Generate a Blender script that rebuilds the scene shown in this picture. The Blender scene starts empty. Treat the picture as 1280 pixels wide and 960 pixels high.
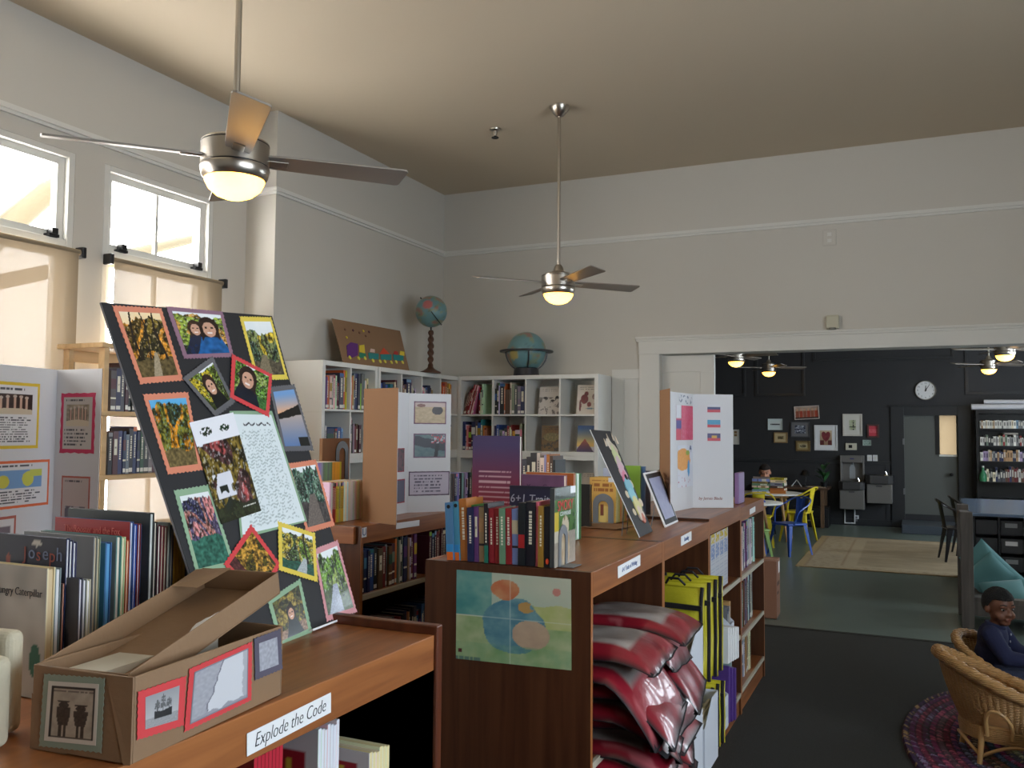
import bpy, bmesh, math, random
from mathutils import Vector, Matrix, noise
random.seed(7)
R = math.radians
SC = bpy.context.scene
COL = SC.collection
PI = math.pi

# ---------------------------------------------------------------- survey of the room
YAW, PITCH, ROLL, FPX = R(24.58039399), R(3.02283792), R(0.48496279), 1093.97479
EYE = Vector((0, 0, 1.7))
_F = Vector((-math.sin(YAW) * math.cos(PITCH), math.cos(YAW) * math.cos(PITCH), math.sin(PITCH)))
_r = Vector((math.cos(YAW), math.sin(YAW), 0)); _u = _r.cross(_F)
_R = math.cos(ROLL) * _r + math.sin(ROLL) * _u
_U = -math.sin(ROLL) * _r + math.cos(ROLL) * _u
def ray(px, py):
    return _F + _R * ((px - 640) / FPX) + _U * ((480 - py) / FPX)
def at(px, py, axis, val):
    """point of the room on the plane axis = val that was measured at this place of the photograph"""
    d = ray(px, py); i = 'xyz'.index(axis)
    return EYE + d * ((val - EYE[i]) / d[i])
def atp(px, py, p0, n):
    d = ray(px, py)
    return EYE + d * ((Vector(p0) - EYE).dot(n) / d.dot(n))

cam = bpy.data.cameras.new('camera'); camo = bpy.data.objects.new('camera', cam); COL.objects.link(camo)
cam.sensor_fit = 'HORIZONTAL'; cam.sensor_width = 36; cam.lens = FPX / 1280 * 36
cam.clip_start = 0.05; cam.clip_end = 200
m = Matrix((_R, _U, -_F)).transposed().to_4x4(); m.translation = EYE
camo.matrix_world = m
SC.camera = camo

# ---------------------------------------------------------------- colour and materials
def lin(c):
    return tuple((x / 12.92 if x <= .04045 else ((x + .055) / 1.055) ** 2.4) for x in c[:3])
def S(r, g, b):
    return lin((r / 255, g / 255, b / 255))
MATS = {}
def mat(name, col=(.8, .8, .8), rough=.6, metal=0, spec=.5, coat=0, bump=None, var=None, attr=None, emis=None, trans=0, alpha=1, sheen=0):
    """principled material; bump=(scale, strength), var=(scale, amount), attr=colour attribute name"""
    if name in MATS: return MATS[name]
    M = bpy.data.materials.new(name); M.use_nodes = True
    nt = M.node_tree; b = nt.nodes['Principled BSDF']
    b.inputs['Base Color'].default_value = (*col, 1); b.inputs['Roughness'].default_value = rough
    b.inputs['Metallic'].default_value = metal; b.inputs['Specular IOR Level'].default_value = spec
    b.inputs['Coat Weight'].default_value = coat
    b.inputs['Transmission Weight'].default_value = trans; b.inputs['Alpha'].default_value = alpha
    b.inputs['Sheen Weight'].default_value = sheen
    tc = nt.nodes.new('ShaderNodeTexCoord')
    if attr:
        a = nt.nodes.new('ShaderNodeAttribute'); a.attribute_name = attr
        nt.links.new(a.outputs['Color'], b.inputs['Base Color'])
    if var:
        n = nt.nodes.new('ShaderNodeTexNoise'); n.inputs['Scale'].default_value = var[0]; n.inputs['Detail'].default_value = 5
        nt.links.new(tc.outputs['Object'], n.inputs['Vector'])
        mx = nt.nodes.new('ShaderNodeMix'); mx.data_type = 'RGBA'
        mx.inputs['A'].default_value = (*[c * (1 - var[1]) for c in col], 1)
        mx.inputs['B'].default_value = (*[min(1, c * (1 + var[1])) for c in col], 1)
        nt.links.new(n.outputs['Fac'], mx.inputs['Factor']); nt.links.new(mx.outputs['Result'], b.inputs['Base Color'])
    if bump:
        n = nt.nodes.new('ShaderNodeTexNoise'); n.inputs['Scale'].default_value = bump[0]; n.inputs['Detail'].default_value = 4
        nt.links.new(tc.outputs['Object'], n.inputs['Vector'])
        bp = nt.nodes.new('ShaderNodeBump'); bp.inputs['Strength'].default_value = bump[1]; bp.inputs['Distance'].default_value = .01
        nt.links.new(n.outputs['Fac'], bp.inputs['Height']); nt.links.new(bp.outputs['Normal'], b.inputs['Normal'])
    if emis:
        b.inputs['Emission Color'].default_value = (*emis[0], 1); b.inputs['Emission Strength'].default_value = emis[1]
    MATS[name] = M
    return M
def wood(name, c1, c2, scale, rough=.35, coat=.15):
    """straight-grained wood, scale gives the stretch along x, y and z"""
    if name in MATS: return MATS[name]
    M = bpy.data.materials.new(name); M.use_nodes = True
    nt = M.node_tree; b = nt.nodes['Principled BSDF']
    tc = nt.nodes.new('ShaderNodeTexCoord'); mp = nt.nodes.new('ShaderNodeMapping')
    mp.inputs['Scale'].default_value = scale
    nt.links.new(tc.outputs['Object'], mp.inputs['Vector'])
    n = nt.nodes.new('ShaderNodeTexNoise'); n.inputs['Scale'].default_value = 1; n.inputs['Detail'].default_value = 6
    n.inputs['Distortion'].default_value = .6
    nt.links.new(mp.outputs['Vector'], n.inputs['Vector'])
    cr = nt.nodes.new('ShaderNodeValToRGB')
    cr.color_ramp.elements[0].position = .32; cr.color_ramp.elements[0].color = (*c1, 1)
    cr.color_ramp.elements[1].position = .68; cr.color_ramp.elements[1].color = (*c2, 1)
    nt.links.new(n.outputs['Fac'], cr.inputs['Fac']); nt.links.new(cr.outputs['Color'], b.inputs['Base Color'])
    b.inputs['Roughness'].default_value = rough; b.inputs['Coat Weight'].default_value = coat; b.inputs['Coat Roughness'].default_value = .25
    MATS[name] = M
    return M
W1, W2 = S(128, 74, 40), S(166, 104, 58)
WOOD_Z = wood('oak_veneer_upright', W1, W2, (28, 28, 1.6))
WOOD_Y = wood('oak_veneer_lengthwise', W1, W2, (28, 1.6, 28))
WOOD_X = wood('oak_veneer_crosswise', W1, W2, (1.6, 28, 28))
WOOD_SHADED = wood('oak_panel_shaded', S(70, 38, 23), S(90, 54, 34), (34, 34, 1.8))  # same oak, its colour darkened to paint in shade on end and back panels
BIRCH = wood('birch_ply', S(196, 160, 112), S(222, 190, 142), (20, 2, 8), .5, 0)
PINEY = wood('pale_table_wood', S(176, 132, 82), S(200, 156, 100), (20, 20, 2), .45, 0)
PRINT = mat('printed_paper', attr='Col', rough=.45)
PRINTG = mat('glossy_print', attr='Col', rough=.22, coat=.2)
BOOKM = mat('book_cover_print', attr='Col', rough=.38)
PAGES = mat('book_pages', S(214, 206, 188), .9, bump=(300, .2))
WHITE = mat('white_melamine', S(226, 226, 222), .35)
PAPER = mat('white_paper', S(232, 232, 234), .75)
KRAFT = mat('kraft_paper', S(138, 108, 80), .6, bump=(26, .18), var=(5, .12))
CARDB = mat('corrugated_cardboard', S(142, 104, 72), .8, var=(3, .06))
BOXCARD = mat('carton_cardboard', S(150, 108, 88), .85, var=(3, .08))
FOAMB = mat('black_foam_board', S(34, 34, 38), .55)
GREY = mat('grey_painted_metal', S(112, 114, 118), .4)
BLACKM = mat('black_metal', S(22, 22, 24), .35)
NICKEL = mat('brushed_nickel', S(190, 182, 172), .28, metal=1)
STEEL = mat('stainless_steel', S(150, 148, 146), .4, metal=1, bump=(60, .05))
BLADE = mat('fan_blade_silver', S(150, 142, 134), .42, metal=.35)
INK = mat('dark_ink', S(52, 54, 62), .7)

# ---------------------------------------------------------------- mesh building
def frame(o, right, up):
    """matrix with its origin at o, x along right, y along up, z out of the face"""
    x = Vector(right).normalized(); z = x.cross(Vector(up)).normalized(); y = z.cross(x)
    M = Matrix((x, y, z)).transposed().to_4x4(); M.translation = Vector(o)
    return M
def rotz(o, a):
    return Matrix.Translation(Vector(o)) @ Matrix.Rotation(a, 4, 'Z')
class MB:
    def __init__(s): s.v = []; s.f = []; s.m = []; s.c = []; s.hascol = False
    def add(s, vs, fs, m=0, col=None, M=None):
        n = len(s.v)
        s.v += [(M @ Vector(v)) if M is not None else Vector(v) for v in vs]
        s.f += [tuple(n + i for i in f) for f in fs]; s.m += [m] * len(fs)
        if col is not None: s.hascol = True
        s.c += [col or (1, 1, 1)] * len(vs)
        return s
    def box(s, a, b, m=0, col=None, M=None):
        (x0, y0, z0), (x1, y1, z1) = a, b
        vs = [(x0, y0, z0), (x1, y0, z0), (x1, y1, z0), (x0, y1, z0), (x0, y0, z1), (x1, y0, z1), (x1, y1, z1), (x0, y1, z1)]
        return s.add(vs, [(0, 3, 2, 1), (4, 5, 6, 7), (0, 1, 5, 4), (1, 2, 6, 5), (2, 3, 7, 6), (3, 0, 4, 7)], m, col, M)
    def prism(s, poly, z0, z1, m=0, col=None, M=None):
        n = len(poly)
        vs = [(x, y, z0) for x, y in poly] + [(x, y, z1) for x, y in poly]
        fs = [tuple(range(n - 1, -1, -1)), tuple(range(n, 2 * n))] + [(i, (i + 1) % n, n + (i + 1) % n, n + i) for i in range(n)]
        return s.add(vs, fs, m, col, M)
    def lathe(s, prof, n=24, m=0, col=None, M=None):
        vs = []; fs = []
        for r, z in prof:
            for k in range(n):
                a = 2 * PI * k / n; vs.append((r * math.cos(a), r * math.sin(a), z))
        for i in range(len(prof) - 1):
            for k in range(n):
                k2 = (k + 1) % n
                fs.append((i * n + k, i * n + k2, (i + 1) * n + k2, (i + 1) * n + k))
        closed = tuple(prof[0]) == tuple(prof[-1])
        if prof[0][0] > 1e-5 and not closed: fs.append(tuple(range(n - 1, -1, -1)))
        if prof[-1][0] > 1e-5 and not closed: fs.append(tuple((len(prof) - 1) * n + k for k in range(n)))
        return s.add(vs, fs, m, col, M)
    def tube(s, pts, r, n=8, m=0, col=None, M=None, closed=False, cap=True):
        pts = [Vector(p) for p in pts]; N = len(pts)
        rs = r if isinstance(r, (list, tuple)) else [r] * N
        vs = []; fs = []; prev = None
        for i, p in enumerate(pts):
            if closed: t = (pts[(i + 1) % N] - pts[i - 1])
            else: t = pts[min(i + 1, N - 1)] - pts[max(i - 1, 0)]
            t.normalize()
            if prev is None:
                a = Vector((0, 0, 1)) if abs(t.z) < .9 else Vector((1, 0, 0))
                prev = (a - t * a.dot(t)).normalized()
            else:
                prev = (prev - t * prev.dot(t)).normalized()
            b = t.cross(prev)
            for k in range(n):
                an = 2 * PI * k / n
                vs.append(p + (prev * math.cos(an) + b * math.sin(an)) * rs[i])
        for i in range(N if closed else N - 1):
            j = (i + 1) % N
            for k in range(n):
                k2 = (k + 1) % n
                fs.append((i * n + k, i * n + k2, j * n + k2, j * n + k))
        if not closed and cap:
            fs.append(tuple(range(n - 1, -1, -1))); fs.append(tuple((N - 1) * n + k for k in range(n)))
        return s.add(vs, fs, m, col, M)
    def ball(s, c, r, n=16, k=10, m=0, col=None, M=None):
        r = r if isinstance(r, (list, tuple)) else (r, r, r)
        vs = [(c[0], c[1], c[2] - r[2])]; fs = []
        for i in range(1, k):
            t = -PI / 2 + PI * i / k
            for j in range(n):
                a = 2 * PI * j / n
                vs.append((c[0] + r[0] * math.cos(t) * math.cos(a), c[1] + r[1] * math.cos(t) * math.sin(a), c[2] + r[2] * math.sin(t)))
        vs.append((c[0], c[1], c[2] + r[2])); L = len(vs) - 1
        for j in range(n):
            j2 = (j + 1) % n
            fs.append((0, 1 + j2, 1 + j)); fs.append((L, L - n + j, L - n + j2))
            for i in range(k - 2):
                fs.append((1 + i * n + j, 1 + i * n + j2, 1 + (i + 1) * n + j2, 1 + (i + 1) * n + j))
        return s.add(vs, fs, m, col, M)
    def grid(s, fn, nu, nv, m=0, colfn=None, M=None, closed_u=False):
        vs = []; cs = []
        for j in range(nv + 1):
            for i in range(nu + 1):
                vs.append(fn(i / nu, j / nv)); cs.append(colfn(i / nu, j / nv) if colfn else (1, 1, 1))
        fs = [(j * (nu + 1) + i, j * (nu + 1) + i + 1, (j + 1) * (nu + 1) + i + 1, (j + 1) * (nu + 1) + i) for j in range(nv) for i in range(nu)]
        n = len(s.v); s.add(vs, fs, m, None, M)
        if colfn: s.hascol = True; s.c[n:] = cs
        return s
    def build(s, name, mats, parent=None, bevel=0, smooth=False, seg=2):
        me = bpy.data.meshes.new(name)
        me.from_pydata([tuple(v) for v in s.v], [], s.f)
        for M in (mats if isinstance(mats, (list, tuple)) else [mats]): me.materials.append(M)
        me.polygons.foreach_set('material_index', s.m)
        if s.hascol:
            ca = me.color_attributes.new('Col', 'FLOAT_COLOR', 'POINT')
            fl = []
            for c in s.c: fl += [*lin(c), 1.0]
            ca.data.foreach_set('color', fl)
        if smooth:
            me.polygons.foreach_set('use_smooth', [True] * len(me.polygons))
            try: me.set_sharp_from_angle(angle=R(40))
            except Exception: pass
        me.validate(); me.update()
        o = bpy.data.objects.new(name, me); COL.objects.link(o)
        if bevel:
            md = o.modifiers.new('edge', 'BEVEL'); md.width = bevel; md.segments = seg; md.limit_method = 'ANGLE'; md.angle_limit = R(50)
            md.harden_normals = False
        if parent is not None: o.parent = parent
        return o
def tag(o, label, cat, group=None, kind=None):
    o['label'] = label; o['category'] = cat
    if group: o['group'] = group
    if kind: o['kind'] = kind
    return o
def thing(name, label, cat, M=None, group=None):
    o = bpy.data.objects.new(name, None); COL.objects.link(o); o.empty_display_size = .1
    if M is not None:
        o.matrix_world = M if isinstance(M, Matrix) else Matrix.Translation(Vector(M))
    return tag(o, label, cat, group)
def struct(o, label=None):
    o['kind'] = 'structure'
    if label: o['label'] = label
    return o
def dup(root, M, label=None, group=None):
    r = root.copy(); COL.objects.link(r); r.matrix_world = M
    if label: r['label'] = label
    if group: r['group'] = group
    for ch in list(root.children):
        c = ch.copy(); COL.objects.link(c); c.parent = r
        for g in list(ch.children):
            d = g.copy(); COL.objects.link(d); d.parent = c
    return r
def text(body, size, M, parent, material=None, shear=0, align='CENTER', name='lettering', space=1, xs=1, thin=0):
    cu = bpy.data.curves.new(name, 'FONT'); cu.body = body; cu.size = size; cu.shear = shear
    cu.align_x = align; cu.align_y = 'CENTER'; cu.extrude = .0004; cu.space_character = space
    cu.offset = -thin * size; cu.materials.append(material or INK); cu.resolution_u = 3
    tmp = bpy.data.objects.new('tmp', cu); COL.objects.link(tmp)
    bpy.context.view_layer.update()
    me = bpy.data.meshes.new_from_object(tmp.evaluated_get(bpy.context.evaluated_depsgraph_get()))
    bpy.data.objects.remove(tmp); bpy.data.curves.remove(cu)
    o = bpy.data.objects.new(name, me); COL.objects.link(o); o.parent = parent
    o.matrix_local = M @ Matrix.Diagonal((xs, 1, 1, 1))
    return o
ORD = ('first second third fourth fifth sixth seventh eighth ninth tenth eleventh twelfth thirteenth fourteenth fifteenth sixteenth seventeenth '
       'eighteenth nineteenth twentieth').split() + ['twenty-' + x for x in 'first second third fourth fifth sixth seventh eighth ninth'.split()] + ['thirtieth'] + ['thirty-' + x for x in 'first second third fourth fifth sixth seventh eighth ninth'.split()] + ['fortieth'] + ['forty-' + x for x in 'first second third fourth fifth sixth seventh eighth ninth'.split()]

# ---------------------------------------------------------------- printed pictures
def nz(x, y, s=0):
    return noise.noise(Vector((x, y, s * 7.31))) * .5 + .5
def fbm(x, y, s=0):
    return noise.fractal(Vector((x, y, s * 5.17)), 1.0, 2.0, 4) * .5 + .5
def mixc(a, b, t):
    t = max(0, min(1, t)); return tuple(a[i] * (1 - t) + b[i] * t for i in range(3))
def rgb(*c): return tuple(x / 255 for x in c)
def woodland(seed, sky, leaves, ground, horizon=.62, skyline=.8, path=None, trunk=None, water=None):
    """a landscape print: sky, speckled leaves, ground, optional path and trunks"""
    def f(u, v):
        e = skyline + .25 * (nz(u * 4, 1.3, seed) - .5) + .1 * (nz(u * 14, 4.1, seed) - .5)
        if v > e: c = mixc(sky[0], sky[1], (v - e) / .4)
        elif v > horizon * .55 + .2 * (nz(u * 3, .2, seed) - .5):
            t = fbm(u * 15, v * 15, seed); k = nz(u * 3, v * 3, seed + 3)
            c = leaves[int(min(.999, max(0, k * 1.7 - .35)) * len(leaves))]
            c = mixc(tuple(x * .3 for x in c), tuple(min(1, x * 1.15) for x in c), (t - .22) * 2.0)
            if nz(u * 30, v * 30, seed) > .70: c = mixc(c, sky[0], .5)
        else:
            t = fbm(u * 12, v * 20, seed + 9); c = mixc(tuple(x * .45 for x in ground), ground, t)
        if water and v < water and v > .08: c = mixc(sky[1], leaves[0], .15 + .5 * (nz(u * 3, v * 14, seed) > .62))
        if path and v < horizon * .75 and abs(u - path[0] - (v * .35)) < path[1] * (1 - v / horizon) + .02: c = mixc(path[2], tuple(x * .7 for x in path[2]), nz(u * 20, v * 40))
        if trunk:
            for tx, tw in trunk:
                if v > .25 and abs(u - tx - .06 * math.sin(v * 5 + tx * 9)) < tw * (1.3 - v * .6): c = rgb(40, 30, 26)
        return c
    return f
def with_people(f, heads):
    """heads: (x, y, size, hair colour, top colour)"""
    def g(u, v):
        c = f(u, v)
        for x, y, s, hair, top in heads:
            dx, dy = (u - x) / s, (v - y) / (s * 1.25)
            if dy < -.7 and abs(dx) < 1.1 + (-.7 - dy) * .5: c = mixc(top, tuple(k * .6 for k in top), nz(u * 14, v * 14))
            if dx * dx / 1.5 + (dy - .1) ** 2 / 1.5 < 1 or (abs(dx) < 1.15 and -1.9 < dy < .1): c = hair if nz(u * 20, v * 20) > .3 else tuple(k * 1.6 for k in hair)
            if dx * dx / .62 + (dy + .1) ** 2 / .7 < 1:
                c = rgb(206, 158, 134)
                if abs(dy - .1) < .1 and .2 < abs(dx) < .5: c = rgb(60, 40, 36)
                if abs(dy + .5) < .08 and abs(dx) < .32: c = rgb(240, 225, 220)
                if abs(dx) < .1 and -.3 < dy < -.05: c = rgb(186, 136, 112)
            if dy < -.95 and abs(dx) < .8 + (-.95 - dy) * .8: c = mixc(top, tuple(k * .5 for k in top), nz(u * 9, v * 9))
        return c
    return g
def text_lines(paper, ink, n, top=.95, bottom=.05, left=.06, right=.94, seed=0, fill=.5, dense=34):
    def f(u, v):
        if not (bottom < v < top and left < u < right): return paper
        k = (top - v) / (top - bottom) * n; fr = k - int(k)
        w = right - .25 * nz(int(k) * 3.7, 2, seed)
        if abs(fr - .5) < fill / 2 and u < w and nz(u * dense, int(k) * 5.1, seed) > .42: return mixc(paper, ink, .8)
        return paper
    return f
def quad_print(name, pts, fn, nx, ny, mats=PRINT, parent=None, lift=.001, thick=.0008, Minv=None):
    """pts: top left, top right, bottom right, bottom left corners of a flat print"""
    tl, tr, br, bl = [Vector(p) for p in pts]
    if Minv is not None: tl, tr, br, bl = [Minv @ p for p in (tl, tr, br, bl)]
    n = (tr - tl).cross(tl - bl).normalized()
    b = MB()
    P = lambda u, v, h: (bl * (1 - u) + br * u) * (1 - v) + (tl * (1 - u) + tr * u) * v + n * h
    b.grid(lambda u, v: P(u, v, lift + thick), nx, ny, 0, fn)
    c = fn(.02, .02)
    b.add([P(0, 0, lift), P(1, 0, lift), P(1, 1, lift), P(0, 1, lift), P(0, 0, lift + thick), P(1, 0, lift + thick), P(1, 1, lift + thick), P(0, 1, lift + thick)],
          [(0, 3, 2, 1), (0, 1, 5, 4), (1, 2, 6, 5), (2, 3, 7, 6), (3, 0, 4, 7)], 0, c)
    return b.build(name, mats, parent)
def deckle(name, pts, grow, material, parent, lift=.0004, thick=.0006, Minv=None, jag=.0025, step=.006, seed=1):
    """a coloured paper mat with a scalloped edge"""
    pts = [Vector(p) for p in pts]
    if Minv is not None: pts = [Minv @ p for p in pts]
    c = sum(pts, Vector()) / 4
    n = (pts[1] - pts[0]).cross(pts[0] - pts[3]).normalized()
    q = []
    for i in range(4):
        e1 = (pts[i] - pts[i - 1]).normalized(); e2 = (pts[i] - pts[(i + 1) % 4]).normalized()
        q.append(pts[i] + (e1 + e2) * grow)
    rnd = random.Random(seed); ring = []
    for i in range(4):
        a, b2 = q[i], q[(i + 1) % 4]; L = (b2 - a).length; k = max(2, int(L / step))
        out = (b2 - a).normalized().cross(n)
        for j in range(k):
            ring.append(a + (b2 - a) * (j / k) + out * ((1 if j % 2 else -.4) * jag * rnd.uniform(.5, 1.2)))
    b = MB(); N = len(ring)
    vs = [c + n * (lift + thick)] + [p + n * (lift + thick) for p in ring] + [p + n * lift for p in ring]
    fs = [(0, 1 + (i + 1) % N, 1 + i) for i in range(N)] + [(1 + i, 1 + (i + 1) % N, 1 + N + (i + 1) % N, 1 + N + i) for i in range(N)]
    b.add(vs, fs)
    o = b.build(name, material, parent)
    return o
# ================================================================ THE ROOM
XW, XP, YB, YF, ZC, XR, Y0 = -4.78, -4.49, 8.05, 17.45, 4.19, 3.4, -4.5
PLASTER = mat('painted_plaster_white', S(204, 200, 192), .85, bump=(9, .04))
CEILM = mat('painted_ceiling', S(204, 190, 168), .9, bump=(7, .03))
TRIMW = mat('painted_trim_white', S(220, 219, 214), .45)
DARKW = mat('charcoal_wall_paint', S(42, 43, 47), .6)
CARPET = mat('charcoal_carpet', S(48, 48, 45), .95, bump=(240, .9), var=(90, .45))
LINO = mat('green_linoleum', S(100, 114, 108), .3, var=(2.5, .14))
GLASS = None
def pane_material():
    M = bpy.data.materials.new('window_glass'); M.use_nodes = True
    nt = M.node_tree; nt.nodes.remove(nt.nodes['Principled BSDF'])
    t = nt.nodes.new('ShaderNodeBsdfTransparent'); t.inputs['Color'].default_value = (.96, .97, .98, 1)
    g = nt.nodes.new('ShaderNodeBsdfGlossy'); g.inputs['Roughness'].default_value = .03
    mx = nt.nodes.new('ShaderNodeMixShader'); mx.inputs['Fac'].default_value = .06
    nt.links.new(t.outputs[0], mx.inputs[1]); nt.links.new(g.outputs[0], mx.inputs[2])
    nt.links.new(mx.outputs[0], nt.nodes['Material Output'].inputs['Surface'])
    return M
GLASS = pane_material()
def sheer_material(name, col, clear, glow):
    """woven roller-blind cloth that lets daylight through"""
    M = bpy.data.materials.new(name); M.use_nodes = True
    nt = M.node_tree; nt.nodes.remove(nt.nodes['Principled BSDF'])
    d = nt.nodes.new('ShaderNodeBsdfDiffuse'); t = nt.nodes.new('ShaderNodeBsdfTranslucent'); p = nt.nodes.new('ShaderNodeBsdfTransparent')
    d.inputs['Color'].default_value = (*col, 1); t.inputs['Color'].default_value = (*glow, 1)
    tc = nt.nodes.new('ShaderNodeTexCoord'); mp = nt.nodes.new('ShaderNodeMapping'); mp.inputs['Scale'].default_value = (1, 60, 9)
    n = nt.nodes.new('ShaderNodeTexNoise'); n.inputs['Scale'].default_value = 3; n.inputs['Detail'].default_value = 5
    nt.links.new(tc.outputs['Object'], mp.inputs['Vector']); nt.links.new(mp.outputs['Vector'], n.inputs['Vector'])
    m1 = nt.nodes.new('ShaderNodeMixShader'); m1.inputs['Fac'].default_value = .5
    m2 = nt.nodes.new('ShaderNodeMixShader')
    mr = nt.nodes.new('ShaderNodeMapRange'); mr.inputs['To Min'].default_value = clear * .6; mr.inputs['To Max'].default_value = clear * 1.4
    nt.links.new(n.outputs['Fac'], mr.inputs['Value']); nt.links.new(mr.outputs['Result'], m2.inputs['Fac'])
    nt.links.new(d.outputs[0], m1.inputs[1]); nt.links.new(t.outputs[0], m1.inputs[2])
    nt.links.new(m1.outputs[0], m2.inputs[1]); nt.links.new(p.outputs[0], m2.inputs[2])
    nt.links.new(m2.outputs[0], nt.nodes['Material Output'].inputs['Surface'])
    return M
SHADE = sheer_material('tan_roller_blind_cloth', S(196, 178, 150), .021, (.050, .038, .026))

struct(MB().box((XW - .3, Y0, -.1), (XR + .3, YB, 0)).build('floor', CARPET))
struct(MB().box((XW - .5, YB, -.1), (XR + .3, YF + .2, -.002)).build('floor', LINO))
struct(MB().box((XW - .5, Y0 - .2, ZC), (XR + .3, YF + .2, ZC + .15)).build('ceiling', CEILM))

# --- left wall: windows, then a projecting stretch behind the white shelves
WIN = [(.44, 1.42), (1.62, 2.60), (2.80, 3.80), (4.02, 5.00)]
ZL, ZH = .95, 3.42
b = MB(); y = Y0
for a, c in WIN:
    b.box((XW - .2, y, 0), (XW, a, ZC)); b.box((XW - .2, a, 0), (XW, c, ZL)); b.box((XW - .2, a, ZH), (XW, c, ZC)); y = c
b.box((XW - .2, y, 0), (XW, 5.36, ZC)); b.box((XW - .2, 5.36, 0), (XP, YB, ZC))
struct(b.build('wall_left', PLASTER))
b = MB()
for z0, z1, d in ((3.525, 3.545, .018), (3.545, 3.575, .035)):
    b.box((XW, Y0, z0), (XW + d, 5.36, z1)); b.box((XP, 5.36 - d, z0), (XP + d, YB, z1)); b.box((XW + d, 5.36 - d, z0), (XP, 5.36, z1))
    b.box((XP, YB - d, z0), (XR, YB, z1))
struct(b.build('trim_1', TRIMW))
def window(n, a, c, x0, wall_side=1):
    """tall timber window: hopper sash over a pair of lower sashes; its inside face at x0"""
    s = wall_side; X = lambda d: x0 - s * d
    def bx(M, d0, d1, ya, yb, za, zb): M.box((min(X(d0), X(d1)), ya, za), (max(X(d0), X(d1)), yb, zb))
    f = MB()
    bx(f, .0, .16, a, a + .045, ZL, ZH); bx(f, .0, .16, c - .045, c, ZL, ZH); bx(f, 0, .16, a + .045, c - .045, ZH - .04, ZH)
    bx(f, 0, .16, a + .045, c - .045, ZL, ZL + .05); bx(f, 0, .16, a + .045, c - .045, 2.80, 2.86)
    w = struct(f.build('window_%d' % n, TRIMW, bevel=.004))
    g = MB(); m = (a + c) / 2
    for za, zb in ((2.86, ZH - .04), (ZL + .05, 1.87), (1.87, 2.80)):
        bx(g, .04, .08, a + .045, a + .095, za, zb); bx(g, .04, .08, c - .095, c - .045, za, zb)
        bx(g, .04, .08, a + .095, c - .095, za, za + .05); bx(g, .04, .08, a + .095, c - .095, zb - .045, zb)
        bx(g, .05, .075, m - .012, m + .012, za + .05, zb - .045)
    g.build('sash', TRIMW, w)
    p = MB(); bx(p, .060, .064, a + .09, c - .09, ZL + .08, ZH - .08); p.build('window_pane', GLASS, w)
    if s == 1:
        for yy in (a + .16, c - .14):
            l = MB(); bx(l, -.012, .05, yy - .035, yy + .035, 2.862, 2.88); bx(l, -.02, .03, yy - .02, yy + .02, 2.88, 2.915)
            l.build('latch', BLACKM, w)
    return w
for i, (a, c) in enumerate(WIN): window(i + 1, a, c, XW)
# roller blinds over the lower sashes of the two windows in view and the ones beside them
for i, (a, c) in enumerate(WIN[-3:]):
    lab = ['tan roller blind over the lower sashes of the third window from the white shelves', 'tan roller blind cut by the edge of the photo, striped by sunlit panes', 'tan roller blind under the small window nearest the white shelves'][i]
    y0, y1 = a + .05, c + .05
    if i < 2: y0, y1 = a - .05, c
    t = thing('roller_blind', lab, 'window blind', (XW + .045, (y0 + y1) / 2, 2.79), 'tan roller blinds')
    w = (y1 - y0) / 2
    MB().grid(lambda u, v: (.012 + .002 * math.sin(u * 9), -w + 2 * w * u, -1.75 * v), 12, 24).build('fabric', SHADE, t)
    MB().box((.004, -w, -1.77), (.02, w, -1.75)).build('bottom_bar', SHADE, t)
    MB().tube([(0, -w - .02, 0), (0, w + .02, 0)], .018, 12).build('roller', SHADE, t, smooth=True)
    for e in (-1, 1):
        MB().box((-.043, e * (w + .03) - .015, -.035), (.03, e * (w + .03) + .015, .035)).build('bracket', BLACKM, t, bevel=.006)

# --- right wall (out of the picture), same windows
WR = [(-.75 + 1.4 * k, .5 + 1.4 * k) for k in range(3)] + [(9.2 + 2.4 * k, 10.6 + 2.4 * k) for k in range(3)]
b = MB(); y = Y0
for a, c in WR:
    b.box((XR, y, 0), (XR + .2, a, ZC)); b.box((XR, a, 0), (XR + .2, c, ZL)); b.box((XR, a, ZH), (XR + .2, c, ZC)); y = c
b.box((XR, y, 0), (XR + .2, YF + .2, ZC))
struct(b.build('wall_right', PLASTER))
for i, (a, c) in enumerate(WR): window(len(WIN) + i + 1, a, c, XR, -1)
struct(MB().box((XW - .2, Y0 - .2, 0), (XR + .2, Y0, ZC)).build('wall_front', PLASTER))
struct(MB().box((XW - .5, YB + .2, 0), (XW - .3, YF + .2, ZC)).build('wall_far_left', DARKW))

# --- back wall with the wide opening
OX = -2.152; OH = 2.425
b = MB().box((XW - .3, YB, 0), (OX, YB + .2, ZC)).box((OX, YB, OH), (2.9, YB + .2, ZC)).box((2.9, YB, 0), (XR, YB + .2, ZC))
struct(b.build('wall_back', PLASTER))
b = MB()
b.box((OX - .2, YB - .03, OH), (3.1, YB, 2.57)); b.box((OX - .23, YB - .05, 2.57), (3.13, YB, 2.592)); b.box((OX - .225, YB - .042, 2.55), (3.12, YB, 2.57))
b.box((OX - .195, YB - .028, 0), (OX, YB, OH)); b.box((2.9, YB - .028, 0), (3.1, YB, OH))
struct(b.build('trim_2', TRIMW, bevel=.003))
b = MB()
b.box((-2.62, YB - .015, 2.20), (OX - .195, YB, 2.29)); b.box((-2.62, YB - .015, 0), (-2.50, YB, 2.20)); b.box((-2.50, YB - .005, 0), (OX - .195, YB, 2.20))
struct(b.build('trim_3', TRIMW, bevel=.002))
struct(MB().box((-2.6, YB - .02, 0), (OX - .195, YB - .005, .16)).build('baseboard_back', TRIMW))
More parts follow.
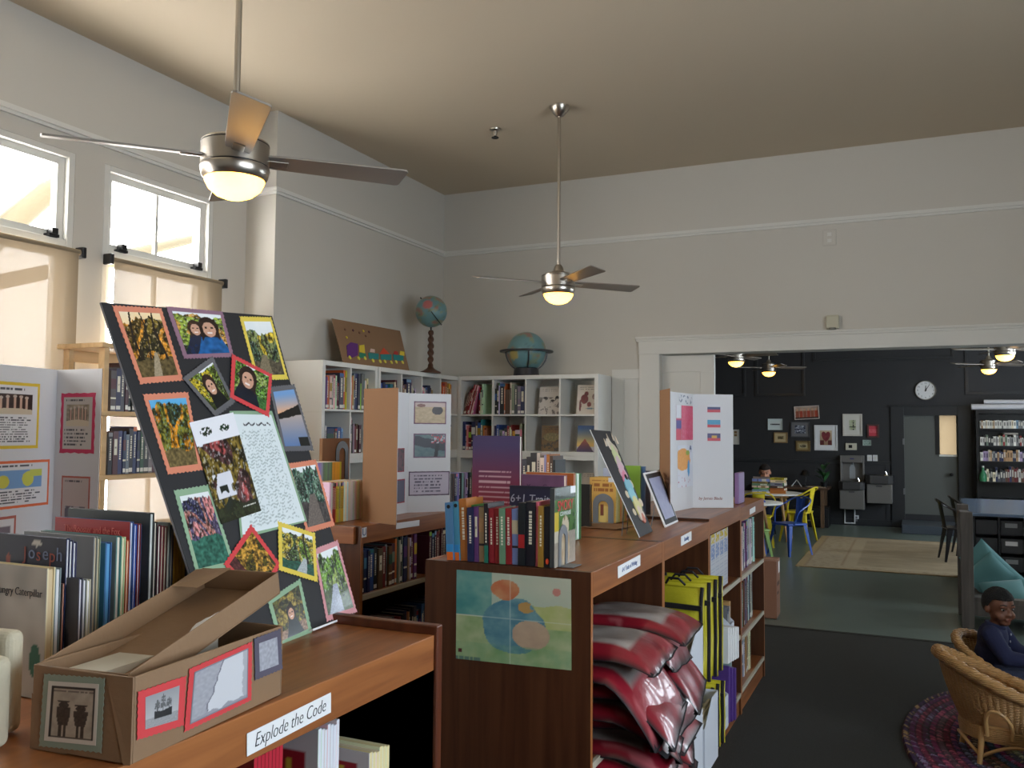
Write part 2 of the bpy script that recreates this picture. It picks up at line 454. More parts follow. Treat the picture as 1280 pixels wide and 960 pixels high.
# sliding door standing part-way out of its pocket
xe = at(893.5, 470, 'x' if False else 'y', YB + .1).x
b = MB().box((OX - .3, YB + .085, 0.01), (xe, YB + .125, OH - .01))
d = struct(b.build('door_1', TRIMW))
b = MB(); y = YB + .085
b.box((OX - .2, y - .012, 2.26), (xe, y, OH - .01)); b.box((xe - .13, y - .012, 0.01), (xe, y, 2.26)); b.box((OX - .2, y - .012, .01), (xe - .13, y, .25)); b.box((OX - .2, y - .012, 1.0), (xe - .13, y, 1.15))
b.build('stile_frame', TRIMW, d, bevel=.003)
struct(MB().box((OX, YB - .02, 0), (2.9, YB + .02, .006)).build('trim_4', mat('dark_threshold', S(40, 40, 38), .6)))

# --- far wall, charcoal with shallow mouldings
DX0, DX1, DZ0, DZ1 = -.14, .735, .25, 2.03
b = MB().box((XW - .5, YF, 0), (DX0, YF + .2, ZC)).box((DX1, YF, 0), (XR + .2, YF + .2, ZC)).box((DX0, YF, DZ1), (DX1, YF + .2, ZC)).box((DX0, YF, 0), (DX1, YF + .2, DZ0))
struct(b.build('wall_far', DARKW))
DARKT = mat('charcoal_gloss_trim', S(44, 46, 50), .35)
b = MB()
def mould(x0, x1, z0, z1, w=.05, d=.02):
    b.box((x0, YF - d, z0), (x1, YF, z0 + w)); b.box((x0, YF - d, z1 - w), (x1, YF, z1)); b.box((x0, YF - d, z0 + w), (x0 + w, YF, z1 - w)); b.box((x1 - w, YF - d, z0 + w), (x1, YF, z1 - w))
mould(-2.77, -1.85, 2.40, 3.9); mould(-3.6, -2.95, 2.40, 3.9); mould(.86, 2.0, 2.40, 3.9); mould(-1.7, .7, 3.05, 3.9)
b.box((-5.1, YF - .018, 1.13), (-.36, YF, 1.19)); b.box((-5.1, YF - .015, 0), (-.36, YF, .12)); b.box((-.46, YF - .012, .12), (-.40, YF, 1.13))
b.box((-.36, YF - .03, 0), (DX0, YF, 2.19)); b.box((DX1, YF - .03, 0), (.94, YF, 2.19)); b.box((DX0, YF - .03, DZ1), (DX1, YF, 2.19)); b.box((-.39, YF - .05, 2.19), (.97, YF, 2.215))
struct(b.build('trim_5', DARKT, bevel=.003))
GREYD = mat('grey_door_paint', S(92, 95, 92), .5)
wx0, wx1, wz0 = .44, .71, 1.33
b = MB().box((DX0, YF + .05, DZ0), (wx0, YF + .09, DZ1)).box((wx1, YF + .05, DZ0), (DX1, YF + .09, DZ1)).box((wx0, YF + .05, DZ0), (wx1, YF + .09, wz0))
d = struct(b.build('door_2', GREYD))
MB().box((wx0, YF + .06, wz0), (wx1, YF + .064, DZ1)).build('door_pane', GLASS, d)
MB().grid(lambda u, v: (wx0 + (wx1 - wx0) * u, YF + .08, wz0 + (DZ1 - wz0) * v), 6, 8).build('door_blind', sheer_material('tan_door_blind', S(150, 124, 86), .0, (.08, .06, .036)), d)
MB().box((wx0 - .07, YF + .04, wz0), (wx0, YF + .05, DZ1)).build('window_jamb', BLACKM, d)
MB().box((wx0 - .01, YF + .03, wz0 - .035), (wx1 + .01, YF + .05, wz0)).build('door_window_sill', TRIMW, d)
for z in (.6, 1.5):
    MB().box((DX0 - .025, YF - .04, z), (DX0 + .005, YF + .05, z + .11)).build('hinge', GREY, d)
kb = MB().tube([(.62, YF + .05, .98), (.62, YF - .01, .98)], .012, 8).ball((.62, YF - .03, .98), .03, 12, 8); kb.build('door_knob', BLACKM, d, smooth=True)
zs = at(1128, 656, 'y', 16.41).z
struct(MB().box((-.19, 16.41, 0), (1.2, YF - .03, zs)).build('floor', mat('landing_blue_grey', S(70, 78, 88), .35), bevel=.008))

# --- outdoors: a bare tree beyond the two windows
BARK = mat('pale_bark', S(84, 74, 54), .9, bump=(30, .5))
t = thing('tree', 'bare pale-limbed tree standing outside the high windows', 'tree', (-8.4, 5.2, 0))
def limb(pts, r): return MB().tube([Vector(p) for p in pts], r, 10)
limb([(0, 0, -.5), (.1, .1, 2), (.0, .3, 4.0), (-.2, .4, 6)], [.24, .2, .16, .1]).build('trunk', BARK, t, smooth=True)
limb([(0, .2, 3.2), (.3, .9, 4.1), (.4, 1.6, 4.6), (.4, 2.3, 4.8), (.4, 3.2, 5.2)], [.13, .12, .10, .08, .05]).build('branch', BARK, t, smooth=True)
limb([(0, .2, 3.0), (.5, 1.5, 3.5), (.4, 2.8, 4.0), (.4, 4.0, 4.05), (.4, 5, 3.9)], [.08, .07, .06, .045, .03]).build('branch', BARK, t, smooth=True)
limb([(0, .0, 3.2), (.2, -.8, 4.2), (.3, -1.3, 5.2), (.3, -1.5, 6.2)], [.12, .10, .07, .04]).build('branch', BARK, t, smooth=True)
limb([(.1, -.4, 3.8), (.3, -1.2, 4.2), (.3, -2.1, 5.2)], [.05, .04, .02]).build('branch', BARK, t, smooth=True)

# --- daylight
w = bpy.data.worlds.new('overcast_sky'); SC.world = w; w.use_nodes = True
nt = w.node_tree; bg = nt.nodes['Background']
tc = nt.nodes.new('ShaderNodeTexCoord'); sx = nt.nodes.new('ShaderNodeSeparateXYZ'); nt.links.new(tc.outputs['Generated'], sx.inputs[0])
mr = nt.nodes.new('ShaderNodeMapRange'); mr.inputs['From Min'].default_value = -.25; mr.inputs['From Max'].default_value = .25
mr.inputs['To Min'].default_value = 27; mr.inputs['To Max'].default_value = 14.5
nt.links.new(sx.outputs['X'], mr.inputs['Value']); nt.links.new(mr.outputs[0], bg.inputs['Strength'])
m2 = nt.nodes.new('ShaderNodeMapRange'); m2.inputs['From Min'].default_value = -.25; m2.inputs['From Max'].default_value = .25
nt.links.new(sx.outputs['X'], m2.inputs['Value'])
mc = nt.nodes.new('ShaderNodeMix'); mc.data_type = 'RGBA'; mc.inputs['A'].default_value = (1.0, .96, .90, 1); mc.inputs['B'].default_value = (.82, .92, 1.0, 1)
nt.links.new(m2.outputs[0], mc.inputs['Factor']); nt.links.new(mc.outputs['Result'], bg.inputs['Color'])
for lst, x, sgn in ((WIN, XW - .21, 1), (WR, XR + .21, -1)):
    for i, (a, c) in enumerate(lst):
        L = bpy.data.lights.new('window_portal', 'AREA'); L.shape = 'RECTANGLE'; L.size = ZH - ZL; L.size_y = c - a
        L.cycles.is_portal = True
        o = bpy.data.objects.new('window_portal', L); COL.objects.link(o)
        o.location = (x, (a + c) / 2, (ZL + ZH) / 2); o.rotation_euler = (0, -PI / 2 if sgn == 1 else PI / 2, 0)
vs = SC.view_settings; vs.view_transform = 'Standard'; vs.look = 'None'; vs.gamma = 1; vs.use_curve_mapping = False; vs.exposure = 0.0
SC.cycles.max_bounces = 10; SC.cycles.diffuse_bounces = 6; SC.cycles.transparent_max_bounces = 12
SC.cycles.caustics_reflective = False; SC.cycles.caustics_refractive = False
SC.cycles.sample_clamp_indirect = 8
SC.cycles.use_denoising = True

# --- small fittings on ceiling and wall
p = at(619, 161, 'z', ZC)
t = thing('sprinkler', 'small metal sprinkler head on the ceiling between the two fans', 'sprinkler', p)
MB().lathe([(.0, 0), (.045, 0), (.042, -.012), (.018, -.02), (.012, -.06), (0, -.06)], 16).build('body', NICKEL, t, smooth=True)
MB().lathe([(0, -.075), (.03, -.078), (.03, -.072), (0, -.07)], 12).box((-.003, -.012, -.075), (.003, .012, -.055)).build('deflector', BLACKM, t)
p = at(1037, 297, 'y', YB)
t = thing('outlet_plate', 'flush white outlet plate high on the wall below the picture rail', 'outlet', p)
MB().box((-.055, -.008, -.07), (.055, 0, .07)).build('plate', PLASTER, t, bevel=.004)
for z in (-.028, .028): MB().box((-.018, -.012, z - .016), (.018, -.008, z + .016)).build('socket', TRIMW, t, bevel=.003)
p = at(1041, 403, 'y', YB)
t = thing('wall_sensor', 'boxy off-white sensor above the head trim of the wide opening', 'sensor', p)
SENS = mat('aged_white_plastic', S(196, 192, 172), .5)
MB().box((-.055, -.05, -.06), (.055, 0, .06)).build('body', SENS, t, bevel=.015, seg=3)
MB().lathe([(0, -.075), (.03, -.07), (.034, -.055), (.034, -.05)], 14, M=Matrix.Translation((0, -.03, 0))).build('lens', mat('grey_lens', S(120, 118, 108), .4), t, smooth=True)
# ================================================================ BOOKCASES
def low_bookcase(label, y0, w, x_front, depth, top, shelves, plinth=.09, fascia=.085, back_x=None, group=None, lip=False, double=True, name='bookcase', end_shaded=True):
    """timber library bookcase running along y with its open front at +x; shelves: heights of shelf tops"""
    t = thing(name, label, 'bookcase', (x_front - depth / 2, y0, 0), group)
    xf, xb = depth / 2, -depth / 2
    for yy in (0, w - .02):
        MB().box((xb, yy, 0), (xf - .001, yy + .02, top)).box((xf - .001, yy, 0), (xf, yy + .02, top), 1).build('side_panel', [WOOD_SHADED if end_shaded else WOOD_Z, WOOD_Z], t)
    MB().box((xb, .02, top - .024), (xf - .018, w - .02, top - .001)).build('top', WOOD_Y, t)
    MB().box((xf - .018, .02, top - fascia), (xf, w - .02, top)).build('fascia', WOOD_Y, t, bevel=.002)
    xm = back_x if back_x is not None else 0
    MB().box((xm - .006, .02, 0), (xm + .006, w - .02, top - .024)).build('back_panel', WOOD_SHADED, t)
    for z in shelves:
        MB().box((xm + .006, .02, z - .022), (xf - .012, w - .02, z)).box((xf - .012, .02, z - .024), (xf, w - .02, z), 1).build('shelf', [WOOD_Y, mat('shelf_edge_grey', S(186, 178, 160), .5)], t)
    MB().box((xf - .03, .02, 0), (xf - .012, w - .02, plinth)).build('plinth', WOOD_Y, t)
    if double:
        MB().box((xb, .02, top - fascia), (xb + .018, w - .02, top)).build('fascia', WOOD_Y, t)
        for z in shelves: MB().box((xb, .02, z - .022), (xm - .006, w - .02, z)).build('shelf', WOOD_Y, t)
    return t
def card(parent, Minv_thing, pts, body, size, col=None, shear=.15, xs=1, mat_=None, thin=0):
    """a paper label on a bookcase front with its writing"""
    b = MB(); tl, tr, br, bl = [Vector(p) for p in pts]
    n = (tr - tl).cross(tl - bl).normalized()
    T = parent.matrix_world.inverted()
    o = frame((tl + br) / 2, tr - tl, tl - bl)
    w, h = (tr - tl).length, (tl - bl).length
    L = T @ o
    c = MB().box((-w / 2, -h / 2, .0005), (w / 2, h / 2, .0015), M=L).build('label_card', PAPER, parent)
    if body: text(body, size, L @ Matrix.Translation((0, -.0, .002)), c, mat_ or mat('blue_grey_ink', S(92, 108, 150), .7), shear=shear, xs=xs, thin=thin)
    return c

XB = -.962; BD = .624
bpy.context.view_layer.update()
bcs = []
# the long double-sided run: four units, each 36 inches
for i, (y0, top, sh) in enumerate([(2.738, 1.237, [.30, .62]), (3.652, 1.237, [.155, .52]), (4.566, 1.25, [.13, .475, .82]), (5.48, 1.236, [.14, .455, .815])]):
    lab = ['oak bookcase with a poster on its end panel and red bags inside',
           'oak bookcase in the long run holding yellow bags and white magazine files',
           'oak bookcase in the long run with a laminated chart and purple folders inside',
           'oak bookcase at the far end of the long run, full of books'][i]
    bcs.append(low_bookcase(lab, y0, .914, XB, BD, top, sh, group='oak bookcases in the long run'))
bpy.context.view_layer.update()
def front_label(t, px, body, size, **k):
    pts = [at(x, y, 'x', XB + .0005) for x, y in px]
    return card(t, None, pts, body, size, **k)
front_label(bcs[0], [(772, 707), (800, 692), (800, 708), (772, 722)], '6+1 Traits of Writing', .024, xs=.9)
front_label(bcs[1], [(851, 671), (864, 664), (864, 675), (851, 683)], 'Reading', .028)
front_label(bcs[3], [(937, 636), (944, 632), (944, 640), (937, 643)], None, .02)
# the foreground bookcase under the brown box
XA = -1.067
bcA = low_bookcase('oak bookcase nearest the camera, carrying the brown box and the photo board', -.2, 2.11, XA, .62, 1.2, [.50, .85], lip=True)
b = MB().box((-.31, 2.09, 0), (.318, 2.118, 1.222)); b.build('end_panel', wood('end_panel_redwood', S(82, 40, 24), S(104, 54, 32), (28, 28, 1.6), .35), bcA, bevel=.004)
bpy.context.view_layer.update()
pts = [at(308, 914, 'x', XA + .001), at(413, 864, 'x', XA + .001), at(413, 893, 'x', XA + .001), at(307, 943, 'x', XA + .001)]
pts[1].z += .002
dark = mat('black_pen_ink', S(40, 40, 44), .7)
card(bcA, None, pts, 'Explode the Code', .036, shear=.28, mat_=dark, xs=.78, thin=.018)
# the bookcase behind, carrying the tan display board
XC = -2.40
bcC = low_bookcase('oak bookcase behind the tan display board, two shelves of dark books', 3.53, 1.86, XC, .62, 1.235, [.10, .48, .905])
bpy.context.view_layer.update()
MB().box((-.31, -.018, 1.15), (.28, .0, 1.232)).build('end_rail', WOOD_X, bcC, bevel=.002)
pts = [at(495, 653.5, 'x', XC + .001), at(524, 649.5, 'x', XC + .001), at(524, 657.5, 'x', XC + .001), at(495, 661, 'x', XC + .001)]
card(bcC, None, pts, None, .02)
pts = [at(452, 660, 'x', XC + .001), at(458, 659, 'x', XC + .001), at(458, 671, 'x', XC + .001), at(452, 672, 'x', XC + .001)]
card(bcC, None, pts, 'U', .05, shear=0)
# a bookcase under the white science-fair board
low_bookcase('oak bookcase under the white science board, hidden behind the picture books', 1.55, 1.25, -2.68, .62, 1.2, [.1, .47, .83])

# --- white cube shelving in the corner
def cube_unit(label, M, cols, rows, seam=False, group='white cube shelving in the corner'):
    """open white shelving, its front at local y = 0 facing -y, x to the right"""
    t = thing('cube_shelf', label, 'bookcase', M, group)
    T, I, C = .038, .016, .335
    W = 2 * T + cols * C + (cols - 1) * I; Hh = 2 * T + rows * C + (rows - 1) * I
    for x in (0, W - T): MB().box((x, 0, 0), (x + T, .39, Hh)).build('side_panel', WHITE, t, bevel=.002)
    MB().box((T, 0, Hh - T), (W - T, .39, Hh)).build('top', WHITE, t, bevel=.002)
    MB().box((T, 0, 0), (W - T, .39, T)).build('bottom', WHITE, t, bevel=.002)
    for k in range(1, rows):
        z = T + k * C + (k - 1) * I
        MB().box((T, .004, z), (W - T, .385, z + I)).build('shelf', WHITE, t)
    for k in range(1, cols):
        x = T + k * C + (k - 1) * I
        b = MB()
        for r in range(rows):
            z = T + r * (C + I); b.box((x, .005, z), (x + I, .384, z + C))
        b.build('divider', WHITE, t)
    MB().box((T, .384, T), (W - T, .389, Hh - T)).build('back_panel', WHITE, t)
    if seam: MB().box((-.002, .0, .36), (0, .39, .366)).build('edge_strip', TRIMW, t)
    return t
KX, KY, KZ = XP + .394, YB - .394, 1.4645
def KL(y): return rotz((KX, y, 0), PI / 2)
def lift(M, z): return Matrix.Translation((0, 0, z)) @ M
cube_unit('upper white cube shelf of two columns with the exposed end panel', lift(KL(5.472), KZ), 2, 2, True)
cube_unit('white four-column cube shelf carrying the paper train picture', lift(KL(6.244), KZ), 4, 2)
KBX = KX + .004
cube_unit('white cube shelf right under the blue globe in its dark cradle', lift(rotz((KBX, KY, 0), 0), KZ), 4, 2)
cube_unit('white cube shelf standing on the floor, carrying the one under the blue globe', rotz((KBX, KY, 0), 0), 4, 4)
cube_unit('white cube shelf standing on the floor, carrying the narrow two-column unit', KL(5.472), 2, 4)
cube_unit('white cube shelf standing on the floor, carrying the unit under the train picture', KL(6.244), 4, 4)

# --- birch open bookcase in front of the windows
t = thing('birch_bookcase', 'open-sided birch bookcase of dark books standing before the roller blind', 'bookcase', (-4.53, 3.70, 0))
BH = 2.17
for yy in (0, 1.16):
    for xx in (-.17, .13):
        MB().box((xx, yy, 0), (xx + .05, yy + .035, BH)).build('post', BIRCH, t, bevel=.003)
for z in (.12, .50, .885, 1.385, 1.765, BH):
    MB().box((-.20, -.03, z), (.20, 1.23, z + .028)).build('shelf', BIRCH, t, bevel=.003)
MB().box((-.20, .02, BH - .07), (-.18, 1.18, BH)).build('back_rail', BIRCH, t)

# --- tall dark bookcase in the far room
t = thing('dark_bookcase', 'tall black bookcase full of books beside the far grey door', 'bookcase', (1.0, YF - .02, 0))
DW, DH = 1.9, 2.12
for x in (0, DW - .04): MB().box((x, -.32, 0), (x + .04, 0, DH)).build('side_panel', BLACKM, t)
MB().box((.04, -.32, DH - .06), (DW - .04, 0, DH)).build('top', BLACKM, t)
MB().box((.04, -.012, 0), (DW - .04, 0, DH - .06)).build('back_panel', BLACKM, t)
FSH = [.60, .89, 1.24, 1.505, 1.80]
for z in FSH: MB().box((.04, -.31, z - .025), (DW - .04, -.012, z)).build('shelf', BLACKM, t)
# ================================================================ BOOKS
PALS = {
 'red': (150, 40, 44), 'dark red': (104, 28, 34), 'orange': (206, 110, 52), 'tan': (186, 146, 104), 'cream': (216, 204, 176), 'white': (222, 220, 214),
 'grey': (130, 130, 132), 'dark grey': (74, 74, 80), 'black': (34, 34, 38), 'navy blue': (40, 46, 86), 'blue': (52, 92, 150), 'sky blue': (88, 142, 176), 'pale blue': (130, 168, 200),
 'teal': (44, 116, 122), 'dark green': (40, 74, 56), 'green': (84, 136, 70), 'lime green': (150, 190, 60), 'yellow': (220, 186, 60), 'purple': (104, 58, 120),
 'pink': (214, 120, 140), 'brown': (98, 66, 46), 'mustard': (170, 138, 50), 'sage green': (120, 142, 122), 'lilac': (170, 150, 190), 'maroon': (84, 34, 44)}
def shade_c(c, k): return tuple(min(1, x * k) for x in c)
def book(M, w, d, h, cname, label, group=None, parts=False, spine=None, seed=0, name='book', pages=None, hard=True, mats=None, call=True):
    """a book standing on its tail: thickness along x, spine towards -y"""
    rnd = random.Random(seed * 131 + int(w * 1e4))
    c = rgb(*PALS[cname]) if isinstance(cname, str) else cname
    c = tuple(max(0, min(1, x * rnd.uniform(.86, 1.12))) for x in c)
    t = min(.003, w * .16) if hard else min(.0012, w * .1)
    b = MB()
    b.box((0, 0, 0), (t, d, h), 0, c); b.box((w - t, 0, 0), (w, d, h), 0, c); b.box((t, 0, 0), (w - t, t, h), 0, c)
    st = spine or rnd.choice(['title', 'band', 'plain', 'label', 'title', 'two'])
    lum = sum(c) / 3
    k1 = rgb(232, 226, 206) if lum < .5 else rgb(50, 44, 52)
    k2 = rgb(*rnd.choice(list(PALS.values())))
    e = .0005; x0, x1 = w * .22, w * .78
    def sp(za, zb, col, xa=x0, xb=x1): b.box((xa, -e, za * h), (xb, 0, zb * h), 0, col)
    if st in ('title', 'two'):
        z = .34
        while z < .84:
            dz = rnd.uniform(.02, .05); sp(z, min(.86, z + dz), k1, w * .34, w * .66); z += dz + rnd.uniform(.008, .02)
    if st == 'band': sp(.55, .8, k2, 0, w); sp(.3, .34, k1, 0, w)
    if st == 'label': sp(.45, .82, k1); sp(.6, .64, c, w * .34, w * .66)
    if st == 'two': sp(.9, .99, k2, 0, w)
    if call and rnd.random() < .6: sp(.04, .13, rgb(226, 224, 216), w * .08, w * .92)
    inset = .003 if hard else 0
    pa, pb = (t, t, inset), (w - t, d - inset, h - inset)
    pc = pages or rgb(*rnd.choice([(214, 206, 188), (222, 218, 206), (200, 190, 168)]))
    if not parts: b.box(pa, pb, 0, pc)
    o = b.build(name, mats or BOOKM)
    o.matrix_world = M
    if parts: MB().box(pa, pb, 0, pc).build('page_block', BOOKM, o)
    return tag(o, label, 'book', group)
def row(M, length, specs, tail, group, d=.2, gap=.0012, parts=False, seed=1, name='book', art='', **kw):
    """specs: (colour name, thickness, height, lean in degrees) from left to right"""
    x = .002; out = []; n = 0
    rnd = random.Random(seed)
    for sp in specs:
        cn, w, h = sp[:3]; a = R(sp[3]) if len(sp) > 3 else 0
        ww = w / math.cos(a) if a else w
        if x + ww > length: break
        dd = d * rnd.uniform(.86, 1.0)
        L = Matrix.Translation((x + (h * math.sin(-a) if False else 0), rnd.uniform(0, .012), 0))
        if a > 0: L = L @ Matrix.Translation((0, 0, 0)) @ Matrix.Rotation(a, 4, 'Y')          # leans to the right
        if a < 0: L = L @ Matrix.Rotation(a, 4, 'Y')
        if a > 0: L.translation.z += w * math.sin(a)
        cname = cn if isinstance(cn, str) else 'patterned'
        lab = '%s book, %s from left %s' % (cname, ORD[n], tail)
        out.append(book(M @ L, w, dd, h, cn, lab, group, parts, seed=seed * 37 + n, name=name, **kw)); n += 1
        x += ww + gap
    return out
def fill(pal, length, h0, h1, w0=.008, w1=.03, seed=1, lean=0, stop=1.0):
    rnd = random.Random(seed); x = 0; out = []
    while True:
        w = rnd.uniform(w0, w1)
        if x + w + .004 > length * stop: return out
        out.append((rnd.choice(pal), w, rnd.uniform(h0, h1), lean)); x += w / math.cos(R(lean)) + .0012

# --- the white cube shelving
def cellL(y0, k, r): return lift(rotz((KX - .03, y0 + .038 + .351 * k, 0), PI / 2), KZ + .038 + .351 * r)
def cellB(k, r, z=KZ): return lift(rotz((KBX + .038 + .351 * k, KY + .03, 0), 0), z + .038 + .351 * r)
CL = .335; GK = 'picture books in the white cube shelving'
row(cellL(5.472, 0, 1), CL, [('red', .03, .24), ('pale blue', .012, .25), ('purple', .022, .25), ('orange', .03, .26), ('cream', .028, .255), ('grey', .02, .25), ('white', .024, .27), ('white', .014, .265), ('purple', .018, .22), ('dark red', .014, .21), ('dark grey', .055, .29), ('orange', .024, .315), ('yellow', .016, .315)],
    'in the top cell by the end panel', GK, seed=3)
row(cellL(5.472, 1, 1), CL, [('orange', .05, .27), ('tan', .02, .28), ('grey', .018, .30), ('navy blue', .04, .30), ('dark grey', .03, .30), ('lime green', .014, .22), ('grey', .03, .30), ('dark grey', .025, .305), ('white', .018, .25), ('cream', .022, .265)],
    'in the second top cell from the end panel', GK, seed=4)
row(cellL(6.244, 0, 1), CL, [('tan', .02, .2), ('blue', .03, .24), ('blue', .03, .24), ('navy blue', .04, .25), ('blue', .035, .23), ('white', .03, .18), ('teal', .05, .24), ('dark red', .02, .24), ('cream', .02, .26), ('maroon', .03, .28)],
    'in the third top cell from the end panel', GK, seed=5)
row(cellL(6.244, 1, 1), CL, [('orange', .02, .26), ('brown', .04, .28), ('cream', .02, .24), ('brown', .04, .25), ('navy blue', .08, .3), ('grey', .02, .30), ('white', .012, .22), ('black', .03, .2), ('white', .012, .22)],
    'in the fourth top cell from the end panel', GK, seed=6)
row(cellL(6.244, 2, 1), CL, [('white', .03, .22), ('cream', .03, .24), ('pink', .02, .2), ('white', .02, .23), ('grey', .03, .24), ('navy blue', .05, .26), ('blue', .03, .24), ('tan', .02, .22)],
    'in the cell under the tall-stand globe', GK, seed=7)
row(cellL(6.244, 3, 1), CL, [('brown', .04, .28), ('tan', .03, .26), ('orange', .05, .30), ('orange', .04, .31), ('mustard', .04, .30), ('yellow', .03, .30), ('orange', .03, .29)],
    'in the top cell closest to the corner', GK, seed=8)
row(cellL(5.472, 0, 0), CL, [('pale blue', .03, .25), ('teal', .02, .24), ('white', .02, .22), ('navy blue', .09, .20), ('orange', .012, .17), ('dark grey', .03, .2), ('blue', .05, .21), ('pale blue', .02, .2)],
    'in the lower cell by the end panel', GK, seed=9)
row(cellL(5.472, 1, 0), CL, [('dark green', .03, .25), ('white', .016, .29), ('dark green', .02, .27), ('grey', .02, .24), ('dark red', .03, .22), ('brown', .03, .24), ('maroon', .03, .23)],
    'in the second lower cell from the end panel', GK, seed=10)
row(cellL(6.244, 3, 0), CL, [('white', .02, .2), ('cream', .02, .2), ('tan', .04, .28), ('pink', .03, .26), ('cream', .04, .27), ('black', .03, .3), ('navy blue', .05, .3), ('tan', .02, .25)],
    'in the lower cell closest to the corner', GK, seed=11)
def lean_row(M, specs, tail, a, seed, n0=0):
    x = .004
    for n, (cn, w, h) in enumerate(specs):
        al = R(a if n < n0 else 0)
        book(M @ Matrix.Translation((x, .01, w * math.sin(al))) @ Matrix.Rotation(al, 4, 'Y'), w, .2, h, cn, '%s book, %s from left %s' % (cn, ORD[n], tail), GK, seed=seed * 41 + n)
        x += w / math.cos(al) + .0015
        if n == n0 - 1: x += h * math.sin(al) - w * .5
lean_row(cellB(0, 1), [('brown', .012, .22), ('dark red', .012, .25), ('dark red', .014, .26), ('red', .012, .30), ('white', .008, .30), ('red', .014, .30), ('white', .012, .29), ('pink', .010, .28), ('red', .010, .26), ('cream', .016, .24), ('cream', .014, .30)], 'in the tilted row below the blue globe', 15, 21, 8)
row(cellB(1, 1), CL, [('black', .02, .25), ('black', .02, .28), ('white', .012, .31), ('black', .045, .30), ('orange', .01, .30), ('brown', .05, .24), ('cream', .014, .31), ('grey', .03, .29), ('dark grey', .03, .28), ('grey', .03, .27), ('navy blue', .04, .27)],
    'in the upper cell right of the tilted red row', GK, seed=13)
row(cellB(0, 0), CL, [('navy blue', .03, .28), ('white', .012, .25), ('pink', .02, .24), ('dark red', .03, .22), ('navy blue', .04, .28), ('dark grey', .03, .29), ('blue', .03, .27), ('teal', .02, .3), ('orange', .02, .24), ('tan', .02, .22)],
    'in the lower cell below the tilted red row', GK, seed=14)
row(cellB(1, 0), CL, [('navy blue', .02, .24), ('blue', .03, .25), ('grey', .03, .2), ('white', .02, .19), ('dark grey', .03, .22), ('red', .024, .24), ('white', .014, .23), ('red', .012, .25), ('yellow', .03, .19), ('cream', .05, .2), ('grey', .02, .26)],
    'in the cell above the purple-red book', GK, seed=15)
# the row under it, seen over the top of the long run
row(cellB(2, 3, 0), CL, [('dark grey', .02, .25), ('black', .02, .28), ('navy blue', .05, .27), ('black', .03, .29), ('cream', .04, .27), ('white', .02, .26), ('lilac', .02, .24), ('orange', .02, .28), ('dark red', .02, .28), ('brown', .02, .27), ('black', .02, .26)],
    'in the cell behind the purple-red book', GK, seed=16)
# books stood face-out in the right half of the shelving
def faceout(M, x, w, h, t, fn, label, lean=9, z=0.0, g=None):
    o = book(M @ Matrix.Translation((x, .10, z)) @ Matrix.Rotation(-R(lean), 4, 'X') @ Matrix.Rotation(R(-90), 4, 'Z') @ Matrix.Translation((-t, 0, 0)), t, w, h, 'white', label, g or 'books stood face-out on the white shelving', parts=True, call=False)
    quad_print('cover_art', [(t, 0, h), (t, w, h), (t, w, 0), (t, 0, 0)], fn, 48, 60, PRINT, o, lift=.0004)
    return o
def blobs_cover(paper, shapes, ink=rgb(60, 54, 54), leaves=0, title=True, seed=0):
    def f(u, v):
        c = paper
        if leaves and v < .62 and fbm(u * 7, v * 7, seed) > .56: c = mixc(leaves, rgb(70, 66, 64), nz(u * 16, v * 16, seed))
        for x, y, rx, ry, col in shapes:
            if ((u - x) / rx) ** 2 + ((v - y) / ry) ** 2 < 1: c = mixc(col, shade_c(col, .6), nz(u * 14, v * 14))
        if title and (.9 < v < .93 or .84 < v < .86) and .12 < u < .9 and nz(u * 30, v * 3, seed) > .45: c = ink
        return c
    return f
faceout(cellB(2, 1), .07, .22, .27, .014, blobs_cover(rgb(206, 198, 190), [(.3, .6, .09, .05, rgb(50, 46, 46)), (.65, .5, .1, .04, rgb(60, 54, 54)), (.85, .62, .08, .05, rgb(40, 38, 40))], leaves=rgb(180, 170, 164), seed=4), 'pale book with dark sprigs of leaves, face-out on the white shelving')
faceout(cellB(3, 1), .11, .22, .285, .016, blobs_cover(rgb(214, 204, 192), [(.34, .52, .17, .16, rgb(140, 32, 40)), (.16, .3, .05, .2, rgb(120, 30, 36)), (.56, .34, .10, .08, rgb(150, 40, 44)), (.42, .7, .09, .08, rgb(130, 28, 36)), (.78, .6, .1, .1, rgb(190, 160, 150)), (.86, .36, .07, .1, rgb(110, 80, 80)), (.6, .2, .2, .02, rgb(110, 150, 170))], seed=5), 'white book with red birds on its cover, face-out on the white shelving')
faceout(cellB(2, 0), .10, .21, .25, .014, blobs_cover(rgb(120, 92, 52), [(.5, .8, .42, .12, rgb(150, 110, 50)), (.5, .55, .4, .16, rgb(170, 150, 90))], ink=rgb(60, 40, 24), leaves=rgb(66, 56, 34), seed=6), 'brown and gold book, face-out on the shelf below the leafy cover')
def volcano(u, v):
    e = .5 - abs(u - .45) * .9
    if v < e: return mixc(rgb(60, 40, 90), rgb(180, 90, 60), v / .5)
    if v < .2: return rgb(210, 206, 214)
    return mixc(rgb(226, 190, 110), rgb(50, 90, 150), (v - .3) * 1.6)
faceout(cellB(3, 0), .115, .17, .25, .012, volcano, 'book with a mountain at sunset on its cover, face-out on the shelving')
faceout(cellB(3, 3, 0), .16, .15, .22, .012, blobs_cover(rgb(186, 176, 164), [(.5, .25, .3, .1, rgb(60, 56, 56))], seed=8), 'small grey-beige book, face-out on the lowest white shelf in view', lean=14)

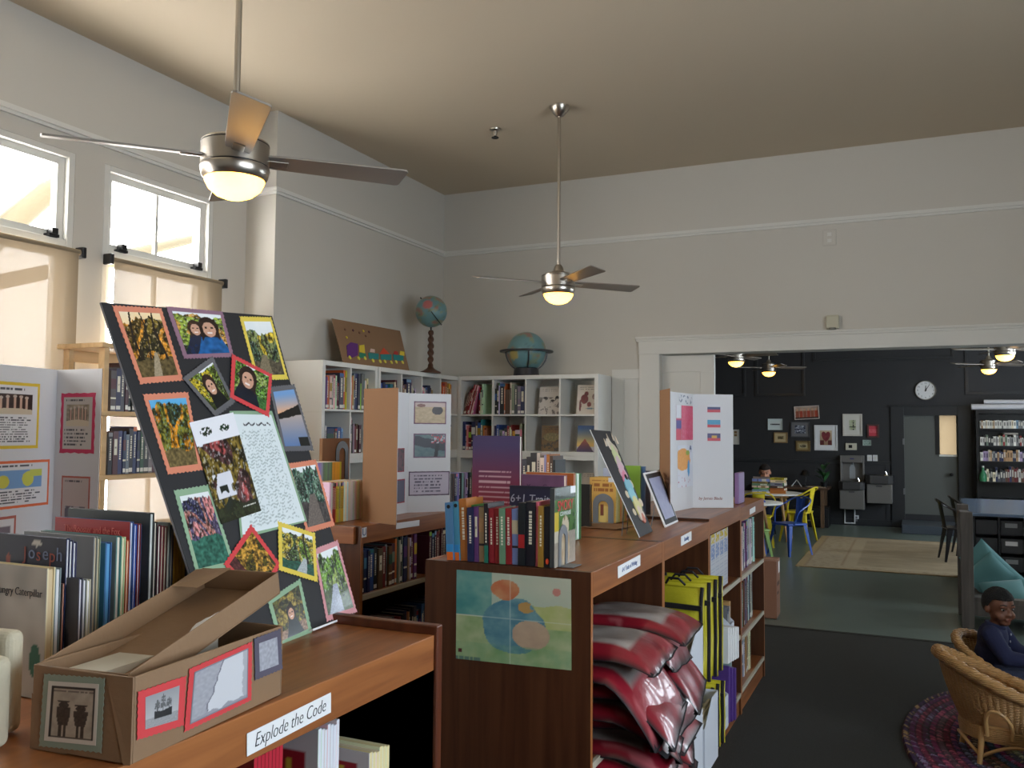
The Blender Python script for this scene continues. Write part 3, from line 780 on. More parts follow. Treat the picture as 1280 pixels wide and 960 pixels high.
# --- dark books in the bookcase behind the tan board
GC = 'dark spines behind the tan board'
MC = lambda y, z: rotz((XC - .02, y, z), PI / 2)
PD = ['black', 'navy blue', 'dark grey', 'maroon', 'dark green', 'blue', 'brown', 'dark red', 'grey', 'teal']
row(MC(3.56, .906), .64, [('black', .03, .2), ('navy blue', .03, .21), ('navy blue', .02, .2), ('blue', .04, .205), ('black', .03, .21), ('brown', .04, .2), ('dark red', .03, .205), ('grey', .02, .21), ('brown', .03, .2), ('maroon', .03, .21), ('orange', .016, .23), ('dark green', .024, .235), ('cream', .01, .22), ('black', .02, .24), ('white', .008, .25), ('navy blue', .03, .23), ('black', .02, .24), ('tan', .016, .22), ('white', .012, .22), ('dark red', .02, .235), ('purple', .026, .235)],
    'on the upper shelf under the tan board', GC, d=.15, seed=31)
row(MC(4.22, .906), .7, fill(PD + ['white'], .7, .2, .26, .012, .03, 32), 'on the upper shelf beyond the white wing', GC, d=.15, seed=32)
row(MC(3.56, .481), 1.2, [('lime green', .04, .2), ('black', .02, .22), ('red', .02, .21), ('purple', .02, .22), ('dark red', .02, .22), ('orange', .04, .21), ('black', .02, .23), ('blue', .03, .22), ('brown', .04, .22), ('lime green', .03, .25), ('dark grey', .03, .26), ('maroon', .04, .24), ('dark red', .02, .25), ('black', .03, .26), ('navy blue', .03, .27), ('tan', .012, .26)] + fill(['navy blue', 'black', 'dark grey', 'blue'], .6, .24, .28, .014, .03, 33),
    'on the lower shelf under the tan board', GC, d=.15, seed=33)

# --- far end of the long run: three packed shelves
GB = 'books in the last bay of the long oak run'
MBk = lambda y, z: rotz((XB - .035, y, z), PI / 2)
row(MBk(5.51, .816), .8, [('dark red', .024, .28), ('pale blue', .02, .29), ('dark grey', .016, .27), ('blue', .03, .26), ('teal', .03, .29), ('yellow', .04, .285), ('cream', .05, .29), ('white', .03, .28), ('dark grey', .04, .30), ('white', .03, .28), ('pale blue', .02, .29), ('lilac', .04, .29), ('purple', .03, .30), ('lilac', .03, .29), ('pale blue', .04, .30), ('grey', .03, .29), ('cream', .03, .3), ('white', .04, .3), ('teal', .05, .31), ('lilac', .04, .3), ('white', .03, .3)], 'on the top shelf of the far bay', GB, d=.22, seed=41)
row(MBk(5.51, .456), .8, [('orange', .03, .27), ('black', .03, .27), ('cream', .03, .28), ('dark red', .02, .29), ('white', .03, .28), ('red', .03, .29), ('pink', .02, .28), ('pale blue', .04, .27), ('green', .03, .28), ('brown', .03, .29), ('cream', .03, .28), ('navy blue', .02, .29), ('lilac', .03, .3), ('black', .03, .3), ('grey', .04, .3), ('white', .04, .31), ('pale blue', .03, .3), ('dark grey', .04, .3), ('white', .03, .31), ('grey', .03, .3)], 'on the middle shelf of the far bay', GB, d=.22, seed=42)
row(MBk(5.51, .141), .8, [('dark red', .03, .24), ('orange', .02, .24), ('red', .04, .25), ('navy blue', .05, .25), ('pale blue', .03, .26), ('blue', .05, .26), ('teal', .04, .26), ('white', .03, .24), ('brown', .04, .25), ('tan', .03, .25), ('orange', .03, .24), ('brown', .03, .25), ('white', .03, .26), ('cream', .04, .25)], 'on the bottom shelf of the far bay', GB, d=.22, seed=43)

# --- the tall black bookcase in the far room
GF = 'books in the tall black bookcase'
MF = lambda x, z: rotz((x, YF - .02 - .30, z), 0)
PL = ['white', 'cream', 'grey', 'white', 'tan', 'white', 'pale blue']
rw = [(1.80, PL, .13, .145), (1.505, ['white', 'cream', 'grey', 'white', 'red', 'sage green', 'black'], .14, .19), (1.24, ['lilac', 'grey', 'cream', 'tan', 'white', 'navy blue', 'lilac'], .15, .2), (.89, ['black', 'cream', 'dark grey', 'white', 'dark red', 'brown', 'navy blue', 'teal'], .15, .26)]
b = MB(); rnd = random.Random(55)
for z, pal, h0, h1 in rw:
    for cn, w, h, _ in fill(pal, 1.0, h0, h1, .018, .042, int(z * 100)):
        c = shade_c(rgb(*PALS[cn]), rnd.uniform(.8, 1.1)); x = rnd.uniform(.001, .002)
        row_x = b.__dict__.setdefault('x', {}).get(z, 1.06)
        b.box((row_x, YF - .32, z + .001), (row_x + w, YF - .14, z + h), 0, c)
        b.box((row_x + w * .2, YF - .321, z + h * .35), (row_x + w * .8, YF - .32, z + h * .8), 0, shade_c(c, .6) if sum(c) > 1.5 else rgb(200, 196, 186))
        b.x[z] = row_x + w + x
o = b.build('packed_books', BOOKM)
tag(o, 'small pale books packed on four shelves of the tall black bookcase', 'books', None, 'stuff')
book(rotz((1.42, YF - .31, 1.505 + .192), .1) @ Matrix.Rotation(PI / 2, 4, 'Y') @ Matrix.Translation((-.03, 0, 0)), .03, .2, .22, 'grey', 'grey book lying flat across the second row of the tall black bookcase')

# --- picture books standing on the foreground bookcase, covers to the camera
GP = 'picture books on the nearest bookcase'
ZA = 1.201
def standing(px, xr, w, h, t, cn, label, pages=None, fn=None, nx=50, ny=60, y=None, name='picture_book', lean=0):
    """cover facing -y, spine on the hidden side; the right edge of the cover was measured at px"""
    yy = at(px, 760, 'x', xr).y if y is None else y
    M = Matrix.Translation((xr - w, yy, ZA)) @ Matrix.Rotation(R(-90), 4, 'Z') @ Matrix.Translation((-t, 0, 0))
    o = book(M @ Matrix.Rotation(R(lean), 4, 'Y'), t, w, h, cn, label, GP, parts=True, pages=pages, call=False, name=name, seed=int(px * 10))
    # in book space the cover that faces the camera is the plane x = t
    if fn: quad_print('cover_art', [(t, 0, h), (t, w, h), (t, w, 0), (t, 0, 0)], fn, nx, ny, PRINT, o, lift=.0004)
    return o
CAP = rgb(206, 200, 190)
def larva(u, v):
    c = CAP
    if u < .17 and v < .8: c = rgb(40, 30, 34)
    d = (u - .30 - .10 * math.sin(v * 7)) ** 2
    if v < .62 and u < .46 + .05 * math.sin(v * 16): c = mixc(rgb(30, 96, 70), rgb(34, 52, 40), nz(u * 12, v * 12))
    if ((u - .72) / .10) ** 2 + ((v - .24) / .12) ** 2 < 1: c = rgb(184, 36, 40)
    for s in (-1, 1):
        if abs(u - .72 - s * (.03 + .08 * max(0, v - .36))) < .012 and .34 < v < .5: c = rgb(110, 64, 50)
    if ((u - .72) / .13) ** 2 + ((v - .64) / .1) ** 2 < 1 and nz(u * 40, v * 10) > .5 and int(v * 60) % 3: c = rgb(120, 112, 108)
    return c
def plain_cover(c, spots=None, seed=0):
    def f(u, v):
        k = mixc(c, shade_c(c, .75), nz(u * 5, v * 5, seed))
        if spots:
            for x, y, rx, ry, col in spots:
                if ((u - x) / rx) ** 2 + ((v - y) / ry) ** 2 < 1: k = col
        return k
    return f
XQ = -1.45
o = standing(58, XQ, .21, .238, .016, 'cream', 'beige picture book titled about a hungry caterpillar, front of the row', rgb(206, 184, 146), plain_cover(CAP, [(.88, .28, .07, .13, rgb(30, 96, 70))], 1))
T = Matrix.Translation((.0175, .115, .19)) @ Matrix(((0, 0, 1, 0), (1, 0, 0, 0), (0, 1, 0, 0), (0, 0, 0, 1)))
text('Very Hungry Caterpillar', .021, T, o, shear=0, xs=.82, thin=.012)
o2 = standing(68, XQ, .2, .235, .012, 'grey', 'thin grey and white picture book behind the hungry caterpillar one', rgb(220, 220, 222))
standing(78, XQ, .19, .205, .012, 'tan', 'short tan picture book with rounded corner in the front row', rgb(190, 176, 148), plain_cover(rgb(128, 112, 100), None, 2))
jo = []
for k, px in enumerate((80.5, 84.5, 89)):
    fn = plain_cover(rgb(44, 44, 66), [(.60, .955, .07, .022, rgb(196, 192, 186)), (.2, .8, .03, .08, rgb(150, 60, 44)), (.2, .6, .05, .2, rgb(110, 44, 44))], 3) if k == 0 else None
    jo.append(standing(px, XQ, .2, .288 - .004 * k, .008, 'navy blue', ['navy picture book with coloured capitals reading Joseph, foremost of its set', 'navy picture book right behind the foremost Joseph book', 'navy picture book at the back of the Joseph set'][k], rgb(214, 212, 214), fn))
b0 = jo[0]
for k, ch in enumerate('Joseph'):
    text(ch, .036, Matrix.Translation((.0095, .088 + .019 * k, .253 + .003 * (k % 2))) @ Matrix(((0, 0, 1, 0), (1, 0, 0, 0), (0, 1, 0, 0), (0, 0, 0, 1))), b0, mat('faded_red_ink', S(150, 78, 66), .7) if k % 2 == 0 else mat('faded_blue_ink', S(112, 122, 150), .7))
for k, (px, h, cn) in enumerate(((98, .215, 'dark grey'), (103, .212, 'grey'), (108, .21, 'white'))):
    standing(px, XQ + .03, .17, h, .008, cn, ['short charcoal picture book with a dark emblem', 'short grey picture book right behind the charcoal one', 'short white picture book behind the grey one'][k], rgb(222, 222, 226), plain_cover(rgb(88, 88, 94), [(.6, .45, .28, .2, rgb(50, 50, 56))], 4) if k == 0 else None)
for k, px in enumerate((115, 119)):
    standing(px, XQ, .2, .285 - .003 * k, .008, 'grey', ['worn silver-grey picture book with ragged top edge', 'second worn grey picture book, behind the silver one'][k], rgb(196, 180, 150), plain_cover(rgb(136, 136, 140), None, 5) if k == 0 else None)
standing(130, XQ, .1, .27, .014, 'blue', 'bright blue book with a black figure on its cover', rgb(90, 150, 196), plain_cover(rgb(66, 140, 180), [(.35, .75, .32, .12, rgb(16, 16, 20)), (.3, .4, .3, .3, rgb(16, 16, 20))], 6), name='picture_book')
standing(143, XQ, .22, .28, .012, 'teal', 'large pale teal picture book with cream page edges', rgb(216, 206, 190), plain_cover(rgb(120, 140, 142), None, 7))
standing(150, XQ, .2, .277, .009, 'cream', 'cream picture book in the middle of the row', rgb(222, 202, 176))
standing(156, XQ, .2, .27, .008, 'orange', 'pale orange picture book in the middle of the row', rgb(222, 190, 160))
ro = standing(160, XQ, .22, .306, .008, 'blue', 'tall blue picture book with a red title strip along its top', rgb(220, 220, 226), lambda u, v: rgb(170, 30, 40) if v > .86 else mixc(rgb(60, 90, 150), rgb(150, 150, 140), nz(u * 5, v * 5)))
text('The Rooster and the Fox', .02, Matrix.Translation((.0095, .11, .284)) @ Matrix(((0, 0, 1, 0), (1, 0, 0, 0), (0, 1, 0, 0), (0, 0, 0, 1))), ro, mat('pale_red_ink', S(214, 110, 104), .7), xs=.8)
for k, (px, h, cn) in enumerate(((165, .3, 'blue'), (170, .3, 'red'), (174, .298, 'blue'), (178, .3, 'pale blue'))):
    standing(px, XQ, .21, h, .007, cn, '%s picture book, %s between the red title strip and black book' % (cn, ORD[k]), rgb(210, 214, 226))
standing(184, XQ + .02, .24, .322, .012, 'black', 'tallest black picture book standing behind the red title strip', rgb(200, 204, 200), plain_cover(rgb(40, 52, 54), [(.72, .88, .1, .05, rgb(150, 152, 156))], 8))
for k, (px, h, cn) in enumerate(((190, .30, 'black'), (195, .292, 'maroon'), (199, .29, 'dark red'), (203, .288, 'brown'), (207, .295, 'sage green'), (211, .29, 'navy blue'))):
    standing(px, XQ, .2, h, .008, cn, '%s picture book, %s between the black book and yellow set' % (cn, ORD[k]))
for k in range(4):
    standing(215 + 4 * k, XQ, .19, .268, .007, 'mustard', 'thin yellow-spined picture book, one of an identical set of four', rgb(196, 160, 60)); 
for k in range(4):
    standing(232 + 4.5 * k, XQ, .19, .25 - .004 * k, .008, 'navy blue', '%s dark navy picture book behind the yellow set, beside the photo board' % ORD[k])
# two soft cream books at the edge of the picture
for k, (px, y, h) in enumerate(((22, .985, .165), (7, .93, .14))):
    o = MB().box((-.13, -.018, 0), (0, .018, h)).build('padded_book', mat('cream_padded_cloth', S(190, 182, 160), .8, bump=(80, .2)), None, bevel=.014, seg=4)
    xr = at(px, 830, 'y', y).x; o.matrix_world = rotz((xr, y, ZA), .15)
    tag(o, ['cream padded book standing nearest the caterpillar picture book', 'smaller cream padded book in front of its taller twin'][k], 'book', 'cream padded books')

GBI = 'dark books on the birch bookcase'
for z, y0, ln, seed in ((1.414, 3.76, .55, 61), (1.794, 3.76, .5, 62), (.914 + .0, 3.76, .0, 63)):
    if ln: row(rotz((-4.53 + .17, y0, z), PI / 2), ln, fill(['black', 'dark grey', 'maroon', 'navy blue', 'black', 'grey', 'dark green'], ln, .24, .30, .02, .04, seed), 'on the %s birch shelf' % ('upper' if seed == 62 else 'lower'), GBI, d=.2, seed=seed)
o = MB().box((-.13, 0, 0), (.13, .4, .05)).build('magazine', PAPER); o.matrix_world = rotz((-4.5, 4.4, 1.414), .0)
tag(o, 'pile of white papers at the end of the lower birch shelf', 'papers')
o = MB().box((-.13, 0, 0), (.13, .45, .09), 0).build('magazine', PAPER); o.matrix_world = rotz((-4.5, 4.0, 1.414 - .5), .0)
tag(o, 'thick pile of pale papers lying low on the birch bookcase', 'papers')
# ================================================================ DISPLAYS
GRN = rgb(120, 160, 60); YEL = rgb(214, 164, 50); ORG = rgb(206, 120, 50); RED = rgb(170, 60, 60); SKY = (rgb(176, 206, 232), rgb(236, 240, 244))
PALE = (rgb(232, 236, 240), rgb(250, 250, 250)); AUT = [rgb(60, 64, 36), rgb(110, 100, 44), rgb(196, 130, 40), rgb(90, 70, 40)]
matc = lambda n, c: mat('coloured_paper_' + n, c, .8)
CORAL, MAUVE, YELP, GREYP, REDP, GREENP, PINKP = matc('coral', S(214, 132, 104)), matc('mauve', S(140, 104, 122)), matc('yellow', S(222, 196, 80)), matc('slate', S(96, 94, 98)), matc('red', S(206, 64, 68)), matc('sage', S(142, 172, 142)), matc('rose', S(206, 146, 152))
# --- black photo board leaning on the foreground bookcase
zt = 1.2015
br = at(443, 768, 'z', zt)
ax = Vector((math.sin(R(5)), -math.cos(R(5)), 0)); al = R(19)
nb = ax.cross(Vector((0, 0, 1))); nb = -nb if nb.x > 0 else nb
up = Vector((0, 0, math.cos(al))) + nb * math.sin(al)
TRp = atp(340, 395, br, ax.cross(up)); TLp = atp(127, 378, br, ax.cross(up))
wL = (TLp - br).dot(ax); hL = (TLp - br).dot(up); wR = (TRp - br).dot(ax); hR = (TRp - br).dot(up)
bl = br + ax * .555
right = -ax
BM = frame(br, right, up)                       # x along the foot towards the far end, z out of the face
t = thing('photo_board', 'black display board covered in autumn garden photos with scalloped paper borders', 'display board', BM)
BI = BM.inverted()
c4 = [BI @ p for p in (TLp, TRp, br, bl)]
poly = [(c4[3].x, 0), (c4[2].x, 0), (c4[1].x, c4[1].y), (c4[0].x, c4[0].y)]
foam = MB().prism(poly, -.006, 0).build('foam_board', [FOAMB], t)
e = MB()
for i in range(4):
    p, q = Vector((*poly[i], 0)), Vector((*poly[(i + 1) % 4], 0)); d = (q - p).normalized(); n2 = Vector((d.y, -d.x, 0)) * .0006
    e.add([p + n2 - Vector((0, 0, .0056)), q + n2 - Vector((0, 0, .0056)), q + n2 - Vector((0, 0, .0006)), p + n2 - Vector((0, 0, .0006))], [(0, 1, 2, 3)])
e.build('foam_edge', mat('grey_foam_edge', S(150, 150, 156), .7), t)
b = MB()
mx = (poly[0][0] + poly[1][0]) / 2
b.add([(mx - .1, .45, -.007), (mx + .1, .45, -.007), (mx + .12, .0005, -.20), (mx - .12, .0005, -.20)], [(0, 1, 2, 3)])
b.add([(mx - .1, .45, -.010), (mx + .1, .45, -.010), (mx + .12, .0005, -.203), (mx - .12, .0005, -.203)], [(3, 2, 1, 0)])
b.build('easel_back', FOAMB, t)
def bp(px, py): return atp(px, py, br, ax.cross(up))
def photo(name, quad, fn, m=None, grow=.006, lift=.0006, nx=64, ny=80, seed=1, label=None):
    pts = [bp(*q) for q in quad]
    if m: deckle(name + '_mat', [p for p in pts], grow if grow else .0001, m, t, lift, Minv=BI, seed=seed)
    c = sum(pts, Vector()) / 4
    k = 1 - .012 if m else 1
    def ins(p):
        d = c - p; return p + d.normalized() * (.011 if m else 0)
    o = quad_print(name, [ins(p) for p in pts], fn, nx, ny, PRINTG, t, lift + .0007, .0004, BI)
    if label: o['label'] = label
    return o
ph = [
 ('photograph', [(143, 385), (200, 388), (226, 473), (176, 477)], woodland(1, (rgb(250, 220, 170), rgb(240, 230, 220)), [rgb(90, 70, 30), rgb(230, 150, 50), rgb(60, 54, 30), rgb(120, 100, 40)], rgb(130, 110, 70), .5, .9, (.45, .10, rgb(190, 170, 140)), [(.2, .03), (.45, .02), (.8, .03)]), CORAL, 'photo of bare dark trees against an orange glow'),
 ('photograph', [(210, 386), (277, 392), (290, 444), (231, 446)], with_people(woodland(2, PALE, [rgb(80, 120, 50), rgb(150, 170, 70), rgb(200, 150, 70)], rgb(70, 90, 50), .5, .9), [(.36, .60, .13, rgb(60, 40, 30), rgb(34, 50, 84)), (.66, .62, .18, rgb(38, 24, 22), rgb(40, 120, 200))]), MAUVE, 'photo of two smiling women in blue tops'),
 ('photograph', [(301, 398), (338, 399), (358, 472), (321, 473)], woodland(3, PALE, [rgb(220, 190, 60), rgb(120, 130, 80), rgb(70, 90, 70)], rgb(120, 110, 90), .5, .78, (.3, .25, rgb(150, 136, 110))), YELP, 'photo of a garden path under a white sky'),
 ('photograph', [(181, 496), (233, 493), (250, 585), (211, 590)], woodland(4, (rgb(90, 170, 220), rgb(150, 200, 230)), [rgb(226, 150, 40), rgb(120, 120, 50), rgb(210, 140, 40), rgb(70, 80, 50)], rgb(150, 130, 84), .45, .92), CORAL, 'photo of an orange maple and a hay bale'),
 ('photograph', [(338, 486), (367, 483), (390, 561), (355, 562)], lambda u, v: (mixc(rgb(20, 22, 26), rgb(40, 36, 34), nz(u * 20, v * 20)) if abs(v - .58 - .1 * (u - .4)) < .05 + .08 * nz(u * 6, 1) * u else (mixc(rgb(230, 170, 130), rgb(120, 160, 210), (v - .6) * 3) if v > .58 else mixc(rgb(190, 170, 160), rgb(90, 120, 170), (.6 - v) * 1.6) if not (u > .6 and v < .16) else rgb(26, 30, 30))), GREYP, 'photo of a lake at dusk with dark reflections'),
 ('photograph', [(360, 582), (394, 577), (416, 655), (384, 664)], woodland(6, PALE, [rgb(60, 90, 80), rgb(110, 140, 120), rgb(60, 80, 70)], rgb(96, 90, 90), .7, .95, (.36, .34, rgb(130, 118, 112))), CORAL, 'photo of a wooden stair climbing through trees'),
 ('photograph', [(220, 616), (260, 609), (291, 706), (247, 717)], woodland(7, PALE, [rgb(200, 130, 130), rgb(90, 80, 110), rgb(180, 120, 110), rgb(60, 60, 90)], rgb(70, 140, 120), .7, .95), GREENP, 'photo of pink shrubs over teal ground cover'),
 ('photograph', [(393, 689), (421, 678), (444, 763), (409, 774)], woodland(8, PALE, [rgb(110, 150, 60), rgb(80, 110, 50), rgb(150, 170, 90)], rgb(90, 110, 60), .6, .9, (.35, .26, rgb(190, 196, 214))), PINKP, 'photo of a pale winding path between shrubs'),
 ('photograph', [(336, 752), (374, 727), (388, 789), (351, 806)], with_people(woodland(9, (rgb(150, 120, 70), rgb(180, 160, 120)), [rgb(90, 90, 40), rgb(150, 130, 60), rgb(70, 70, 40)], rgb(190, 150, 120), .45, 1.1), [(.52, .52, .13, rgb(40, 26, 22), rgb(40, 50, 56))]), GREENP, 'photo of a woman in a dark top sitting on sand'),
]
for i, (nm, q, fn, m, lb) in enumerate(ph): photo(nm, q, fn, m, seed=i + 1, label=lb)
# the overlapping ones lie higher
photo('letter_mat', [(286, 514), (339, 514), (383, 652), (300, 674)], lambda u, v: rgb(142, 172, 142), None, lift=.0012, nx=2, ny=2)
def letter(u, v):
    c = rgb(224, 232, 236)
    if v > .86:
        if .2 < u < .9 and abs(v - .91 - .01 * math.sin(u * 40)) < .008 and nz(u * 26, 2) > .35: return rgb(70, 70, 78)
        return c
    k = (v - .04) / .028; fr = k - int(k)
    if .1 < u < .92 and v > .04 and abs(fr - .5 - .25 * math.sin(u * 60)) < .22 and nz(u * 22, int(k) * 3.3) > .46: return mixc(c, rgb(90, 110, 110), .38)
    return c
photo('letter', [(290, 518), (338, 519), (380, 651), (302, 669)], letter, None, lift=.0018, nx=70, ny=120, label='handwritten letter on pale paper')
def leaflet(u, v):
    if v > .77:
        if ((u - .28) / .13) ** 2 + ((v - .88) / .045) ** 2 < 1 and nz(u * 24, v * 40) > .42: return rgb(50, 60, 50)
        if ((u - .70) / .12) ** 2 + ((v - .875) / .035) ** 2 < 1 and nz(u * 20, v * 40, 3) > .42: return rgb(40, 60, 44)
        return rgb(236, 236, 244)
    c = woodland(11, (rgb(226, 228, 236), rgb(236, 236, 240)), [rgb(170, 80, 80), rgb(90, 60, 60), rgb(130, 110, 50), rgb(70, 70, 50)], rgb(60, 66, 46), .3, .8)(u, v)
    if .12 < u < .55 and .22 < v < .46 and nz(u * 6, v * 6, 4) > .3: c = rgb(222, 222, 232)
    if .18 < u < .4 and .1 < v < .34 and nz(u * 9, v * 9, 6) > .5: c = rgb(40, 46, 40)
    if .6 < u < .92 and abs(v - .09) < .008 and nz(u * 50, 1) > .4: c = rgb(220, 220, 214)
    return c
photo('garden_leaflet', [(235, 529), (290, 516), (325, 639), (275, 656)], leaflet, None, lift=.0026, nx=70, ny=110, label='garden leaflet with red maple leaves over water')
photo('photograph', [(230, 474), (264, 449), (290, 502), (268, 519)], with_people(woodland(12, PALE, [rgb(200, 180, 50), rgb(110, 130, 50), rgb(70, 80, 36)], rgb(80, 90, 50), .4, 1.0), [(.5, .55, .2, rgb(50, 34, 30), rgb(30, 36, 40))]), GREYP, lift=.003, seed=21, label='tilted photo of a smiling woman under yellow leaves')
photo('photograph', [(290, 446), (337, 470), (333, 519), (288, 496)], with_people(woodland(13, PALE, [rgb(110, 160, 70), rgb(90, 130, 50), rgb(150, 170, 90)], rgb(90, 150, 80), .5, 1.0), [(.38, .62, .22, rgb(44, 30, 28), rgb(30, 40, 60))]), REDP, lift=.0036, seed=22, label='tilted photo of a smiling woman with a red scalloped border')
photo('photograph', [(313, 660), (347, 706), (322, 750), (281, 706)], woodland(14, (rgb(150, 130, 60), rgb(200, 180, 90)), [rgb(90, 80, 30), rgb(200, 150, 60), rgb(70, 70, 30)], rgb(110, 60, 60), .4, 1.1), REDP, lift=.003, seed=23, label='tilted photo of autumn shrubs with a red border')
photo('photograph', [(348, 655), (391, 669), (394, 725), (349, 711)], woodland(15, PALE, [rgb(120, 150, 60), rgb(190, 170, 70), rgb(80, 100, 60)], rgb(50, 110, 90), .5, .9, (.6, .14, rgb(200, 210, 214)), [(.75, .03)]), YELP, lift=.003, seed=24, label='tilted photo of a stream under a bare tree, yellow border')
ez = MB().box((poly[1][0] - .22, -.0005, .001), (poly[1][0] - .03, .004, .012)).build('paper_foot', PAPER, t)

# --- the brown paper box with its lid askew
P0 = at(163, 957, 'z', ZA); P1 = at(352, 868, 'z', ZA); P2 = at(25, 940, 'z', ZA)
ang = math.atan2(P1.y - P0.y, P1.x - P0.x); bw = .198; bL = (P1 - P0).length; bh = .128
M = Matrix.Translation((P0.x, P0.y, ZA)) @ Matrix.Rotation(ang - PI / 2, 4, 'Z')      # local y along the long side, box towards -x
t = thing('paper_wrapped_box', 'brown paper wrapped shoe box with a crooked lid and old pictures glued on', 'box', M)
b = MB(); th = .004
for (x0, y0, x1, y1) in ((-bw, 0, 0, th), (-bw, bL - th, 0, bL), (-bw, th, -bw + th, bL - th), (-th, th, 0, bL - th)): b.box((x0, y0, .0), (x1, y1, bh))
b.box((-bw + th, th, 0), (-th, bL - th, th))
b.build('box', KRAFT, t, bevel=.002)
b = MB()       # paper folds wrapped over the short end
b.add([(-bw, -.0008, 0), (-bw + .075, -.0016, 0.0), (-bw, -.0008, .085)], [(0, 1, 2)]).build('paper_fold', KRAFT, t); b = MB(); b.add([(0, -.0008, 0), (0, -.0008, bh), (-.05, -.0016, bh - .002), (-.012, -.002, 0)], [(0, 1, 2, 3)])
b.build('paper_fold', KRAFT, t)
# inside: a folder and crumpled paper
MB().box((-bw + .02, .05, th), (-bw + .09, bL - .05, .112)).build('folder', mat('blue_edged_folder', S(196, 190, 176), .8), t)
lid = [at(258, 735, 'y', P1.y + .02), at(367, 722, 'y', P1.y + .03), at(166, 848, 'y', P0.y + .05)]
LM = M.inverted()
def glue(name, quad, plane_p, plane_n, fn, matm, nx, ny, seed, grow=.004, inset=.009, label=None):
    pts = [atp(*q, plane_p, plane_n) for q in quad]
    o = deckle(name + '_mat', pts, grow, matm, t, .0022, Minv=LM, seed=seed, jag=.0015, step=.005)
    c = sum(pts, Vector()) / 4
    pp = [p + (c - p).normalized() * inset for p in pts]
    o = quad_print(name, pp, fn, nx, ny, PRINT, t, .003, .0004, LM)
    if label: o['label'] = label
sd = (P1 - P0).normalized(); nS = Vector((sd.y, -sd.x, 0)); nE = -sd
def two_men(u, v):
    c = mixc(rgb(150, 140, 126), rgb(186, 176, 160), fbm(u * 6, v * 6))
    if not (.08 < u < .94 and .07 < v < .93): return rgb(206, 200, 190)
    if u < .12 or u > .9 or v > .89: return rgb(40, 36, 36)
    if v > .8: return rgb(110, 100, 92) if nz(u * 24, 1) > .4 and .83 < v < .86 else c
    for x, k in ((.34, 1.0), (.68, .92)):
        if ((u - x) / .10) ** 2 + ((v - .62 * k) / .05) ** 2 < 1 or (abs(u - x) < .11 - .03 * math.sin(v * 9) and .28 < v < .58 * k) or (abs(abs(u - x) - .045) < .03 and .1 < v < .3) or ((u - x) / .13) ** 2 + ((v - .68 * k) / .016) ** 2 < 1: c = mixc(rgb(40, 34, 32), rgb(80, 70, 62), nz(u * 24, v * 24))
    if v < .1: c = rgb(90, 82, 74)
    return c
glue('engraving', [(59, 845), (130, 850), (126, 937), (53, 929)], P0, nE, two_men, matc('grey_green', S(140, 152, 136)), 60, 76, 31, label='engraving of two men in hats')
def ship(u, v):
    c = mixc(rgb(190, 190, 192), rgb(150, 150, 154), v) if v > .3 else mixc(rgb(130, 130, 134), rgb(170, 170, 172), nz(u * 20, v * 40))
    if .25 < u < .8 and .22 < v < .42 + .1 * abs(u - .5) * 2: c = rgb(44, 44, 46)
    for x, h in ((.35, .8), (.52, .92), (.7, .78)):
        if abs(u - x) < .012 and .35 < v < h: c = rgb(50, 50, 52)
        if abs(u - x) < .1 * (1 - (v - .4)) and .5 < v < h - .06: c = rgb(96, 96, 98) if nz(u * 20, v * 20) > .4 else c
    return c
glue('ship_engraving', [(173, 867), (229, 848), (226, 904), (172, 921)], P0, nS, ship, REDP, 56, 46, 32, inset=.014, label='small print of a sailing ship on pink paper')
def seachart(u, v):
    c = rgb(206, 206, 212)
    e = .22 + .3 * v + .1 * (nz(v * 6, 1) - .5)
    if u < e: c = mixc(rgb(176, 176, 184), rgb(150, 150, 160), nz(u * 18, v * 18))
    if abs(u - e) < .012: c = rgb(110, 110, 120)
    if u > .86 + .08 * nz(v * 7, 5) : c = rgb(170, 170, 178)
    if v < .12 * nz(u * 7, 8) + .02: c = rgb(150, 150, 160)
    if min(u, v, 1 - u, 1 - v) < .025: c = rgb(120, 120, 130)
    return c
glue('sea_chart', [(237, 838), (312, 805), (311, 873), (231, 911)], P0, nS, seachart, REDP, 80, 64, 33, inset=.009, label='old sea chart on pink scalloped paper')
glue('small_chart', [(318, 800), (348, 789), (350, 834), (319, 847)], P0, nS, lambda u, v: mixc(rgb(190, 190, 200), rgb(140, 140, 150), nz(u * 9, v * 9)), matc('plum', S(86, 80, 96)), 24, 30, 34, inset=.012, label='small print on dark paper')
# lid: an open tray tipped up towards the far end
def lid_at():
    A = LM @ atp(367, 722, P0 + nS * -.03, nS); B = Vector((-.03, .05, .1))
    return A, B
A, B = lid_at(); A.x = -.004; A.y = min(A.y, bL + .11); A.z -= .018
lp = math.atan2(A.z - B.z, A.y - B.y); LL = (A - B).length + .02; lw = .175; lh = .045
lt = Matrix.Translation((B.x, B.y - .02, B.z - .02)) @ Matrix.Rotation(R(4), 4, 'Z') @ Matrix.Rotation(lp, 4, 'X')
b = MB()
b.box((-lw, 0, 0), (0, LL, .003), M=lt)
for (x0, y0, x1, y1) in ((-lw, 0, 0, .003), (-lw, LL - .003, 0, LL), (-lw, .003, -lw + .003, LL - .003), (-.003, .003, 0, LL - .003)): b.box((x0, y0, .003), (x1, y1, lh), M=lt)
lo = b.build('lid', KRAFT, t, bevel=.0015)
b = MB().grid(lambda u, v: lt @ Vector((-.004 - .05 * u * (1 - .3 * math.sin(v * 7)), .05 + (LL - .12) * v, .005 + .03 * (1 - u) + .004 * math.sin(v * 23 + u * 5))), 6, 24)
b.build('torn_paper', PAPER, lo)
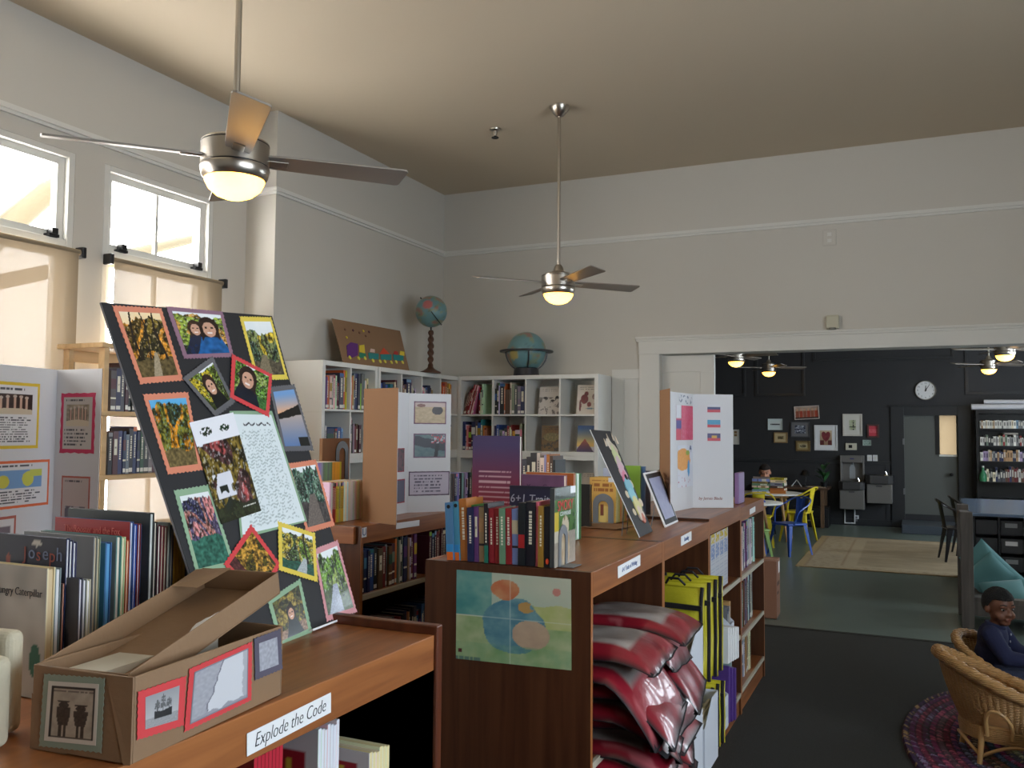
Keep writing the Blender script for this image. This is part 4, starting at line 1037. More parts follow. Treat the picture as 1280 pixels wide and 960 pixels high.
b = MB().add([lt @ Vector(p) for p in ((-lw, LL - .10, lh), (-lw, LL - .02, lh + .004), (-lw * .55, LL - .01, lh + .008), (-lw * .7, LL - .09, lh - .004))], [(0, 1, 2, 3)])
b.build('paper_flap', KRAFT, lo)

# --- folding display boards
BWHITE = mat('white_display_card', S(214, 214, 218), .6)
def trifold(name, label, pts, z, h, group='folding display boards'):
    """pts: plan points free wing, hinge, hinge, free wing; the print side is on the right of that walk"""
    t = thing(name, label, 'display board', (pts[1][0], pts[1][1], z), group)
    q = [Vector((p[0] - pts[1][0], p[1] - pts[1][1], 0)) for p in pts]; panels = []
    for i, nm in enumerate(('wing', 'centre_panel', 'wing')):
        a, c = q[i], q[i + 1]; d = (c - a).normalized(); n = Vector((d.y, -d.x, 0))
        L = frame(a, d, (0, 0, 1)); W = (c - a).length
        # z of L points out of the printed face
        s = 1 if L.col[2].to_3d().dot(n) > 0 else -1
        b = MB().box((0.001, 0, -.002), (W - .001, h, .0), 1, M=L).box((0.001, 0, 0), (W - .001, h, .002), 0, M=L)
        panels.append((b.build(nm, [BWHITE, CARDB], t, ), L @ Matrix.Translation((0, 0, .002)), W))
    return t, panels
def pin(panel, x0, x1, z0, z1, fn, nx, ny, m=None, border=.02, name='print', seed=1, jag=.0, label=None, mats=PRINT):
    o, L, W = panel
    P = lambda x, z: L @ Vector((x * W, z, 0))
    pts = [P(x0, z1), P(x1, z1), P(x1, z0), P(x0, z0)]
    if m: deckle(name + '_mat', pts, 0.0001, m, o, .0003, .0005, jag=jag or .0006, step=.02, seed=seed)
    c = sum(pts, Vector()) / 4; k = border if m else 0
    pp = [L @ Vector((x0 * W + k, z1 - k, 0)), L @ Vector((x1 * W - k, z1 - k, 0)), L @ Vector((x1 * W - k, z0 + k, 0)), L @ Vector((x0 * W + k, z0 + k, 0))]
    r = quad_print(name, pp, fn, nx, ny, mats, o, .001, .0004)
    if label: r['label'] = label
    return r
# tan board on the bookcase behind
tt, pn = trifold('folding_display_board', 'folding board showing its tan back, with two purple-framed photos inside', [(-2.28, 3.653), (-2.525, 3.72), (-2.57, 4.228), (-2.405, 4.42)], 1.236, .667)
PURP = matc('purple', S(120, 86, 112))
def zz(py, X, Y): return at(530, py, 'y', Y).z - 1.236
def pebble(u, v):
    c = mixc(rgb(170, 150, 120), rgb(206, 184, 150), fbm(u * 9, v * 9))
    if ((u - .74) / .18) ** 2 + ((v - .62) / .22) ** 2 < 1: c = rgb(52, 44, 44)
    if v > .78: c = rgb(196, 176, 170)
    if ((u - .2) / .14) ** 2 + ((v - .85) / .08) ** 2 < 1: c = rgb(130, 90, 80)
    return c
def seal_(u, v):
    c = mixc(rgb(70, 100, 110), rgb(110, 130, 130), fbm(u * 6, v * 6))
    if abs(v - .75 + .3 * u) < .16 + .1 * nz(u * 5, v * 5): c = rgb(50, 50, 62)
    if u > .55 and v > .6 and nz(u * 14, v * 14) > .5: c = rgb(190, 70, 80) if nz(u * 7, v * 5) > .5 else rgb(180, 180, 190)
    if abs(u - .7 - .1 * v) < .06 and v < .6: c = rgb(34, 34, 40)
    return c
Y2 = 4.32
pin(pn[2], .12, .88, zz(530, 0, Y2), zz(502, 0, Y2), pebble, 56, 40, PURP, .006, 'photograph', label='photo of a dark stone on sand')
pin(pn[2], .12, .88, zz(572, 0, Y2), zz(542, 0, Y2), seal_, 56, 40, PURP, .006, 'photograph', label='photo of a blue-grey sea scene')
pin(pn[2], .02, .98, zz(619, 0, Y2), zz(589, 0, Y2), text_lines(rgb(186, 174, 190), rgb(70, 60, 80), 6, .92, .08, .1, .9, 4), 60, 48, matc('dark_plum', S(76, 50, 74)), .006, 'caption_card', label='lilac caption card')
pin(pn[1], .60, .90, .23, .36, lambda u, v: rgb(90, 40, 50) if nz(u * 6, v * 6) > .4 else rgb(30, 26, 30), 12, 16, matc('deep_red', S(150, 40, 56)), .006, 'photograph')
pin(pn[1], .62, .92, .06, .19, lambda u, v: rgb(70, 66, 90), 4, 4, matc('deep_red', S(150, 40, 56)), .006, 'photograph')
# the drawn map board on the long run
tt, pn = trifold('folding_display_board', 'folding board with drawn flags and a coloured map, at the far end of the run', [(-1.136, 4.452), (-1.25, 4.674), (-1.187, 5.18), (-.972, 5.30)], 1.2515, .672)
def crayon(c, k=.16): return lambda u, v: mixc(c, rgb(236, 200, 210), k + .5 * (fbm((u + v) * 22, (u - v) * 5) - .4))
pin(pn[1], .62, .99, .40, .60, crayon(rgb(206, 40, 84)), 40, 50, name='red_square')
pin(pn[1], .46, .615, .40, .60, lambda u, v: rgb(60, 50, 140) if .3 < v < .6 else (rgb(224, 224, 232) if v > .6 else rgb(206, 50, 84)), 4, 20, name='flag_stripes')
def mapdraw(u, v):
    c = rgb(216, 218, 228)
    if ((u - .35) / (.42 + .1 * nz(v * 6, 1))) ** 2 + ((v - .66) / .26) ** 2 < 1 + .4 * (nz(u * 6, v * 6) - .5): c = mixc(rgb(224, 140, 40), rgb(236, 170, 70), nz(u * 20, v * 20))
    if ((u - .72) / .07) ** 2 + ((v - .44) / .2) ** 2 < 1: c = rgb(60, 150, 206)
    if ((u - .85) / .06) ** 2 + ((v - .9) / .1) ** 2 < 1 and nz(u * 9, v * 9) > .4: c = rgb(60, 80, 120)
    if ((u - .66) / .12) ** 2 + ((v - .82) / .06) ** 2 < 1: c = rgb(150, 170, 60)
    if v < .3 and nz(u * 12, v * 12, 3) > .73: c = rgb(190, 120, 130)
    return c
pin(pn[1], .5, .98, .13, .37, mapdraw, 44, 60, name='drawn_map', label='crayon map')
pin(pn[1], .55, .95, .61, .66, lambda u, v: rgb(110, 120, 140) if nz(u * 9, v * 4, 2) > .62 else rgb(214, 214, 220), 30, 10, name='pencil_note')
for z, cs in ((.565, ((214, 214, 222), (40, 44, 104), (190, 40, 66))), (.475, ((60, 150, 190), (60, 150, 190), (190, 44, 60))), (.395, ((60, 54, 110), (206, 160, 60), (190, 50, 70)))):
    k = cs
    pin(pn[2], .36, .68, z, z + .045, (lambda k: lambda u, v: rgb(*k[2]) if v < .34 else (rgb(*k[1]) if v < .68 and (k[1] != (206, 160, 60) or abs(u - .5) < .2) else rgb(*k[0])))(k), 20, 12, name='drawn_flag')
L = pn[2][1]
text('by James Blade', .024, L @ Matrix.Translation((pn[2][2] * .43, .055, .0006)), pn[2][0], mat('rust_ink', S(150, 84, 70), .7), shear=.2)
# the white science board
R_ = (-3.08, 2.40)
tt, pn = trifold('folding_display_board', 'large white folding board with penguin pictures and a map, before the roller blind', [(-2.74, 1.72), (-2.959, 1.915), R_, (-2.826, 2.397)], 1.2015, .722)
def penguins(bg, u, v):
    c = mixc(bg, shade_c(bg, .6), fbm(u * 5, v * 5))
    for i, x in enumerate((.2, .36, .54, .7, .84)):
        h = .8 + .08 * math.sin(i * 7)
        if abs(u - x) < .055 and .28 < v < h: c = rgb(206, 170, 150) if abs(u - x) < .03 else rgb(70, 50, 44)
        if ((u - x) / .05) ** 2 + ((v - h) / .07) ** 2 < 1: c = rgb(196, 180, 166)
    if v < .3 - .3 * (u - .5) ** 2: c = rgb(206, 190, 166)
    return c
def page(pic, py0, py1, lines, paper=rgb(222, 220, 222)):
    tl_ = text_lines(paper, rgb(50, 50, 58), lines, py0 - .04, .05, .05, .95, 5, .5, 40)
    head = text_lines(paper, rgb(50, 50, 58), 1, .97, .91, .08, .92, 8, .6, 40)
    def f(u, v):
        if py0 < v < py1 and .1 < u < .9: return pic((u - .1) / .8, (v - py0) / (py1 - py0))
        return head(u, v) if v > .9 else tl_(u, v)
    return f
def sp(px, py, k):      # panel coordinate of a place measured on the photograph
    o, L, W = pn[k]; o2 = tt.matrix_world @ L
    p = o2.inverted() @ atp(px, py, o2.translation, o2.col[2].to_3d()); return p.x / W, p.y
bpy.context.view_layer.update()
def patch(k, x0p, x1p, y0p, y1p, fn, nx, ny, m, border, name, seed, label, jag=0):
    xa, za = sp(x0p, y0p, k); xb, zb = sp(x1p, y1p, k)
    pin(pn[k], min(xa, xb), max(xa, xb), min(za, zb), max(za, zb), fn, nx, ny, m, border, name, seed, jag, label)
YM, OM, KM, RM = matc('bright_yellow', S(222, 190, 60)), matc('bright_orange', S(224, 112, 70)), matc('hot_pink', S(206, 60, 100)), matc('dusty_red', S(184, 104, 92))
patch(1, -22, 50, 562, 480, page(lambda u, v: penguins(rgb(70, 50, 46), u, v), 
      .52, .86, 11), 130, 130, YM, .012, 'fact_sheet', 41, 'fact sheet with a photo of upright birds on yellow card')
def worldmap(u, v):
    c = rgb(120, 160, 206)
    if ((u - .70) / .12) ** 2 + ((v - .5) / .42) ** 2 < 1 + .6 * (nz(u * 5, v * 5) - .5): c = rgb(206, 206, 90)
    if u > .74 and v > .62: c = rgb(200, 204, 96)
    if ((u - .2) / .12) ** 2 + ((v - .4) / .35) ** 2 < 1: c = rgb(206, 200, 80)
    return c
patch(1, -22, 62, 640, 574, page(worldmap, .40, .84, 5), 130, 90, OM, .010, 'fact_sheet', 42, 'world map sheet on orange card')
patch(1, -24, 20, 706, 644, page(lambda u, v: rgb(120, 110, 120), .5, .8, 4), 20, 24, RM, .010, 'fact_sheet', 43, None)
patch(2, 74.5, 120, 566, 491, page(lambda u, v: penguins(rgb(190, 172, 150), u, v), .44, .86, 5, rgb(196, 188, 184)), 90, 110, KM, .016, 'fact_sheet', 44, 'fact sheet with penguins on torn hot pink card', .003)
patch(2, 75, 113, 668, 596, page(lambda u, v: rgb(96, 92, 104) if nz(u * 5, v * 5) > .4 else rgb(170, 170, 180), .2, .5, 4, rgb(196, 182, 178)), 40, 60, RM, .007, 'fact_sheet', 45, 'text sheet on dusty red card')

# --- poster on the end panel of the long run (a plain watercolour garden)
def watercolour(u, v):
    c = mixc(rgb(176, 196, 180), rgb(206, 206, 186), fbm(u * 2.5, v * 2.5, 2))
    if u < .32 and v > .5: c = mixc(rgb(70, 140, 140), rgb(150, 186, 172), fbm(u * 5, v * 5, 3) + (u - .2))
    if v < .5: c = mixc(rgb(110, 150, 90), rgb(190, 200, 160), fbm(u * 5, v * 4, 4) + .2)
    if .55 < u and .42 < v < .62 + .1 * nz(u * 5, 2): c = mixc(rgb(170, 186, 110), rgb(200, 200, 150), fbm(u * 7, v * 7, 5))
    d = ((u - .50) / .26) ** 2 + ((v - .42) / .30) ** 2
    if d < 1.1 + .5 * (nz(u * 6, v * 6, 9) - .5): c = mixc(rgb(60, 116, 140), rgb(130, 170, 176), fbm(u * 8, v * 8, 6))
    if ((u - .44) / .12) ** 2 + ((v - .82) / .12) ** 2 < 1 + .5 * (nz(u * 9, v * 9, 3) - .5): c = mixc(rgb(190, 100, 66), rgb(206, 150, 110), fbm(u * 9, v * 9, 7))
    if ((u - .66) / .16) ** 2 + ((v - .34) / .16) ** 2 < 1: c = mixc(rgb(200, 176, 150), rgb(176, 150, 130), fbm(u * 7, v * 7, 8))
    if ((u - .62) / .07) ** 2 + ((v - .64) / .06) ** 2 < 1 and nz(u * 14, v * 14) > .4: c = rgb(190, 150, 90)
    if ((u - .88) / .035) ** 2 + ((v - .84) / .045) ** 2 < 1: c = rgb(206, 140, 130)
    if v < .2: c = mixc(c, rgb(120, 170, 130), .6 * fbm(u * 12, v * 9, 4))
    if abs(u - .485) < .006 or abs(v - .50) < .008: c = mixc(c, rgb(220, 226, 218), .5)
    if .02 < u < .055 and .08 < v < .12: c = rgb(90, 30, 36)
    if v < .035 and u < .22 and nz(u * 60, 1) > .45: c = rgb(100, 130, 120)
    return c
EY = 2.7375
pq = [at(571, 712, 'y', EY), at(714, 724, 'y', EY), at(714.5, 838, 'y', EY), at(570, 823, 'y', EY)]
o = quad_print('poster', pq, watercolour, 120, 96, PRINT, None, .0006, .0006)
tag(o, 'creased watercolour poster on the end panel of the long oak run', 'poster')
# ================================================================ FANS
def bulb_material():
    M = bpy.data.materials.new('lit_frosted_glass'); M.use_nodes = True
    nt = M.node_tree; b = nt.nodes['Principled BSDF']
    b.inputs['Base Color'].default_value = (.9, .8, .6, 1)
    tc = nt.nodes.new('ShaderNodeTexCoord'); sx = nt.nodes.new('ShaderNodeSeparateXYZ')
    nt.links.new(tc.outputs['Object'], sx.inputs[0])
    mr = nt.nodes.new('ShaderNodeMapRange'); mr.inputs['From Min'].default_value = -.165; mr.inputs['From Max'].default_value = -.075
    nt.links.new(sx.outputs['Z'], mr.inputs['Value'])
    cr = nt.nodes.new('ShaderNodeValToRGB')
    cr.color_ramp.elements[0].color = (1, .60, .075, 1); cr.color_ramp.elements[1].color = (1, .38, .03, 1)
    nt.links.new(mr.outputs[0], cr.inputs['Fac'])
    nt.links.new(cr.outputs['Color'], b.inputs['Emission Color']); b.inputs['Emission Strength'].default_value = LAMP
    return M
LAMP = 9.0
GLOW = bulb_material()
def fan_parts(t, rod, ang):
    """ceiling fan hanging from its canopy: origin at the middle of the motor"""
    MB().lathe([(.0, rod), (.075, rod), (.072, rod - .02), (.05, rod - .055), (.022, rod - .085), (0, rod - .085)], 24).build('canopy', NICKEL, t, smooth=True)
    MB().tube([(0, 0, .06), (0, 0, rod - .07)], .0125, 14).build('downrod', NICKEL, t, smooth=True)
    MB().lathe([(0, .135), (.02, .135), (.034, .115), (.042, .085), (.09, .07), (.118, .06), (.128, .052), (.128, -.035), (.122, -.038), (.129, -.042), (.131, -.05), (.124, -.08), (.114, -.092), (.0, -.092)], 40).build('motor_housing', NICKEL, t, smooth=True)
    MB().lathe([(.1285, .047), (.1295, .045), (.1285, .043), (.1285, .047)], 40).lathe([(.1255, -.036), (.1262, -.038), (.1255, -.04), (.1255, -.036)], 40).build('housing_band', BLACKM, t)
    MB().lathe([(.114, -.088), (.112, -.10), (.098, -.128), (.07, -.152), (.036, -.165), (0, -.169)], 36).build('light_bowl', GLOW, t, smooth=True)
    for k in range(4):
        A = Matrix.Rotation(ang + k * PI / 2, 4, 'Z') @ Matrix.Translation((0, 0, -.005)) @ Matrix.Rotation(R(-13), 4, 'X')
        out = [(.115, -.044), (.16, -.050), (.655, -.066), (.670, -.062), (.676, -.050), (.664, .050), (.658, .060), (.645, .064), (.16, .050), (.115, .044)]
        bl_ = MB().prism(out, -.004, .004, M=A).build('blade', BLADE, t, bevel=.0015)
        MB().box((.09, -.022, -.009), (.20, .022, -.0045), M=A).build('blade_iron', NICKEL, bl_, bevel=.002)
p = at(294, 196, 'y', 2.59)
f1 = thing('ceiling_fan', 'large silver ceiling fan with a glowing bowl, in front of the windows', 'ceiling fan', p, 'four-bladed ceiling fans')
fan_parts(f1, ZC - p.z, R(46.6))
p2 = at(698, 353, 'y', 6.156)
f2 = thing('ceiling_fan', 'silver ceiling fan hanging before the back wall, right of the blue globe', 'ceiling fan', p2, 'four-bladed ceiling fans')
fan_parts(f2, ZC - p2.z, R(46))
for px, py, y, a, lab in ((961, 459, 16.0, 30, 'small-looking silver fan before the charcoal wall, above the framed pictures'), (920, 445, 13.4, 70, 'far-room fan cut by the lintel, beside the white sliding door'),
                          (1236, 455, 16.1, 36, 'silver fan before the charcoal wall, above the tall black bookcase'), (1256, 436, 13.3, 20, 'far-room fan cut by the lintel, above the tall black bookcase')):
    p = at(px, py, 'y', y)
    fan_parts(thing('ceiling_fan', lab, 'ceiling fan', p, 'four-bladed ceiling fans'), ZC - p.z, R(a))

# ================================================================ ON THE WHITE SHELVING
KT = KZ + .762 + .001
TEALG = mat('globe_print', attr='Col', rough=.35)
def globe_col(seed):
    def f(d):
        n = noise.fractal(Vector(d) * 1.7 + Vector((seed, 3, 1)), 1, 2, 4)
        c = rgb(110, 152, 158)
        if n > .16: c = mixc(rgb(122, 152, 140), rgb(150, 150, 110), n * 1.5)
        if n > .42: c = rgb(160, 120, 112)
        if noise.noise(Vector(d) * 9) > .55: c = shade_c(c, .85)
        return c
    return f
def globe_ball(r, seed, name, parent, extra=None):
    n, k = 48, 32; vs = []; cs = []; col = globe_col(seed)
    b = MB()
    def P(u, v):
        t = PI * (v - .5); a = 2 * PI * u
        return (r * math.cos(t) * math.cos(a), r * math.cos(t) * math.sin(a), r * math.sin(t))
    def C(u, v):
        p = Vector(P(u, v)).normalized()
        if extra:
            for d, w, c in extra:
                if p.dot(Vector(d).normalized()) > w: return c
        return col(p)
    b.grid(P, n, k, 0, C)
    return b.build(name, TEALG, parent, smooth=True)
DKWOOD = mat('dark_turned_wood', S(84, 54, 38), .4)
p = at(538, 466.5, 'z', KT)
t = thing('standing_globe', 'old terrestrial globe on a dark twisted wooden column, on the white shelving', 'globe', p)
dist = (p - EYE).dot(_F); k = dist / FPX
gz = (466.5 - 389) * k; gr = 19.8 * k
b = MB().lathe([(.10, 0), (.098, .012), (.07, .024), (.035, .045), (.02, .07), (0, .07)], 4 * 5); b.build('base', DKWOOD, t, smooth=True)
b = MB()
zt_ = gz - gr
def twist(u, v):
    a = 2 * PI * u; rr = .019 + .007 * math.sin(a * 2 + v * 34) + .006 * math.sin(v * PI)
    return (rr * math.cos(a), rr * math.sin(a), .06 + (zt_ - .06 - .03) * v)
b.grid(twist, 16, 60); b.build('column', DKWOOD, t, smooth=True)
MB().tube([(0, 0, zt_ - .035), (0, 0, zt_ + .01)], .008, 10).build('neck', BLACKM, t, smooth=True)
g = globe_ball(gr, 2.2, 'sphere', t, [((.3, -1, .35), .95, rgb(190, 110, 110))]); g.location = (0, 0, gz)
ta = math.radians(-38); cr_, cu_ = _r, Vector((0, 0, 1))
dirn = (cr_ * math.sin(R(38)) * -1 + cu_ * math.cos(R(38)))
MB().tube([(dirn * (gr + .02)), dirn * gr * .98], .006, 8).tube([-dirn * (gr + .012), -dirn * gr * .98], .006, 8).build('axis_pin', BLACKM, t).location = (0, 0, gz)
fw_ = (EYE - (p + Vector((0, 0, gz)))).normalized()
arc = []
for i in range(13):
    a = -R(8) + i * R(98) / 12 
    arc.append((-dirn * math.cos(R(98) - a - R(8)) + fw_ * math.sin(R(98) - a - R(8))) * (gr + .008) if False else (-dirn * math.cos(a) + fw_ * math.sin(a)) * (gr + .006))
MB().tube(arc, .004, 6).build('meridian', BLACKM, t).location = (0, 0, gz)
p = at(657, 464, 'z', KT); p = Vector((p.x, 7.785, KT)); k = (p - EYE).dot(_F) / FPX
p = at(658, 460, 'y', 7.785); p.z = KT
t = thing('cradle_globe', 'blue globe resting in a dark ringed cradle on the back-wall shelving', 'globe', p)
k = (p - EYE).dot(_F) / FPX; gz = 24 * k + .01; gr = 24.5 * k
gz = gr * .94 + .03
CRD = mat('dark_cradle_wood', S(38, 38, 46), .35)
MB().lathe([(.13, 0), (.125, .02), (.12, .07), (.09, .085), (.08, .03), (0, .03)], 28).build('base', CRD, t, smooth=True)
g = globe_ball(gr, 5.4, 'sphere', t, [((-.35, -1, -.25), .965, rgb(196, 180, 110))]); g.location = (0, 0, gz + .03)
MB().lathe([(gr + .006, -.008), (gr + .07, -.008), (gr + .072, .0), (gr + .07, .008), (gr + .006, .008), (gr + .006, -.008)], 48).build('horizon_ring', CRD, t, smooth=True).location = (0, 0, gz + .03)
for q in range(4):
    a = R(30) + q * PI / 2
    MB().tube([((gr + .012) * math.cos(e) * math.cos(a), (gr + .012) * math.cos(e) * math.sin(a), gz + .03 + (gr + .012) * math.sin(e)) for e in [R(-62 + 6.2 * i) for i in range(11)]], .007, 6).build('cradle_arm', CRD, t, smooth=True)
# cardboard picture of a train
b0, b1 = at(429, 452.5, 'z', KT), at(511, 462.5, 'z', KT)
b0.x = b1.x = -4.22; b0.y = at(429, 452.5, 'x', -4.22).y; b1.y = at(511, 462.5, 'x', -4.22).y
pl_n = Vector((math.cos(R(24)), 0, math.sin(R(24))))
o0 = Vector((-4.22, b0.y, KT))
TM = frame(o0, (0, 1, 0), Vector((-math.sin(R(24)), 0, math.cos(R(24)))))
t = thing('train_picture', 'cardboard picture with a colourful paper train, leaning on the wall above the shelving', 'picture', TM)
TI = TM.inverted()
def tp(px, py): return TI @ atp(px, py, o0, pl_n)
cs = [tp(429, 453), tp(511, 462), tp(500, 413.5), tp(415, 398)]
poly = [(cs[0].x, 0), (cs[1].x, 0), (cs[2].x, cs[2].y), (cs[3].x, cs[3].y)]
MB().prism(poly, -.006, 0).build('card', mat('brown_card', S(140, 108, 80), .8), t)
FP = lambda n, c: mat('felt_' + n, c, .85)
def cut(name, pts, m, z=.004):
    q = [tp(*p) for p in pts]; q = [(a.x, a.y) for a in q]
    MB().prism(q, .0005, z).build(name, m, t)
def disc(name, px, py, r, m, z=.006):
    c = tp(px, py); MB().prism([(c.x + r * math.cos(i * PI / 8), c.y + r * math.sin(i * PI / 8)) for i in range(16)], .0005, z).build(name, m, t)
cut('engine', [(434, 446), (433, 432), (438, 428), (447, 430), (447, 444), (441, 447)], FP('purple', S(96, 44, 120)))
cut('engine_cab', [(449, 440), (449, 432), (455, 431), (456, 442)], FP('yellow', S(220, 196, 60)))
cut('coal_car', [(449, 447), (449, 441), (457, 442), (457, 448)], FP('green', S(46, 130, 100)))
for i, (xa, xb) in enumerate(((460, 473), (475, 489), (491, 504))):
    y = 441 + (xa - 460) * .06
    cut('car', [(xa, y), (xb, y + 1.4), (xb, y + 8.5), (xa + 1, y + 7.5)], FP('teal', S(40, 132, 132)))
cut('load', [(462, 440), (463, 436), (468, 437), (468, 441)], FP('white', S(220, 190, 180)), .005)
cut('load', [(474, 443), (479, 435), (487, 443)], FP('red', S(206, 74, 44)), .005)
cut('load', [(491, 443), (493, 439), (497, 440), (497, 444)], FP('crimson', S(180, 50, 44)), .005)
cut('load', [(499, 444), (500, 439), (505, 440), (505, 445)], FP('yellow', S(220, 196, 60)), .005)
for x, y in ((437, 447), (448, 448), (456, 448), (466, 451), (475, 452), (481, 452), (489, 453), (495, 452.5), (503, 453)): disc('wheel', x, y, .017, FP('lemon', S(226, 214, 90)))
for x, y, m in ((441, 413, 'plum'), (454, 414, 'yellow'), (461, 415, 'plum'), (433, 422, 'yellow'), (431, 412, 'brown'), (449, 416, 'brown'), (457, 420, 'brown')):
    disc('smoke_puff', x, y, .011, FP(m, {'plum': S(90, 50, 60), 'yellow': S(220, 196, 60), 'brown': S(116, 84, 64)}[m]))

# ================================================================ ON THE BOOKCASE TOPS
ZB = 1.2385
GN = 'novels lined up on the near end of the long run'
nov = [('sky blue', 558, 567.5, 629, 'pale'), ('sky blue', 567.5, 574.5, 627.5, 'pale'), ('orange', 574.5, 584, 624.5, ''), ('navy blue', 584, 592, 635, ''), ('purple', 592, 597.5, 634, ''), ('tan', 597.5, 605, 635, ''), ('black', 605, 610.5, 630, ''), ('red', 610.5, 617, 636, ''), ('red', 617, 624, 636, ''), ('sage green', 624, 631.5, 636, ''), ('red', 631.5, 639, 636, ''), ('pale blue', 639, 647, 637, ''), ('black', 647, 656, 629, ''), ('black', 656, 668, 628, ''), ('pink', 668, 672, 628, ''), ('mustard', 672, 679, 633, ''), ('black', 679, 686.5, 634, '')]
SPL = ['pale blue novel with a round dark emblem, outermost of the row', 'pale blue novel right beside its twin at the end of the novel row', 'orange-gold novel next to the pale blue pair', 'navy novel between the gold and purple ones', 'thin purple novel in the row on the long run', 'mottled tan novel beside the thin purple one', 'black novel with a green foot',
       'red novel nearer the black-green one, of the red pair', 'red novel nearer the sage one, of the red pair', 'sage green novel between two red ones', 'red novel with a big white title, right of the sage one', 'novel with a colourful painted spine beside the black red-block one', 'black novel with a red block on its spine', 'thick black novel before the thin pink one', 'thin pale pink book among the black novels', 'mustard green novel among the black ones', 'black novel with a bright orange dot at its foot']
ynov = 2.752
for i, (cn, xa, xb, yt, _) in enumerate(nov):
    fy = 703 + (xa - 558) * .055
    x0, x1 = at(xa, fy, 'y', ynov).x, at(xb, fy, 'y', ynov).x
    h = at((xa + xb) / 2, yt, 'y', ynov).z - ZB
    lean = -3 if i < 3 else -1.2 if i < 12 else 0
    M = Matrix.Translation((x0 + .0008, ynov + .004 * (i % 3), ZB + .001)) @ Matrix.Rotation(R(lean), 4, 'Y')
    o = book(M, (x1 - x0) - .0014, .135, h, cn, SPL[i], GN, parts=True, name='novel', seed=i + 70, spine=['plain', 'plain', 'title', 'title', 'label', 'band', 'title', 'title', 'title', 'title', 'title', 'band', 'plain', 'title', 'plain', 'title', 'plain'][i], call=False)
    w = x1 - x0 - .0014
    if i < 2: MB().prism([(w / 2 + .007 * math.cos(a * PI / 7), .93 * h + .007 * math.sin(a * PI / 7)) for a in range(14)], 0, .0008, M=frame((0, 0, 0), (1, 0, 0), (0, 0, 1))).build('emblem', BLACKM, o); MB().box((.001, -.0012, .0), (w - .001, -.0002, .055), 0, rgb(60, 150, 214)).box((.002, -.0016, .0), (w - .002, -.0012, .028), 0, rgb(226, 110, 40)).build('spine_art', BOOKM, o)
    if i == 6: MB().box((.0005, -.0012, .0), (w - .0005, -.0002, .06), 0, rgb(40, 120, 100)).build('spine_art', BOOKM, o)
    if i == 12: MB().box((.0015, -.0012, .06), (w - .0015, -.0002, .105), 0, rgb(170, 36, 40)).build('spine_art', BOOKM, o)
    if i == 16: MB().prism([(w * .6 + .006 * math.cos(a * PI / 7), .02 + .010 * math.sin(a * PI / 7)) for a in range(14)], 0, .0008, M=frame((0, 0, 0), (1, 0, 0), (0, 0, 1))).build('spine_art', mat('orange_dot', S(236, 84, 50), .5), o)
    if i == 10: text('EPIC', .014, Matrix.Translation((w / 2, -.001, h * .42)) @ Matrix(((0, 1, 0, 0), (0, 0, -1, 0), (-1, 0, 0, 0), (0, 0, 0, 1))), o, PAPER)
# thin book lying across the tops, green
o = MB().box((0, 0, 0), (.075, .11, .008)).build('booklet', mat('green_booklet', S(84, 160, 96), .4)); p = at(584, 634, 'y', 2.78)
o.matrix_world = Matrix.Translation((p.x, 2.80, p.z - .002)) @ Matrix.Rotation(R(-6), 4, 'Y'); tag(o, 'thin green booklet tucked over the tops of the novels', 'booklet')
# the dog book at the end of the row with its bookend
xd = at(687, 709, 'y', ynov).x
h = at(690, 611, 'y', ynov).z - ZB
def dogcover(u, v):
    c = mixc(rgb(90, 130, 60), rgb(60, 90, 50), fbm(u * 5, v * 5))
    if v < .42: c = mixc(rgb(176, 166, 150), rgb(150, 140, 130), nz(u * 22, v * 22))
    if v > .85: c = rgb(50, 60, 44)
    if ((u - .5) / .17) ** 2 + ((v - .48) / .15) ** 2 < 1: c = rgb(206, 190, 164) if nz(u * 12, v * 12) > .35 else rgb(140, 110, 84)
    if ((u - .52) / .2) ** 2 + ((v - .2) / .24) ** 2 < 1: c = mixc(rgb(214, 200, 176), rgb(170, 140, 104), nz(u * 7, v * 7))
    if ((u - .55) / .05) ** 2 + ((v - .44) / .03) ** 2 < 1: c = rgb(40, 34, 34)
    if u < .2 and .3 < v < .7: c = rgb(206, 180, 60) if v > .45 else rgb(206, 196, 176)
    if u > .74 and v > .9: c = rgb(232, 232, 236)
    return c
o = book(rotz((xd, ynov, ZB + .001), 0), .016, .2, h, 'dark grey', 'paperback with a shaggy dog on its cover, ending the novel row', GN, parts=True, name='novel', call=False, spine='plain')
quad_print('cover_art', [(.016, 0, h), (.016, .2, h), (.016, .2, 0), (.016, 0, 0)], dogcover, 50, 70, PRINTG, o, lift=.0004)
RB = Matrix(((0, 0, 1, 0), (1, 0, 0, 0), (0, 1, 0, 0), (0, 0, 0, 1)))
text('SMOKY', .05, Matrix.Translation((.0178, .1, h * .76)) @ RB, o, mat('red_title', S(206, 40, 44), .5), xs=.9)
text('COWHORSE', .02, Matrix.Translation((.0178, .1, h * .66)) @ RB, o, PAPER, xs=.9)
